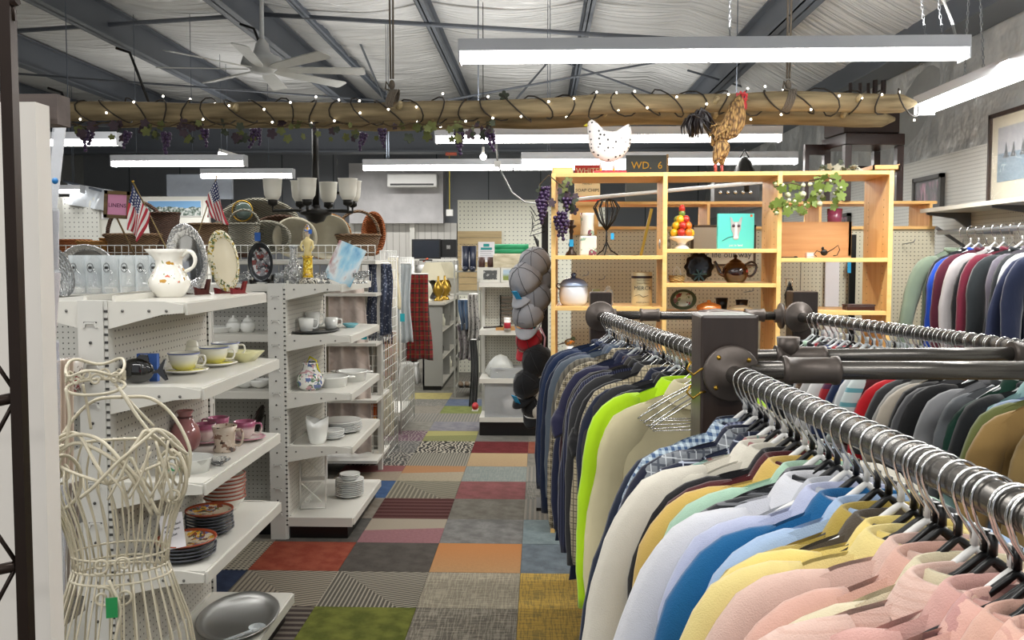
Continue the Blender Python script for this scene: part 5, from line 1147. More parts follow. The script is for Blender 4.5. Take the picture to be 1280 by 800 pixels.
# bay two
p = bkp(852, .14, u1); t = rt('fruit_centerpiece', 'bright ceramic fruit pyramid on a white footed bowl', 'ornament', p)
MB().lathe([(0, 0), (.045, 0), (.04, .01), (.02, .025), (.03, .04), (.065, .055), (.07, .07), (0, .075)]).build('footed_bowl', white_china, t)
fc = [plain('f_yellow', '#e0b11f', .3, coat=.4), plain('f_red', '#b52a1d', .3, coat=.4), plain('f_orange', '#d4701c', .3, coat=.4), plain('f_green', '#6f8a3a', .3, coat=.4)]
for lv, (n_, rr, z_) in enumerate([(7, .05, .09), (6, .038, .13), (4, .024, .165), (1, 0, .2), (1, 0, .225)]):
    for k in range(n_):
        a = 2*PI*k/n_+lv*.5; MB().ball((rr*math.cos(a), rr*math.sin(a), z_), (.022 if lv < 3 else .018,)*2+(.024,), 12, 8).build('fruit', fc[(k+lv) % 4] if lv < 4 else fc[1], t)
MB().lathe([(0, 0), (.032, 0), (.035, .03), (.03, .055), (0, .055)], 20, (-.09, .03, 0)).build('clock_case', plain('tin_grey', '#8a8b88', .3, .5), t)
p = bkp(919, .12, u1); t = rt('horse_picture', 'turquoise canvas print of a horse wearing round sunglasses', 'picture', p)
MB().box(-.10, .10, -.012, .018, 0, .196).build('canvas', plain('turquoise', '#52bfb4', .6, 0, .03), t)
def flat(pts, mt, name, y=-.0135, d=.002): return MB().prism(pts, d, Matrix.Translation((0, y, 0))).build(name, mt, t)
hg = plain('horse_grey', '#a29f9c', .6, 0, .15, 40); hw = plain('horse_white', '#d8d6d0', .6)
flat([(-.028, .135), (-.034, .178), (-.024, .172), (-.014, .150), (.014, .150), (.024, .172), (.034, .178), (.028, .135), (.027, .11), (.016, .085), (.016, .062), (.01, .052), (-.01, .052), (-.016, .062), (-.016, .085), (-.027, .11)], hg, 'horse_head'); flat([(-.006, .145), (.006, .145), (.007, .08), (.014, .06), (-.014, .06), (-.007, .08)], hw, 'blaze', -.0148)
m = MB(); [m.lathe([(0, 0), (.0085, 0), (.0085, .001), (0, .001)], 16, (x, -.016, .128), M=Matrix.Rotation(PI/2, 4, 'X')) for x in (-.014, .014)]; m.build('sunglasses', plain('lens_plum', '#4a3b45', .3), t)
MB().tube([(-.014, -.0145, .07), (-.04, -.0145, .065), (-.075, -.0145, .045)], .0013, 5).build('stem_print', ink, t); text('just in land', .017, white_plastic, t, (0, -.0135, .02))
MB().box(.078, .09, -.0135, -.012, .178, .190).build('orange_sticker', plain('orange_sticker', '#d8501f', .5), t)
p = bkp(919, .14, u2); t = rt('teapot', 'glossy dark brown round teapot with tag', 'teapot', p); tb = plain('teapot_brown', '#2a120b', .06, 0, .1, coat=1)
MB().lathe([(0, 0), (.045, 0), (.06, .02), (.072, .05), (.068, .08), (.05, .105), (.035, .115), (0, .116)], 32).build('body', tb, t); MB().lathe([(.036, .114), (.032, .122), (.012, .133), (.007, .137), (.012, .148), (.006, .156), (0, .157)]).build('lid', tb, t)
MB().ctube([(-.06, 0, .045), (-.085, 0, .055), (-.10, 0, .09), (-.118, 0, .12)], [.018, .013, .010, .008], 12).build('spout', tb, t); MB().ctube([(.055, 0, .10), (.09, 0, .115), (.115, 0, .095), (.11, 0, .06), (.085, 0, .035), (.062, 0, .04)], .007, 10).build('handle', tb, t)
MB().box(.048, .056, -.055, -.053, .058, .072).build('red_tag', plain('red_tag', '#c8452f', .5), t)
wick = wickm('wicker_light', '#8f6a30', '#e0c98e')
p = bkp(846, .12, u2); t = rt('mini_basket', 'tiny yellow woven basket with looped handle', 'basket', p); MB().lathe([(0, 0), (.038, 0), (.045, .04), (.042, .04), (.035, .005), (0, .005)], 24, sy=.7, wob=lambda i, a: .04*math.sin(18*a)).build('bowl', wick, t); MB().tube([(-.02, 0, .04), (-.018, 0, .07), (0, 0, .09), (.018, 0, .07), (.022, 0, .04)], .003, 6).build('handle', white_china, t)
p = bkp(873, .36, u2); t = rt('scalloped_plate', 'dark grey scalloped plate with blue bow standing at the back', 'plate', p)
m = MB(); m.lathe([(0, 0), (.05, 0), (.08, .012), (.083, .015), (.05, .006), (0, .005)], 48, wob=lambda i, a: .06*math.cos(10*a)); m.v = [(v[0], -v[2], v[1]+.085) for v in m.v]; m.build('plate', plain('pewter', '#43474c', .15, .6, .2, 20), t)
m = MB(); [m.tube([(0, -.025, .04), (.03*math.cos(a), -.03, .04+.03*math.sin(a)), (.045*math.cos(a), -.028, .04+.04*math.sin(a)-.005)], [.003, .006, .002], 6) for a in (.2, 1, 2, 3, 3.9, 4.6, 5.4)]; m.build('bow', plain('bow_teal', '#5f93a3', .4), t)
p = bkp(853, .20, u3); t = rt('oval_plate', 'oval plate with green rim and red flowers at the rail height', 'plate', p); leanplate(t, .075, .06, plain('green_rim', '#4b5a45', .3), spots('red_bloom', '#b3bfae', ['#7a2f2c', '#5f7350'], 22, .56), -.15, 0, .01, inner=.92)
p = bkp(886, .12, u3); t = rt('casserole_dish', 'orange lidded casserole just above the pipe rail', 'dish', p); og = plain('orange_glaze', '#d9813c', .15, coat=.7); MB().lathe([(0, 0), (.06, 0), (.068, .02), (0, .02)]).build('base', og, t); MB().lathe([(.071, .02), (.066, .038), (.035, .052), (.01, .056), (.012, .066), (0, .068)]).build('lid', og, t)
for k, px in enumerate((902, 927)):
    p = bkp(px, .22, u3); t = rt('black_cup', ['left', 'right'][k]+' black tapered cup behind the orange casserole', 'cup', p); MB().lathe([(0, 0), (.026, 0), (.036, .075-.01*k), (.033, .075-.01*k), (.024, .005), (0, .005)]).build('cup', plain('matt_black', '#111110', .3), t)
p = bkp(925, .1, u3); t = rt('woven_pouch', 'beige crocheted pouch beside the orange casserole', 'pouch', p); MB().ball((0, 0, .02), (.07, .04, .022), 20, 10).build('pouch', plain('crochet', '#b9a988', .9, 0, .3, 60, .006), t)
# bay three
for k, (px, Y) in enumerate([(988, -.01), (1030, -.01)]):
    c = bkp(px, Y, 1.90 if k == 0 else 1.93); t = rt('flower_garland', ['left', 'right'][k]+' bunch of green and cream artificial flowers hanging in the third bay', 'garland', c)
    gl = MB().prism(leaf_shape(.026), .003).mesh('leaf', plain('spring_leaf', '#64762c', .6, 0, .4, 12)); fb = MB().ball((0, 0, 0), .013, 8, 6).mesh('blossom', plain('cream_bud', '#b9bb97', .6, 0, .2, 20))
    for j in range(34):
        put(gl if j % 3 else fb, t, (random.uniform(-.09, .09), random.uniform(-.03, .05), random.uniform(-.11, .05)), (random.uniform(-.8, .8), random.uniform(0, 6), random.uniform(-.8, .8)), random.uniform(.6, 1.3))
    MB().tube([(-.08, 0, .03), (0, -.01, .05), (.09, 0, .03)], .004, 6).build('vine', plain('vine', '#4a3c28', .9), t)
p = bkp(1016, .28, v1); t = rt('wooden_crate', 'shallow birch box standing at the back of the third bay', 'box', p); MB().box(-.215, .215, 0, .02, 0, .205).box(-.215, .215, -.001, .10, 0, .012).build('panel', wood('box_ply', '#c79561', '#d8ab78', 'X'), t); MB().box(.2, .216, 0, .10, 0, .205).build('side', oak_z, t)
p = bkp(1030, .10, v1); t = rt('iron_animal_hook', 'small black iron animal ornament with curled wire tail', 'ornament', p); MB().ball((0, 0, .03), (.02, .012, .018), 12, 8).ball((-.008, 0, .052), (.008, .006, .010), 8, 6).build('body', black_iron, t)
MB().tube([(.015, 0, .03), (.05, 0, .05), (.075, 0, .07), (.085, 0, .045), (.07, 0, .015), (.05, 0, .012)], .0025, 6).tube([(-.015, 0, .03), (-.04, 0, .04), (-.055, 0, .02), (-.04, 0, .008)], .0025, 6).build('wire_tail', black_iron, t)
p = bkp(1012, .12, v1); t = rt('small_box', 'tiny white and pink packet beside the iron animal', 'packet', p); MB().cbox((0, 0, .015), (.04, .03, .03)).build('packet', plain('packet_pink', '#d9b9b1', .6), t); MB().cbox((0, -.0155, .015), (.034, .001, .008)).build('print', white_plastic, t)
p = bkp(982, .10, v1); t = rt('letter_opener', 'thin dark letter opener lying at the third bay front', 'tool', p); MB().box(-.06, .05, -.004, .004, 0, .006).build('blade', black_iron, t); MB().ball((.055, 0, .005), (.012, .006, .005)).build('grip', black_iron, t)
p = bkp(1073, .10, v2); t = rt('wooden_box', 'flat dark wood box on the lower shelf of the third bay', 'box', p); MB().cbox((0, 0, .012), (.15, .08, .024)).build('base', plain('dark_cherry', '#341a15', .3), t, bev=.003); MB().cbox((0, 0, .028), (.155, .085, .008)).build('lid', plain('dark_cherry', '#341a15', .3), t, bev=.002)
p = bkp(985, .12, v2); t = rt('leather_belt', 'coiled black belt with silver buckle behind the dark post', 'belt', p); MB().tube([(.0, 0, .01), (-.01, 0, .08), (.01, 0, .15), (.02, 0, .1), (.015, 0, .02)], .012, 8, sq=.3).build('strap', black_plastic, t); MB().tube([(-.015, -.01, .13), (.02, -.01, .13), (.02, -.01, .17), (-.015, -.01, .17)], .003, 6, closed=True).build('buckle', chrome, t)
# on top of the bookcase
p = bkp(703, .1, BT); t = rt('wood_block', 'small birch offcut on the bookcase top left corner', 'block', p); MB().cbox((0, 0, .018), (.115, .12, .036)).build('block', oak, t, bev=.002); MB().cbox((0, -.0605, .018), (.1, .001, .02)).build('end_grain', oak_edge, t)
p = bkp(763, .12, BT); t = rt('folk_hen', 'white wooden folk art hen with black dots on a red base', 'hen figure', p)
dots = NT('hen_dots'); v = dots.n('ShaderNodeTexVoronoi'); v.inputs['Scale'].default_value = 42; v.inputs['Randomness'].default_value = .55; dots.l(dots.co(), v.inputs['Vector']); dots.set(dots.mix(dots.M('LESS_THAN', v.outputs['Distance'], .25), (.74, .70, .69), (.02, .02, .02)), .5)
def hpx(x, y): return ((x/7.27+700-763)*4.85/F, (628-y)/7.27*4.75/F)
hen_pts = [hpx(*q) for q in [(245, 165), (258, 138), (285, 118), (318, 138), (350, 178), (395, 215), (440, 228), (500, 228), (550, 205), (590, 175), (622, 160), (640, 195), (652, 250), (645, 330), (620, 400), (580, 455), (520, 495), (450, 515), (390, 505), (320, 468), (280, 420), (262, 350), (252, 260)]]
mh = MB(); n_ = len(hen_pts); cxh = sum(q[0] for q in hen_pts)/n_; czh = sum(q[1] for q in hen_pts)/n_
for lay, (yy, s_) in enumerate([(-.035, .0), (-.034, .5), (-.027, .8), (-.012, .97), (0, 1.0), (.012, .97), (.027, .8), (.034, .5), (.035, 0)]):
    for (a, b) in hen_pts: mh.v.append((cxh+(a-cxh)*s_, yy, czh+(b-czh)*s_))
for l_ in range(8):
    for k in range(n_): mh.f.append((l_*n_+k, l_*n_+(k+1) % n_, (l_+1)*n_+(k+1) % n_, (l_+1)*n_+k)); mh.s.append(True)
mh.build('body', dots.m, t)
a = hpx(240, 160); MB().lathe([(.010, 0), (.0, .022)], 8, (a[0]+.003, 0, a[1]-.006), M=Matrix.Rotation(-PI/2-.2, 4, 'Y')).build('beak', plain('beak_yellow', '#c9c02f', .5), t)
for x_ in (372, 490):
    q = hpx(x_, 500); MB().tube([(q[0], 0, q[1]+.01), (q[0], 0, .035)], .008, 8).build('leg', plain('hen_white', '#dcd6d2', .5), t); MB().tube([(q[0], 0, .04), (q[0]-.002, 0, .012)], .0075, 8).build('foot', plain('foot_yellow', '#d89a1e', .5), t)
a = hpx(303, 620); b = hpx(598, 598); MB().box(a[0], b[0], -.04, .04, 0, .018).build('base', plain('hen_red', '#bf2f3a', .5), t)
# rooster
p = bkp(897, .14, BT); t = rt('rooster_figure', 'life-size golden feathered rooster figure with red comb and dark tail', 'rooster figure', p)
def rp(x, y, dy=0): return Vector(((x/6.4+850-897)*4.85/F, dy, (748-y)/6.4*4.75/F))
fe = NT('golden_feathers'); vv = fe.n('ShaderNodeTexVoronoi'); vv.inputs['Scale'].default_value = 85; mp = fe.n('ShaderNodeMapping'); mp.inputs['Scale'].default_value = (1, 1, .35); fe.l(fe.co(), mp.inputs[0]); fe.l(mp.outputs[0], vv.inputs['Vector'])
fe.bump(vv.outputs['Distance'], .02, 1); fe.set(fe.ramp(vv.outputs['Distance'], [(.1, hexc('c9a868')), (.45, hexc('ab8450')), (.75, hexc('5f452a'))]), .7); fe = fe.m
dkf = plain('tail_feathers', '#1c1719', .35, 0, .4, 20, .004)
MB().tube([rp(255, 520), rp(285, 455), rp(330, 420), rp(390, 385), rp(430, 320), rp(440, 255), rp(450, 200), rp(468, 160), rp(485, 130), rp(495, 110)], [.010, .035, .052, .063, .062, .054, .044, .032, .024, .012], 20, sq=.8, up=(0, 1, 0)).ball(rp(330, 540), (.045, .04, .06), 16, 10).build('body', fe, t)
for sd, fx_ in ((-.025, 280), (.025, 345)):
    MB().tube([rp(330, 510, sd), rp((330+fx_)/2-5, 590, sd), rp(fx_-5, 650, sd), rp(fx_-2, 672, sd)], [.042, .034, .018, .010], 14).build('thigh', fe, t)
    m = MB().tube([rp(fx_-5, 660, sd), rp(fx_-3, 738, sd)], .009, 8)
    for aa in (-.6, 0, .6, 3.1): m.tube([rp(fx_-3, 735, sd), rp(fx_-3, 744, sd)+Vector((.035*math.cos(aa)*(.5 if aa == 3.1 else 1), .03*math.sin(aa), 0))], [.007, .004], 7)
    m.build('leg', plain('rooster_leg', '#a8473f', .5), t)
random.seed(3)
for k in range(16):
    q = k/15; s0 = rp(250+random.uniform(-20, 25), 400+random.uniform(-60, 60), random.uniform(-.03, .03)); pk_ = rp(190-140*q, 235+60*q*q, random.uniform(-.04, .04)); e_ = rp(160-130*q+random.uniform(-10, 20), 470-10*q-130*max(0, .3-q), random.uniform(-.05, .05))
    m_ = (s0+pk_)/2+Vector((0, 0, .03)); MB().tube([s0, m_, pk_, (pk_+e_)/2+Vector((-.014, 0, .01)), e_], [.012, .016, .017, .013, .003], 8, sq=.35).build('tail_feather', dkf, t)
for k in range(9):
    MB().tube([rp(395-6*k, 350+6*k, -.05), rp(340-8*k, 405+5*k, -.066), rp(262-3*k, 455+4*k, -.055)], [.008, .013, .004], 8, sq=.4).build('wing_feather', fe, t)
for k in range(12): MB().tube([rp(300-3*k, 330+5*k, random.uniform(-.04, .03)), rp(250-2*k, 330+10*k, random.uniform(-.05, .04)), rp(215+random.uniform(0, 20), 335+12*k, random.uniform(-.04, .04))], [.01, .009, .002], 6, sq=.4).build('saddle_feather', fe, t)
rd = plain('comb_red', '#b5242b', .5, 0, .15, 30); MB().ball(rp(490, 140), (.028, .022, .026), 14, 9).build('head', rd, t)
MB().prism([(-.035, 0), (-.034, .022), (-.02, .016), (-.012, .032), (0, .02), (.012, .032), (.02, .014), (.03, .016), (.028, -.005)], .008, Matrix.Translation(rp(488, 125))).build('comb', rd, t)
MB().ball(rp(512, 200), (.010, .007, .024), 10, 8).ball(rp(503, 195, -.014), (.010, .007, .022), 10, 8).build('wattle', rd, t)
MB().lathe([(.010, 0), (.006, .014), (0, .026)], 10, rp(520, 145), M=Matrix.Rotation(PI/2+.35, 4, 'Y')).build('beak', plain('horn', '#6d5a3d', .4), t)
MB().ball(rp(497, 135, -.022), (.005, .003, .005), 8, 6).build('eye', black_plastic, t)
random.seed(11)
p = bkp(1099, .12, BT); t = rt('wooden_tray', 'small wooden tray on the right end of the bookcase top', 'tray', p); MB().box(-.07, .07, -.1, .1, 0, .008).box(-.07, -.062, -.1, .1, 0, .03).box(.062, .07, -.1, .1, 0, .035).box(-.07, .07, -.1, -.092, 0, .03).build('tray', wood('tray_wood', '#a5753f', '#c2925a', 'X'), t); MB().box(-.05, .04, -.05, .05, .008, .02).build('paper', plain('paper_tan', '#b3916a', .8), t)
p = bkp(1056, .12, BT); t = rt('dried_foliage', 'silvery dried leaves lying on the bookcase top', 'foliage', p); sm = MB().prism(leaf_shape(.022), .003).mesh('leaf', plain('silver_leaf', '#8b8a7c', .8, 0, .4, 15))
for k in range(30): put(sm if k % 4 else leafmeshes[0], t, (random.uniform(-.12, .1), random.uniform(-.05, .05), random.uniform(.005, .03)+(.03 if k == 0 else 0)), (random.uniform(-1.5, 1.5), random.uniform(0, 6), random.uniform(-.8, .8)), random.uniform(.5, 1.1))

# ================================================================ BEHIND THE BOOKCASE
Yp = 5.75; a = on(714, Yp, 1.2); b = on(1166, Yp, 1.2)
bp = thing('pegboard_display', uniq('cream pegboard display wall with a wooden cubby shelf on top behind the bookcase'), 'display wall', (a.x, Yp, 0)); o = -bp.location
MB().box(a.x, b.x, Yp, Yp+.012, 0, 1.735).build('pegboard_panel', pegmat('cream_peg', '#cfcab4', 'X', .0254, .0034, .05), bp, o)
for px in (1000,): MB().box(on(px, Yp, 1.2).x-.002, on(px, Yp, 1.2).x+.002, Yp-.004, Yp, 0, 1.735).build('joint_strip', plain('joint_grey', '#8d8a80', .5), bp, o)
MB().box(a.x, b.x, Yp-.02, Yp+.30, 1.735, 1.755).build('cubby_floor', oak, bp, o); MB().box(a.x, b.x, Yp-.02, Yp+.30, 1.90, 1.918).build('cubby_top', oak, bp, o)
for px in (716, 746, 885, 1024, 1162): x_ = on(px, Yp, 1.8).x; MB().box(x_-.009, x_+.009, Yp-.02, Yp+.30, 1.755, 1.90).build('cubby_divider', oak_z, bp, o)
MB().box(a.x, on(746, Yp, 1.8).x, Yp-.025, Yp-.02, 1.70, 1.90).build('cubby_door', oak, bp, o)
for px, py in ((1128, 305), (790, 320), (728, 345), (748, 350), (1085, 320), (930, 365)):
    q = P(px, py, Yp); m = MB().tube([q, q+Vector((0, -.03, 0)), q+Vector((.03, -.10, .01)), q+Vector((.035, -.11, .03))], .003, 6); m.build('peg_hook', plain('zinc', '#9a9da0', .35, .8), bp, o)
q = P(1041, 320, Yp-.03); t = rt('paper_strip', 'long white paper roll hanging on the cream pegboard', 'paper', Vector((q.x, q.y, .95))); MB().box(-.045, .045, 0, .02, 0, .72).build('sheet', plain('paper_white', '#e4e1e4', .7, 0, .01), t); MB().tube([(-.05, .01, .72), (.05, .01, .72)], .012, 8).build('roll', white_plastic, t)
q = P(1066, 330, Yp-.05); t = rt('black_strap', 'black strap with blue tag hanging beside the white paper roll', 'strap', Vector((q.x, q.y, 1.0))); MB().box(-.02, .02, 0, .012, 0, .7).build('strap', black_plastic, t); MB().box(-.035, -.012, -.004, -.002, .45, .52).build('blue_tag', blue_tag, t)
q = P(905, 330, Yp-.03); t = rt('framed_sign', 'white framed script sign behind the brown teapot', 'sign', q); MB().box(-.20, .19, 0, .015, 0, .24).build('board', plain('sign_white', '#d6d2c4', .6, 0, .02), t)
fr = wood('dark_frame', '#4a3828', '#5e4a36', 'X'); MB().box(-.215, -.2, -.005, .02, -.015, .255).box(.19, .205, -.005, .02, -.015, .255).box(-.215, .205, -.005, .02, -.015, 0).box(-.215, .205, -.005, .02, .24, .255).build('frame', fr, t); text('our life our way', .055, ink, t, (0, -.003, .06))
# signs on the cubby top
p = on(734, 5.9, 1.918); t = rt('soap_box_sign', 'red and cream vintage soap chips box sign', 'sign', p); MB().box(-.085, .085, -.02, .02, 0, .255).build('box', plain('sign_cream', '#d9c59a', .6), t)
MB().box(-.087, .087, -.022, -.0205, .17, .257).build('red_top', plain('sign_red', '#b52a1d', .6), t); MB().box(-.087, .087, -.022, -.0205, 0, .045).build('red_base', plain('sign_red2', '#cf4a2a', .6), t)
text('WHITE', .05, plain('sign_cream', '#d9c59a', .6), t, (0, -.024, .215)); text('SOAP CHIPS', .030, ink, t, (0, -.022, .085)); text('FAMILY', .02, ink, t, (0, -.022, .13))
p = on(807, 5.85, 1.918); t = rt('chalkboard_sign', 'grey slate sign stencilled WD. 6 in yellow', 'sign', p); MB().box(-.135, .135, -.012, .0, -.0, .315).build('slate', plain('slate', '#4a4f4f', .7, 0, .1, 6), t); MB().box(.135, .148, -.014, .004, 0, .32).build('frame', wood('sign_frame', '#9a7a4c', '#b0905c', 'Z'), t); text('WD.  6', .068, plain('stencil_yellow', '#d8a520', .6), t, (.005, -.014, .245))
p = on(907, 5.9, 1.918); t = rt('black_radio', 'black electronic panel with knobs behind the turquoise picture', 'radio', p); MB().box(-.08, .22, -.02, .1, 0, .14).build('case', plain('radio_black', '#26272a', .4), t)
for k in range(5): MB().lathe([(0, 0), (.014, 0), (.012, .01), (0, .01)], 12, (-.04+.05*k, -.02, .07), M=Matrix.Rotation(PI/2, 4, 'X')).build('knob', chrome, t)
p = on(930, 5.95, 1.918); t = rt('iron_lantern', 'dark iron lantern behind the rooster feet', 'lantern', p); MB().lathe([(0, 0), (.07, 0), (.075, .2), (.05, .28), (.02, .31), (0, .32)], 14).build('body', black_iron, t); MB().tube([(-.03, 0, .31), (0, 0, .36), (.03, 0, .31)], .005, 6).build('handle', black_iron, t)
t = rt('white_tube', 'long white pipe slanting behind the bookcase top bays', 'tube', P(700, 251, 5.6)); e = P(970, 226, 5.6)-P(700, 251, 5.6); MB().tube([(0, 0, 0), e], .012, 8).build('pipe', white_plastic, t); MB().ball(e, .016, 8, 6).build('end', white_plastic, t)
p = on(1043, 5.85, 1.755); t = rt('pink_glass', 'pink striped glass tumbler in the rear cubby', 'glass', p); MB().lathe([(0, 0), (.045, 0), (.05, .12), (.047, .12), (.04, .01), (0, .01)], 20).build('glass', plain('magenta_glass', '#8d3f5d', .15, 0, .3, 20, coat=.6), t)
# dark chair stored high up
chm = plain('chair_espresso', '#2b1714', .35, 0, .12, 6, coat=.2)
p = on(1076, 5.9, 1.918); t = rt('dark_chair', 'dark espresso slat-back chair stored on top of the rear cubby', 'chair', p, .12)
MB().cbox((0, 0, .40), (.40, .36, .075)).build('seat', chm, t, bev=.006); MB().cbox((.0, .02, .52), (.38, .30, .15)).build('box_cushion', plain('box_brown', '#31201c', .5), t, bev=.008)
for x_ in (-.19, .19):
    for y_ in (-.15, .15): MB().cbox((x_*.93, y_, .18), (.045, .04, .36)).build('leg', chm, t)
MB().box(-.17, .17, .14, .16, .22, .26).build('stretcher', chm, t)
for x_ in (.16, .22): MB().tube([(x_-.0, .16, .38), (x_+.01, .18, .60), (x_+.05, .24, .86)], .02, 4).build('back_post', chm, t)
for x_ in (-.02, .05, .11): MB().tube([(x_, .17, .5), (x_+.03, .2, .66), (x_+.05, .24, .84)], .014, 4).build('back_slat', chm, t)
MB().box(-.34, -.19, .12, .15, .33, .40).box(-.34, -.31, .12, .15, 0, .34).build('side_rail', chm, t)

# ================================================================ RIGHT WALL
a = on(1166, 5.6, 1.9); sh = thing('wall_shelf', uniq('long white wall shelf on metal brackets above the hanging sweatshirts'), 'shelf', (2.78, 4.0, 1.84)); 
MB().box(-.30, 0, -1.6, 1.75, 0, .025).build('board', plain('shelf_cream', '#c9c6bc', .4), sh)
for yy in (-.2, .9, 1.7): MB().prism([(-.28, 0), (-.28, -.012), (-.1, -.04), (-.02, -.10), (0, -.10), (0, 0)], .02, Matrix.Translation((0, yy, 0))).build('bracket', plain('bracket_grey', '#6f7072', .4, .3), sh)
MB().tube([(-.26, 1.6, -.10), (-.02, 1.72, -.22)], .012, 6).build('diagonal_brace', plain('bracket_grey', '#6f7072', .4, .3), sh)
hr = thing('hanging_rail', uniq('wall-mounted hang bar carrying the sweatshirts'), 'rail', (2.42, 3.0, 1.70)); MB().tube([(0, 0, 0), (0, 2.35, 0)], .014, 12).build('bar', plain('zinc', '#9a9da0', .35, .8), hr)
for yy in (.1, 1.3, 2.2): MB().box(0, .36, yy-.01, yy+.01, -.012, .012).build('arm', plain('zinc', '#9a9da0', .35, .8), hr)
def W_pt(Y): return Vector((2.42, Y, 1.70))
W_items = [('sage green sweatshirt', cloth('71806f'), S(name='sweater', cat='sweater', collar='knit', sw=.04, dx=-.05, W=.225)), ('washed black hoodie', cloth('16191d'), SW), ('cobalt blue sweatshirt', cloth('1742a8'), SW), ('burgundy jersey with white mark', cloth('4c1628'), SW), ('light grey zip sweatshirt', cloth('a8a3a3'), SW), ('black fleece pullover', cloth('141417'), SW), ('wine red sweatshirt', cloth('5f1228'), SW),
           ('dark charcoal jumper', cloth('22272a'), SW), ('purple grey sweatshirt', cloth('5b5660'), SW), ('faded black sweatshirt', cloth('1b1e21'), S(name='sweater', cat='sweater', collar='knit', sw=.02)), ('pale heather pullover', cloth('b0b3b6'), SW), ('navy raglan sweatshirt in front', cloth('1c2440'), S(name='sweater', cat='sweater', collar='knit', sw=.04, W=.24, L=.8, hi=True)), ('deep navy sweatshirt at frame edge', cloth('1a223c'), S(name='sweater', cat='sweater', collar='knit', W=.24))]
ZR_save = ZR; ZR = 1.70
rack_row(W_pt, 5.08, 3.95, W_items, 'hanging on the right wall', .25, 'sweatshirts on the right wall', 'hangers on the wall bar', ['wire', 'white', 'clear'], 200)
ZR = ZR_save
def framed(label, Y0, Y1, z0, z1, art, mount, frm, fw=.03, tilt=0):
    t = rt('framed_picture', label, 'picture', (2.775, (Y0+Y1)/2, z0), (0, tilt, 0)); h = z1-z0; w_ = abs(Y1-Y0)/2
    m = MB(); m.box(-.03, 0, -w_, w_, 0, fw); m.box(-.03, 0, -w_, w_, h-fw, h); m.box(-.03, 0, -w_, -w_+fw, 0, h); m.box(-.03, 0, w_-fw, w_, 0, h); m.build('frame', frm, t)
    MB().box(-.014, -.006, -w_+fw, w_-fw, fw, h-fw).build('mount', mount, t); MB().box(-.017, -.0145, -w_*.68, w_*.68, h*.24, h*.83).build('artwork', art, t)
    MB().box(-.022, -.020, -w_+fw, w_-fw, fw, h-fw).build('glazing', clearplast('picture_glass', '#ffffff', .06, .03), t); return t
def yw(px): # depth where the right wall x=2.76 shows at this column
    lo, hi = 2.0, 12.0
    for _ in range(40):
        m_ = (lo+hi)/2
        if project((2.76, m_, 2))[0] > px: lo = m_
        else: hi = m_
    return lo
seas = NT('ship_painting'); z = seas.xyz()[2]; nzs = seas.noise(30, 3); seas.set(seas.mix(seas.M('GREATER_THAN', z, .30), seas.mix(seas.noise(24, 3, stretch=(1, .3, 2)), hexc('4a6478'), hexc('7d93a0')), seas.mix(nzs, hexc('8d8f96'), hexc('b0b0b4'))), .5)
shp = framed('large framed picture of sailing ships above the wall shelf', yw(1308), yw(1236), 1.87, 2.42, seas.m, plain('mount_cream', '#c9c2ac', .7), wood('walnut_frame', '#2a1a14', '#3e2a20', 'Z'), .025, 0)
m = MB()
for k, yy in enumerate((.11, .03, -.07)): m.box(-.019, -.0175, yy-.03, yy+.03, .27, .285); m.prism([(-.02, .285), (0, .36), (.02, .285)], .0015, Matrix.Translation((-.0185, yy, 0)) @ Matrix.Rotation(PI/2, 4, 'Z'))
m.build('painted_ship', plain('ship_dark', '#3b4148', .6), shp)
tul = NT('tulip_print'); nzs = tul.noise(16, 3, stretch=(1, 2.5, .5)); tul.set(tul.ramp(nzs, [(.48, hexc('2a2a33')), (.56, hexc('8d5570')), (.66, hexc('c69aa6'))]), .4)
framed('small framed dark tulip print high on the pegboard wall', yw(1178), yw(1142), 1.90-.04, 2.13, tul.m, plain('mount_dark', '#3b3c42', .6), wood('grey_frame', '#33312f', '#46433f', 'Z'), .03, 0)
framed('second tulip print glimpsed through the bookcase third bay', yw(1062), yw(1040), 1.68, 1.95, tul.m, plain('mount_pink', '#8d5570', .6), wood('grey_frame', '#33312f', '#46433f', 'Z'), .03, 0)
t = rt('fern_sprig', 'small green leaf sprig in front of the ship picture', 'plant', (2.62, 4.15, 1.866))
for k in range(6): put(leafmeshes[1], t, (random.uniform(-.02, .02), random.uniform(-.02, .02), .02+.02*k), (0, random.random()*6, 0), .6)
# ================================================================ BASKETS AND LINENS BEHIND THE SHELVES
Yb = 6.0; zg = 1.535
gs = thing('wire_grid_display', uniq('white wire grid shelf carrying baskets behind the near shelves'), 'display shelf', (-2.2, Yb, 0)); o = -gs.location
xa = XP(60, Yb, 1.5); xb = XP(470, Yb, 1.5); wm2 = plain('grid_white', '#cfcfca', .35)
def wiregrid(name, par, p0, ux, uy, w_, h, st, r=.003):
    p0 = Vector(p0); ux = Vector(ux); uy = Vector(uy); m = MB(); n1 = int(round(w_/st)); n2 = int(round(h/st))
    for i in range(n1+1): m.tube([p0+ux*(w_*i/n1), p0+ux*(w_*i/n1)+uy*h], r, 4)
    for j in range(n2+1): m.tube([p0+uy*(h*j/n2), p0+uy*(h*j/n2)+ux*w_], r, 4)
    ob = m.build(name, wm2, par); return ob
MB().box(xa, xb, Yb-.02, Yb+.5, zg-.03, zg-.006).build('shelf_board', shelf_m, gs, o)
for z in (1.30, .95, .55, .12): MB().box(xa, xb, Yb-.02, Yb+.5, z-.02, z).build('shelf_board', shelf_m, gs, o)
k = wiregrid('wire_fence', gs, Vector((xa, Yb-.03, zg))+o, (1, 0, 0), (0, 0, 1), xb-xa, .10, .05); k['kind'] = 'stuff'
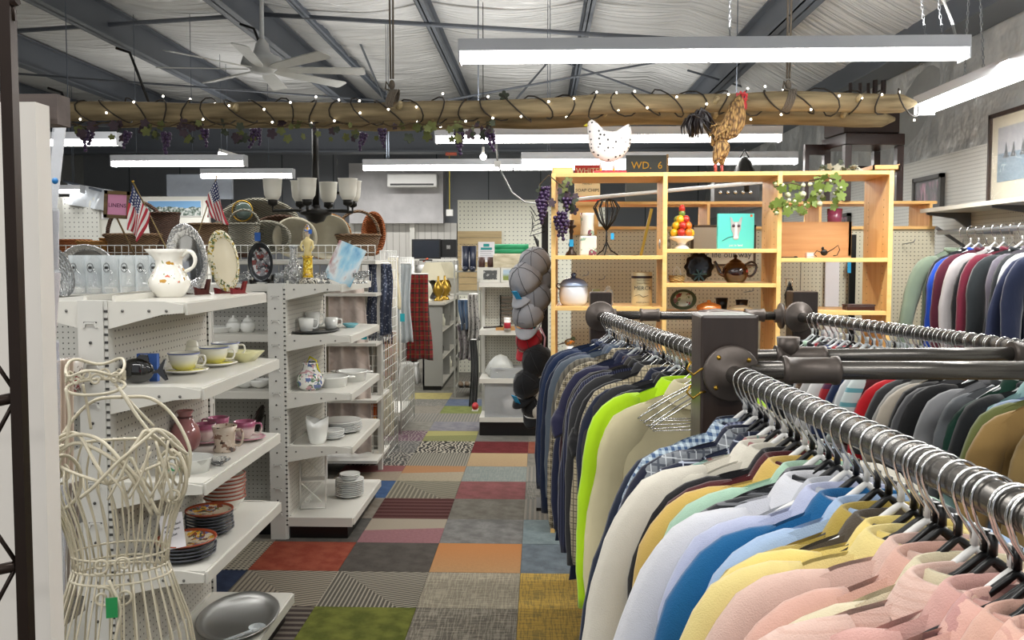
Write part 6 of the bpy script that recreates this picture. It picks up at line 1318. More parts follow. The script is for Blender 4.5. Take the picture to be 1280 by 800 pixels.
for x in (xa+.02, -2.9, -2.1, xb-.02): MB().box(x-.015, x+.015, Yb+.2, Yb+.24, 0, zg-.03).build('post', upright_m, gs, o)
k = wiregrid('wire_panel', gs, Vector((xa, Yb+.22, .1))+o, (1, 0, 0), (0, 0, 1), xb-xa, 1.4, .075); k['kind'] = 'stuff'
wk = wickm('wicker_brown', '#3a281a', '#8a6a48'); wk2 = wickm('wicker_dark', '#22140c', '#654430'); wk3 = wickm('wicker_tan', '#6a421c', '#b98540'); gry = wickm('wicker_grey', '#5b584c', '#a8a594'); orn = wickm('wicker_orange', '#6a3210', '#a8602c')
def weave(i, a): return .03*math.sin(26*a+(i % 2)*PI)
def basket(label, px, py, w_, h, mt, hh=0, Y=None, tilt=0, sy=.7, hm=None):
    Y = Y or Yb+.22; q = on(px, Y, zg); sc_ = Y/F; R = w_*sc_/2; H = h*sc_
    zb_ = max(zg-.006, P(px, py, Y).z)
    t = rt('wicker_basket', label, 'basket', (q.x, Y, zb_), (tilt, 0, 0)); pr_ = [(0, 0), (R*.72, 0)]
    n_ = 7
    for j in range(1, n_+1): pr_.append((R*(.74+.26*j/n_), H*j/n_))
    pr_ += [(R*.95, H*1.0), (R*.7, H*.1), (0, H*.08)]
    MB().lathe(pr_, 40, sy=sy, wob=weave).build('bowl', mt, t)
    MB().tube([(R*1.01*math.cos(a), R*1.01*sy*math.sin(a), H) for a in [2*PI*k/28 for k in range(28)]], R*.055, 7, closed=True).build('rim', mt, t)
    if hh: MB().tube([(R*.95*math.cos(a), 0, H+(hh*sc_)*math.sin(a)) for a in [PI*k/14 for k in range(15)]], R*.05+.003, 7).build('handle', hm or mt, t)
    return t
def shallow(label, px, py, w_, h, mt, Y, lean=1.2, inner=None):   # basket tray standing on edge, opening towards the aisle
    q = P(px, py, Y); s_ = Y/F; zb_ = max(zg-.006, q.z-h*s_/2); t = rt('basket_tray', label, 'basket', (q.x, Y, zb_)); m = MB()
    def L(prof, mtt, nm):
        m = MB().lathe(prof, 36, wob=lambda i, a: .02*math.sin(30*a)); m.v = [(v[0]*w_*s_/2, -v[2]*.12, v[1]*h*s_/2+h*s_/2) for v in m.v]; return m.build(nm, mtt, t)
    L([(0, -.6), (.5, -.55), (.8, -.3), (1, .2), (1.02, .35), (.95, .35), (.75, -.1), (.5, -.35), (0, -.4)], mt, 'bowl')
    MB().tube([(1.0*w_*s_/2*math.cos(a), -.03, h*s_/2*(1+math.sin(a))) for a in [2*PI*k/30 for k in range(30)]], .010, 7, closed=True).build('rim', inner or mt, t)
    return t
basket('orange brown oval basket at the far left of the basket row', 92, 320, 45, 20, orn)
basket('tan shallow basket with golden lining left of the linens sign', 118, 320, 50, 18, wk3)
basket('amber flat basket standing under the linens sign', 140, 320, 30, 22, wk3, Y=Yb+.35)
basket('long brown hoop-handled basket under the left small flag', 172, 320, 80, 26, wk, hh=42, hm=wk2)
basket('dark brown fringed basket right of the left small flag', 206, 320, 40, 54, wk2)
basket('olive brown deep basket between the two upright platters', 262, 320, 50, 40, wk, Y=Yb+.3)
basket('round grey whitewashed basket beside the right small flag', 306, 316, 40, 36, gry, hh=18, Y=Yb+.06)
basket('dark low basket with grey lining right of the grey basket', 300, 322, 60, 26, wk2, Y=Yb+.30)
shallow('large grey striped fan-shaped basket tray standing behind the others', 325, 282, 105, 66, gry, Yb+.42)
shallow('grey linen lined basket tray left of the figurine', 336, 297, 58, 40, gry, Yb+.12, inner=gry)
shallow('wide dark brown oval basket behind the lined trays', 352, 284, 62, 28, wk2, Yb+.38)
shallow('beige lined basket tray directly behind the figurine', 370, 297, 54, 48, plain('linen_lining', '#aaa491', .9, 0, .1, 30), Yb+.14)
shallow('beige lined basket tray with wicker rim right of the figurine', 410, 296, 60, 56, plain('linen_lining', '#aaa491', .9, 0, .1, 30), Yb+.16, inner=wk3)
basket('brown wicker basket with tall hoop handle at the right of the row', 448, 320, 56, 26, wk, hh=30)
shallow('round orange-brown basket standing behind the hoop basket', 468, 292, 28, 52, orn, Yb+.46)
k = P(303, 262, Yb+.3); t = rt('glass_globe', 'round green glass ornament with golden ring above the grey striped basket', 'ornament', (k.x, k.y, k.z-.08)); MB().tube([(.075*math.cos(a), 0, .07+.075*math.sin(a)) for a in [2*PI*q/24 for q in range(24)]], .006, 6, closed=True).build('ring', brass, t); MB().ball((.01, 0, .07), (.065, .02, .065), 18, 10).build('glass_disc', plain('green_glass', '#4c5b55', .1, 0, .4, 14, coat=.6), t); MB().tube([(0, 0, .0), (0, 0, -.2)], .005, 6).build('stem', black_iron, t)
t = rt('blue_basket_tag', 'bright blue price tag hanging on the middle baskets', 'tag', P(322, 296, Yb-.05)); MB().box(-.02, .02, -.003, 0, -.03, .03).build('tag', plain('deep_blue', '#2360b8', .5), t)
# linens sign
q = P(147, 256, 5.5); t = rt('wooden_frame_sign', 'square wood-framed pink sign reading LINENS', 'sign', q, (0, .06, .0)); w_ = .085
m = MB(); m.box(-w_, w_, -.012, .008, .065, .088).box(-w_, w_, -.012, .008, -.088, -.065).box(-w_, -w_+.022, -.012, .008, -.088, .088).box(w_-.022, w_, -.012, .008, -.088, .088); m.build('frame', wood('sign_oak', '#5e4a30', '#84693f', 'X', .6), t)
MB().box(-.064, .064, -.004, .0, -.066, .066).build('paper', plain('pink_paper', '#e29bc0', .7, 0, .02), t); text('LINENS', .036, plain('purple_ink', '#5b2148', .6), t, (0, -.0055, -.005)); MB().tube([(.0, .0, -.088), (.0, .3, -.36)], .006, 6).build('stake', wood('sign_oak', '#5e4a30', '#84693f', 'X', .6), t)
# panorama on the white partition
q = P(216, 260, 11.18); t = rt('panorama_picture', 'long unframed panorama of a hillside town under blue sky', 'picture', q); pn = NT('panorama'); z = pn.xyz()[2]; nz = pn.noise(9, 5)
pn.set(pn.mix(pn.M('GREATER_THAN', pn.M('ADD', z, pn.M('MULTIPLY', nz, .10)), .06), pn.ramp(pn.noise(28, 3), [(.4, hexc('3c4a3a')), (.5, hexc('7f8d86')), (.62, hexc('c9cbc8'))]), pn.mix(pn.M('LESS_THAN', z, -.05), hexc('6fa0cc'), hexc('3f7ab0'))), .4)
MB().box(-.33, .37, -.005, .01, -.10, .09).build('print', pn.m, t); MB().box(-.34, .38, .0, .012, -.11, .10).build('backing', white_plastic, t)
t = rt('wall_notice', 'small white lettering notice on the far white partition', 'notice', P(140, 268, 11.185)); MB().box(-.14, .1, -.004, 0, -.06, .06).build('sheet', plain('paper_white', '#e4e1e4', .7, 0, .01), t)
m = MB(); [m.box(-.12, -.0+.02*(k % 3), -.006, -.004, .035-.03*k, .04-.03*k) for k in range(4)]; m.build('print_lines', ink, t)
t = rt('white_plastic_sheet', 'crumpled clear plastic sheeting hung at the far left back', 'sheeting', P(112, 228, 11.1)); MB().grid(14, 8, lambda u, v: (-.3+.7*u, .06*math.sin(u*14+v*3), -.28*v-.12*u)).build('sheet', plain('sheet_white', '#c5cad0', .2, 0, .1, 10), t); MB().tube([(-.35, 0, .02), (.5, 0, -.2)], .015, 6).build('top_rail', steel_grey, t)

# gridwalls with scarves, aisle side
def gridwall(label, X, Y0, Y1, zt):
    t = rt('gridwall_panel', label, 'display grid', (X, Y0, 0)); g = wiregrid('wires', t, (0, 0, .04), (0, 1, 0), (0, 0, 1), Y1-Y0, zt-.04, .075, .0032); g['kind'] = 'stuff'
    m = MB(); m.tube([(0, 0, 0), (0, 0, zt), (0, Y1-Y0, zt), (0, Y1-Y0, 0)], .006, 6); m.build('frame', wm2, t); return t
gridwall('white wire gridwall beside the far gondola shelf hung with quilts', -1.16, 6.25, 6.95, 1.60)
gridwall('white wire gridwall beyond with the red tartan scarf', -1.22, 7.5, 8.3, 1.55)
t = rt('wire_base_shelf', 'low white shelf foot under the far gridwall', 'shelf', (-1.35, 7.5, 0)); MB().box(-.2, .12, 0, .6, .16, .19).build('board', shelf_m, t); MB().box(-.2, -.17, 0, .6, 0, .16).build('side', shelf_m, t)
def drape(name, label, cat, pxc, ytop, ybot, pw, Y, mt, amp=.02, fl_=1.0, rz=0, folds=2.5, fringe=False, group=None):
    a = P(pxc, ytop, Y); b = P(pxc, ybot, Y); W2 = pw*Y/F/2; H = a.z-b.z; t = rt(name, label, cat, (a.x, Y, b.z), rz, group); ph = random.uniform(0, 6)
    def fn(u, v):
        k = 1-v; w_ = W2*(.82+.18*k*fl_) if fl_ >= 1 else W2*(1-(1-fl_)*k)
        return (2*(u-.5)*w_+.01*math.sin(5*k+ph), amp*math.sin(2*PI*folds*u+ph+k)*(.5+.5*k)+.01*math.sin(9*k), H*v+.008*math.sin(7*u+ph)*k)
    ob = MB().grid(30, 14, fn).build('cloth', mt, t); s_ = ob.modifiers.new('s', 'SOLIDIFY'); s_.thickness = .006
    MB().tube([(-W2*.8, 0, H+.005), (W2*.8, 0, H+.005)], .006, 6).build('hanger_bar', white_plastic, t)
    if fringe:
        m = MB(); [m.tube([(W2*(-.95+1.9*k/26), .0, .01), (W2*(-.95+1.9*k/26)+random.uniform(-.01, .01), 0, -.07)], .0022, 4) for k in range(27)]; f_ = m.build('fringe', mt, t); f_['kind'] = 'stuff'
    return t
qb = NT('quilted_blush'); x, y, z = qb.xyz(); d1 = qb.M('ABSOLUTE', qb.M('SINE', qb.M('MULTIPLY', qb.M('ADD', x, z), 34))); d2 = qb.M('ABSOLUTE', qb.M('SINE', qb.M('MULTIPLY', qb.M('SUBTRACT', x, z), 34))); qb.bump(qb.M('MINIMUM', d1, d2), .006, .8); qb.set(qb.mix(qb.noise(6), (.50, .42, .38), (.60, .52, .47)), .9); qb = qb.m
drape('quilt', 'blush quilted bedspread hanging behind the far dish shelf', 'quilt', 434, 352, 565, 52, 6.05, qb, .04, 1.5)
drape('curtain', 'cream lace panel left of the blush quilt', 'curtain', 406, 360, 560, 34, 6.15, cloth('a9a08a'), .03)
drape('curtain', 'grey ivory sheer panel right of the blush quilt', 'curtain', 463, 355, 575, 26, 6.35, cloth('a9a79e'), .03)
drape('scarf', 'navy patterned fringed scarf hanging at the grid corner', 'scarf', 474, 330, 418, 34, 6.2, cloth('3a4257', 'dots', '8f97a8', None, .02), .02, fringe=True)
drape('scarf', 'grey mauve scarf below the navy scarf', 'scarf', 470, 415, 470, 18, 6.5, cloth('8c8583'), .02)
drape('scarf', 'cream runner with stitched edge right of the navy scarf', 'scarf', 492, 322, 386, 15, 7.0, cloth('cfc6a8'), .01)
drape('scarf', 'gold and rust plaid scarf low on the gridwall', 'scarf', 488, 415, 475, 18, 7.3, cloth('8f6a28', 'plaid', '8c3a1e', '4f5a2c', .05), .015, .6)
drape('scarf', 'pale grey linen cloth left of the red tartan', 'scarf', 506, 330, 428, 18, 7.55, cloth('a9b0b3'), .015)
drape('scarf', 'red tartan wool scarf on the far gridwall', 'scarf', 523, 343, 450, 31, 7.7, cloth('7a1a1c', 'plaid', '1a261a', '6a5a2c', .085), .02, 1.4)
drape('scarf', 'dark lining cloth just behind the red tartan', 'scarf', 512, 350, 452, 20, 7.85, cloth('2a1f1f'), .01)
drape('scarf', 'ivory cloth hanging low near the floor grid', 'scarf', 484, 470, 545, 14, 7.4, cloth('c9c2a8'), .012)
for k, (px, py, Y) in enumerate([(503, 397, 7.4), (486, 402, 6.95), (455, 418, 6.0)]):
    t = rt('price_tag', ['turquoise tag left of the tartan scarf', 'green tag under the cream runner', 'turquoise tag on the sheer panel'][k], 'tag', P(px, py, Y)); MB().box(-.02, .02, -.003, 0, -.035, .035).build('tag', plain('tag_turq', '#1f9aa6', .5), t)
t = rt('orange_ornament', 'orange and rust printed box under the hanging linens', 'box', (P(462, 555, 6.3).x, 6.3, .35)); MB().cbox((0, 0, .06), (.10, .08, .12)).build('box', spots('rust_print', '#b4552a', ['#d0a060'], 30), t)
t = rt('rust_crate', 'small rust-coloured crate on the floor behind the grid corner', 'crate', (P(448, 560, 6.4).x, 6.4, 0)); MB().cbox((0, 0, .1), (.14, .12, .18)).build('crate', plain('rust_crate', '#6b2416', .7), t)
# ================================================================ MID AISLE, BACK
cmx0, cmx1 = XP(556, 10.2, .5), XP(571, 12.5, .5)
t = rt('display_counter', 'grey display counter with open shelving holding glass and lamps', 'counter', (0, 0, 0)); cg2 = plain('counter_grey', '#8d8c86', .5, 0, .06, 3); cgt = plain('counter_top', '#b9b5ab', .4)
xl, xr = XP(528, 10.0, .8), XP(553, 10.0, .8)
MB().box(xl, xr, 10.0, 10.03, .05, 1.0).build('front_panel', cg2, t); MB().box(xl-.02, xr+.03, 9.96, 12.4, 1.0, 1.03).build('counter_top', cgt, t); MB().box(xl, xl+.02, 10, 12.4, .05, 1.0).build('back_panel', cg2, t)
for z in (.08, .38, .70): MB().box(xl, xr, 10.02, 12.4, z-.02, z).build('shelf', cgt, t)
for y in (10.8, 11.6, 12.38): MB().box(xl, xr, y, y+.02, .05, 1.0).build('divider', cg2, t)
MB().box(xl, xr-.02, 10.02, 12.4, 0, .05).build('kick_plate', black_paint, t)
random.seed(5)
for k in range(10):
    q = (xr-.08, 10.3+.2*k, (.08, .38, .70)[k % 3]); ware('glass_jar', 'small glass jar on the far counter shelves', 'jar', [(0, 0), (.035, 0), (.04, .08), (.02, .12), (.02, .15), (0, .15)], [white_china, black_iron, cr, brass][k % 4], q, 12, group='jars in the far grey counter')
def lamp(label, px, Y, base_m, sh_m, s_=1.0, zt=1.03):
    q = on(px, Y, zt); t = rt('table_lamp', label, 'lamp', q); MB().lathe([(0, 0), (.06*s_, 0), (.05*s_, .02), (.03*s_, .05), (.07*s_, .12), (.05*s_, .2), (.015, .24), (.012, .3), (0, .3)]).build('base', base_m, t)
    if sh_m: MB().lathe([(.15*s_, .24), (.075*s_, .46), (.07*s_, .46), (.145*s_, .24)], 24).build('shade', sh_m, t)
shm = plain('shade_cream', '#cfc7ad', .8, 0, .03)
lamp('table lamp with wide cream shade on the far counter', 541, 10.9, plain('dark_iron', '#2a2622', .4), shm, 1.25)
lamp('second cream shade lamp standing further along the counter', 556, 11.9, brass, shm, 1.35)
lamp('polished brass table lamp base on the far counter', 548, 10.35, brass, None, 1.0); lamp('golden glass lamp base right of the brass one', 556, 10.6, brass, None, 1.1)
lamp('cream ceramic lamp base beside the tartan scarf', 534, 10.2, cr, None, 1.0)
t = rt('step_stool', 'white plastic step stool on the floor under the tartan scarf', 'stool', (XP(512, 10.6, .2), 10.6, 0)); MB().cbox((0, 0, .235), (.22, .18, .03)).build('seat', white_plastic, t, bev=.004)
for sx_ in (-1, 1):
    for sy_ in (-1, 1): MB().tube([(sx_*.11, sy_*.08, 0), (sx_*.085, sy_*.065, .225)], .022, 4).build('leg', white_plastic, t)
t = rt('cardboard_boxes', 'white storage boxes on the back counter under the screens', 'boxes', (XP(560, 13.6, 1), 13.6, 0)); MB().box(-.9, .55, -.2, .4, 0, 1.30).build('counter', plain('back_counter', '#a9a497', .6), t); MB().box(-.95, .6, -.25, .4, 1.50, 1.53).build('shelf', white_metal, t); MB().box(-.9, -.86, -.2, .4, 1.3, 1.5).build('post', white_metal, t)
for k in range(5): ware('storage_box', 'white storage box on the far back counter', 'box', [(0, 0), (.13, 0), (.13, .14), (0, .14)], white_plastic, (XP(530+10*k, 13.5, 1.3), 13.45, 1.30), 4, group='boxes on the back counter')
t = rt('television', 'black flat television on the back shelf', 'television', P(533, 326, 13.4)); MB().cbox((0, 0, .18), (.45, .04, .31)).build('bezel', black_plastic, t); MB().cbox((0, -.021, .185), (.40, .003, .26)).build('screen', plain('tv_screen', '#2b3038', .12), t); MB().cbox((0, 0, .012), (.2, .14, .02)).build('stand', black_plastic, t)
t = rt('television', 'black monitor turned away at the right of the television', 'television', P(561, 325, 13.5)); MB().cbox((0, 0, .18), (.24, .1, .28)).build('case', black_plastic, t); MB().cbox((0, -.052, .2), (.06, .003, .06)).build('connector', chrome, t)
t = rt('orange_handle_tool', 'orange handled tool lying below the television', 'tool', P(532, 327, 13.35)); MB().tube([(-.04, 0, .0), (.04, 0, .05)], .012, 6).build('handle', plain('tool_orange', '#d1532a', .5), t)
t = rt('air_conditioner', 'white wall-mounted air conditioner on the textured panel', 'air conditioner', P(516, 226, 14.4)); MB().cbox((0, 0, 0), (.83, .22, .22)).build('housing', white_plastic, t, bev=.02); MB().cbox((0, -.112, -.07), (.72, .01, .03)).build('air_outlet', plain('outlet_dark', '#3a3a3a', .5), t)
t = rt('cable_outlet', 'yellow cord hanging from the ceiling with a white outlet box', 'outlet', P(562, 266, 9.5)); MB().cbox((0, 0, 0), (.07, .05, .07)).build('box', white_plastic, t); MB().tube([(0, 0, .03), (0, 0, .62)], .006, 6).build('cord', plain('cord_yellow', '#c9b94e', .5), t); MB().cbox((.02, 0, .64), (.12, .05, .03)).build('orange_clamp', plain('clamp', '#a8472c', .5), t)
t = rt('ceiling_camera', 'small white device on a cable hanging behind the light fixtures', 'device', P(622, 205, 8.0)); MB().cbox((0, 0, 0), (.06, .05, .05)).build('box', white_plastic, t); MB().tube([(0, 0, 0), (.05, 0, -.1), (.13, .0, -.26), (.25, 0, -.35), (.42, 0, -.37)], .007, 6).tube([(0, 0, .02), (-.02, 0, .3)], .01, 6).build('cable', plain('grey_cable', '#9b9b98', .4), t)
# wood slatwall with notices
q0, q1 = P(572, 289, 11.575), P(627, 345, 11.575)
t = rt('slatwall_panel', 'pale wood slatwall panel below the pegboard partition', 'panel', (q0.x, 11.575, q1.z-.2)); sw_ = wood('pale_slat', '#a58e66', '#bda77c', 'X'); n_ = 9; H_ = (q0.z-q1.z+.2)/n_
for k in range(n_): MB().box(0, q1.x-q0.x, 0, .02, k*H_+.006, (k+1)*H_).build('slat', sw_, t)
for k, (px, py, w_, h, lab) in enumerate([(608, 315, .22, .27, 'white notice with teal heading on the wood slatwall'), (586, 321, .19, .28, 'plain white printed list left of the teal notice')]):
    t = rt('paper_notice', lab, 'notice', P(px, py, 11.57)); MB().box(-w_/2, w_/2, 0, .003, -h/2, h/2).build('sheet', plain('paper_white', '#e4e1e4', .7, 0, .01), t); m = MB(); [m.box(-w_*.38, w_*.3+.02*(j % 2), -.002, 0, h*.1-.025*j, h*.1-.025*j+.006) for j in range(6)]; m.build('text_lines', plain('grey_ink', '#85868a', .6), t)
    if k == 0: MB().box(-.04, .04, -.003, 0, .07, .11).box(-.075, .075, -.003, 0, .03, .06).build('teal_heading', plain('teal_ink', '#1d8f8c', .5), t)
# shoe rack with boots
t = rt('shoe_rack', 'narrow dark shoe rack at the end of the far white shelf', 'rack', (XP(584, 9.6, .5), 9.6, 0)); 
for z in (.12, .45, .8, 1.15, 1.40): MB().box(-.13, .13, -.1, .3, z-.012, z).build('shelf', plain('rack_grey', '#8e8d84', .5), t)
for x_ in (-.13, .13):
    for y_ in (-.1, .3): MB().box(x_-.008, x_+.008, y_-.008, y_+.008, 0, 1.52).build('post', plain('rack_grey', '#8e8d84', .5), t)
for k, (px, lab) in enumerate([(582, 'left tall navy rubber boot on the shoe rack'), (591, 'right tall navy rubber boot on the shoe rack')]):
    t = rt('rubber_boot', lab, 'boot', (XP(px, 9.5, 1.45), 9.5, 1.40)); bmt = plain('boot_navy', '#232838', .3); MB().tube([(0, .02, .02), (0, .02, .12), (0, .02, .28)], [.04, .035, .042], 12).build('shaft', bmt, t); MB().ball((0, -.05, .025), (.036, .08, .032), 12, 8).build('foot', bmt, t)
for k in range(9):
    z = (.12, .45, .8)[k % 3]; q = (XP(584, 9.55, z)+(-.07+.07*(k//3)), 9.52, z); t = thing('shoe', 'worn shoe on the far shoe rack shelves', 'shoe', q, .2, 'shoes on the far rack'); mm = [plain('shoe_tan', '#6b5a48', .6), plain('shoe_blk', '#1c1a1a', .4), plain('shoe_grey', '#8a857c', .6)][k % 3]; MB().ball((0, -.01, .03), (.03, .09, .03), 10, 6).build('upper', mm, t); MB().box(-.028, .028, -.1, .08, 0, .01).build('sole', black_plastic, t)
drape('jacket', 'crumpled blue denim jacket hanging beside the far shelf', 'jacket', 584, 375, 412, 22, 9.2, cloth('3a4f68'), .05, .7); drape('shirt', 'black and white dotted blouse hanging beside the far shelf', 'shirt', 592, 368, 425, 14, 9.0, cloth('8e8a84', 'dots', '2b2a2a', None, .03), .04, 1.0); drape('shirt', 'grey floral blouse below the denim jacket', 'shirt', 583, 405, 450, 20, 9.25, cloth('8a8682', 'blotch', '5a4a52'), .05, .8)
drape('trousers', 'black trousers hanging to the floor beside the far shelf', 'trousers', 592, 425, 508, 9, 8.9, cloth('131313'), .02)
t = rt('red_shoes', 'small red shoe on the floor under the black trousers', 'shoe', (XP(594, 8.7, .05), 8.7, 0)); MB().ball((0, 0, .04), (.035, .07, .04), 10, 7).build('upper', plain('red_shoe', '#a81f24', .4), t); MB().box(-.03, .03, -.06, .06, 0, .012).build('sole', white_plastic, t)
# far white shelf unit
Yf = 7.45; fx0, fx1 = XP(599, Yf, .8), XP(668, Yf, .8)+.12
t = rt('shelving_unit', 'white pegboard end shelf in mid aisle beyond the clothes rack', 'shelf', (fx0, Yf, 0)); W_ = fx1-fx0
MB().box(0, W_, .36, .375, .1, 1.36).build('pegboard_panel', pegmat('far_peg_x', '#b9b7ac', 'X', .0254, .004, .1), t)
for z in (1.335, .92, .50, .16): MB().box(0, W_, 0, .36, z-.018, z).box(0, W_, -.008, 0, z-.04, z).build('shelf_board', shelf_m, t)
MB().box(0, .03, .33, .38, 0, 1.36).build('upright', upright_m, t); MB().box(0, W_, .01, .36, 0, .125).build('kick_plate', black_paint, t)
t = rt('tissue_box', 'small grey framed photo box on the far white shelf', 'box', (XP(613, 7.5, 1.34), 7.5, 1.335)); MB().cbox((0, 0, .065), (.17, .06, .125)).build('box', plain('frame_white', '#c9c8c0', .5), t); MB().cbox((0, -.031, .065), (.12, .003, .08)).build('picture', spots('grey_photo', '#4c4e4e', ['#a9aaa8'], 30), t)
t = rt('landscape_picture', 'small landscape picture in a white frame on the far shelf', 'picture', (XP(639, 7.5, 1.34), 7.5, 1.335)); MB().cbox((0, 0, .065), (.18, .02, .125)).build('frame', plain('frame_white', '#c9c8c0', .5), t); MB().cbox((0, -.011, .065), (.14, .003, .09)).build('picture', zfade('landscape', '#7d8a4a', '#a9bccb', .05, .08), t)
t = rt('wicker_case', 'pale woven case with green cloth rolls on top at the far shelf', 'basket', (XP(638, 7.62, 1.4), 7.64, 1.335)); MB().cbox((0, 0, .18), (.30, .14, .14)).build('case', wood('pale_wicker', '#a59a80', '#cfc6ae', 'X', .8, 40, 3), t, bev=.02); MB().cbox((0, 0, .055), (.28, .12, .11)).build('support', plain('frame_white', '#c9c8c0', .5), t)
for z_ in (.27, .31): MB().tube([(-.14, 0, z_), (.16, 0, z_)], .025, 10).build('cloth_roll', plain('green_cloth', '#1f8a5a', .6), t)
t = rt('brown_boots', 'pair of brown boots beside the woven case', 'boots', (XP(606, 7.65, 1.4), 7.70, 1.335)); [MB().tube([(x_, 0, .13), (x_, 0, .22)], .03, 10).build('shaft', plain('boot_brown', '#4a2f28', .5), t) for x_ in (-.03, .05)]; MB().box(-.07, .09, -.02, .1, 0, .13).build('box', plain('frame_white', '#c9c8c0', .5), t)
t = rt('wood_tray', 'flat wooden tray with tools on the second far shelf', 'tray', (XP(640, 7.5, .93), 7.55, .92)); MB().cbox((0, 0, .012), (.28, .2, .024)).build('tray', wood('tray_wood', '#a5753f', '#c2925a', 'X'), t); MB().tube([(-.25, -.05, .02), (-.08, -.03, .03)], .008, 6).build('tool', plain('dark_iron', '#2a2622', .4), t)
t = rt('red_white_can', 'small red and white can on the second far shelf', 'can', (XP(634, 7.4, .93), 7.45, .92)); MB().lathe([(0, 0), (.03, 0), (.03, .11), (0, .11)], 16).build('can', zband('can_rw', '#d9d4cc', .02, .07, '#b52a3a', .3), t); MB().lathe([(.031, .10), (.031, .112), (0, .113)], 16).build('lid', white_plastic, t)
t = rt('wire_letter_rack', 'rusty slatted letter rack at the back of the second far shelf', 'rack', (XP(640, 7.7, 1), 7.78, .92)); 
for k in range(7): MB().box(-.11, .11, 0, .01, .05+.035*k, .068+.035*k).build('slat', wood('rust_slat', '#6b5f55', '#8d8377', 'X'), t)
MB().box(-.11, -.1, 0, .02, 0, .29).build('side', black_iron, t)
cl = clearplast('storage_plastic', '#c9cdd0', .35, .3)
def bin_(label, px, Y, z, w_, d, h, stuffm):
    t = rt('storage_bin', label, 'bin', (XP(px, Y, z), Y, z)); m = MB(); m.box(-w_/2, w_/2, -d/2, -d/2+.004, .0, h).box(-w_/2, w_/2, d/2-.004, d/2, 0, h).box(-w_/2, -w_/2+.004, -d/2, d/2, 0, h).box(w_/2-.004, w_/2, -d/2, d/2, 0, h).box(-w_/2, w_/2, -d/2, d/2, 0, .004); m.box(-w_/2-.01, w_/2+.01, -d/2-.01, -d/2, h-.015, h); m.build('shell', cl, t)
    for k, mm in enumerate(stuffm): MB().ball((-w_*.3+w_*.6*k/max(1, len(stuffm)-1), 0, h*.3), (w_*.17, d*.3, h*.28), 12, 8).build('contents', mm, t)
bin_('large clear bin with dark and tan bundles on the lowest far shelf', 638, 7.6, .16, .44, .28, .30, [plain('dark_iron', '#2a2622', .4), white_plastic, plain('jute', '#7a6c50', .9)]); bin_('small clear tray with wrapped goods on the third far shelf', 638, 7.6, .50, .34, .24, .09, [white_plastic, wk3])
t = rt('plastic_bag', 'crumpled white plastic bag on the third far shelf', 'bag', (XP(625, 7.5, .6), 7.58, .50+.0)); MB().lathe([(0, 0), (.10, 0), (.13, .05), (.10, .12), (.05, .18), (0, .2)], 18, wob=lambda i, a: .14*math.sin(5*a+i*2), sy=.7).build('bag', plain('bag_white', '#bfc1bd', .3, 0, .08, 10, .01), t); MB().box(-.02, .02, -.095, -.09, .06, .09).build('label', ink, t)
# hat rack with caps left of the bookcase
hx = XP(681, 5.25, 1.2); t = rt('hat_rack', 'tall black wire hat rack just left of the bookcase', 'rack', (hx, 5.3, 0)); MB().box(-.02, .02, -.02, .02, 0, 1.83).build('post', black_paint, t); MB().box(-.05, .15, -.08, .15, 0, .02).build('base', black_paint, t)
m = MB()
for k in range(5): z_ = 1.83-.03*k; m.tube([(0, -.02, z_), (-.05-.01*k, -.05, z_-.03), (-.09+.005*k, -.06, z_+.03)], .003, 6)
for k in range(4): z_ = 1.60-.012*k; m.tube([(0, -.02, z_), (-.04, -.05, z_), (-.07+.01*k, -.06, z_+.09)], .004, 6)
m.build('hooks', black_paint, t)
def cap(label, px, py, Y, mt, s_=1.0, rx=0, ry=0, tagc=None):
    q = P(px, py, Y); zz = Vector((-.25+random.uniform(-.2, .2), -.62, .75)).normalized(); yy = Vector((.3+random.uniform(-.25, .25), .45, .8)); xx = yy.cross(zz).normalized(); yy = zz.cross(xx)
    t = rt('baseball_cap', label, 'cap', q, tuple(Matrix((xx, yy, zz)).transposed().to_euler())); s_ *= .88
    MB().lathe([(0, .10*s_), (.04*s_, .095*s_), (.075*s_, .065*s_), (.092*s_, .02*s_), (.095*s_, -.02*s_), (.09*s_, -.02*s_), (.085*s_, .02*s_), (.06*s_, .06*s_), (0, .09*s_)], 20, sy=1.12).build('crown', mt, t)
    m = MB().grid(12, 6, lambda u, v: (.085*s_*math.cos(PI*u)*(1-.12*v), -(.09*s_+.075*s_*v)*math.sin(PI*u)-.02*s_, -.02*s_-.012*s_*v-.02*s_*abs(math.cos(PI*u)))); b_ = m.build('brim', mt, t); b_.modifiers.new('s', 'SOLIDIFY').thickness = .004
    MB().ball((0, 0, .10*s_), .006, 8, 5).build('button', mt, t)
    for k_ in range(3):
        a_ = PI*k_/3; MB().tube([(r_*s_*math.cos(a_), 1.12*r_*s_*math.sin(a_), z_*s_) for r_, z_ in ((-.095, -.015), (-.094, .022), (-.077, .066), (-.042, .096), (0, .101), (.042, .096), (.077, .066), (.094, .022), (.095, -.015))], .0016, 5).build('seam', plain('seam_dark', '#2b2c30', .8), t)
    if tagc: MB().box(-.02, .02, -.13, -.127, -.03, .04).build('tag', blue_tag, t)
gc = cloth('9c9da3'); gc2 = cloth('85878e'); bcap = cloth('17181b'); 
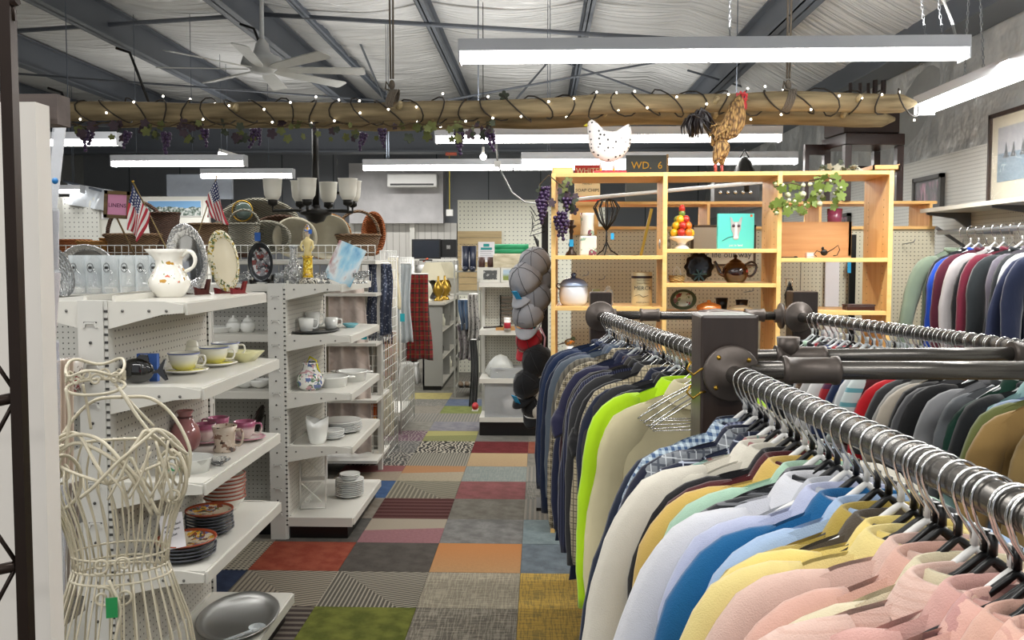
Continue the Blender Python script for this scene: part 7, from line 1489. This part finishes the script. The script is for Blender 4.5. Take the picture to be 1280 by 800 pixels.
cap('upper grey cap hanging on the hat rack', 668, 330, 5.2, gc, 1.15, 1.2, .3, True); cap('light grey cap with blue tag nearest the far shelf', 657, 350, 5.15, gc, 1.2, 1.3, -.2, True); cap('second grey cap below the tagged one', 668, 372, 5.18, gc2, 1.2, 1.3, .1); cap('lower pale grey cap brim downward', 660, 392, 5.16, gc, 1.15, 1.4, -.1); cap('grey cap tucked behind the others', 675, 350, 5.24, gc2, 1.1, 1.2, .4)
cap('bright red cap below the grey caps', 661, 424, 5.18, cloth('b01f2c'), .95, 1.3, .5); cap('black cap under the red cap', 672, 452, 5.14, bcap, 1.15, 1.3, 0); cap('second black cap hanging lower', 660, 480, 5.12, bcap, 1.05, 1.4, .2, True); cap('lowest black cap beside the navy sweatshirt', 668, 505, 5.16, bcap, 1.0, 1.6, .2)
t = rt('white_cloth', 'white crumpled cloth below the black caps', 'cloth', P(677, 488, 5.1)); MB().ball((0, 0, 0), (.05, .03, .12), 12, 10).build('cloth', cloth('c9c4b8'), t); MB().ball((-.02, -.01, -.12), (.04, .03, .05), 10, 8).build('fold', cloth('c9c4b8'), t)
t = rt('straps', 'pink and teal straps hanging between red cap and rack', 'straps', P(675, 430, 5.12)); MB().tube([(0, 0, .1), (.03, 0, .04), (.02, 0, -.1), (-.0, 0, -.03)], .006, 6).build('pink_strap', plain('strap_pink', '#c99aa6', .5), t); MB().tube([(-.03, 0, .12), (-.045, 0, .04), (-.04, 0, -.03)], .008, 6).build('teal_strap', plain('strap_teal', '#2a8a8a', .5), t)
t = rt('bird_ornament', 'small brown and orange bird ornament on a white cup at the rack end', 'ornament', bkp(712, .10, .95)+Vector((0, 0, .12))); MB().ball((0, 0, 0), (.03, .018, .022), 12, 8).build('body', spots('bird', '#6b5a3a', ['#c9741f'], 30), t); MB().ball((.02, 0, .02), .013, 10, 7).build('head', plain('bird_head', '#4f5a3a', .5), t); MB().tube([(-.02, 0, 0), (-.07, 0, -.015)], [.012, .004], 6, sq=.5).build('tail', plain('bird_tail', '#3a3226', .6), t); MB().tube([(0, 0, -.02), (0, 0, -.12)], .022, 10).build('cup', white_china, t)
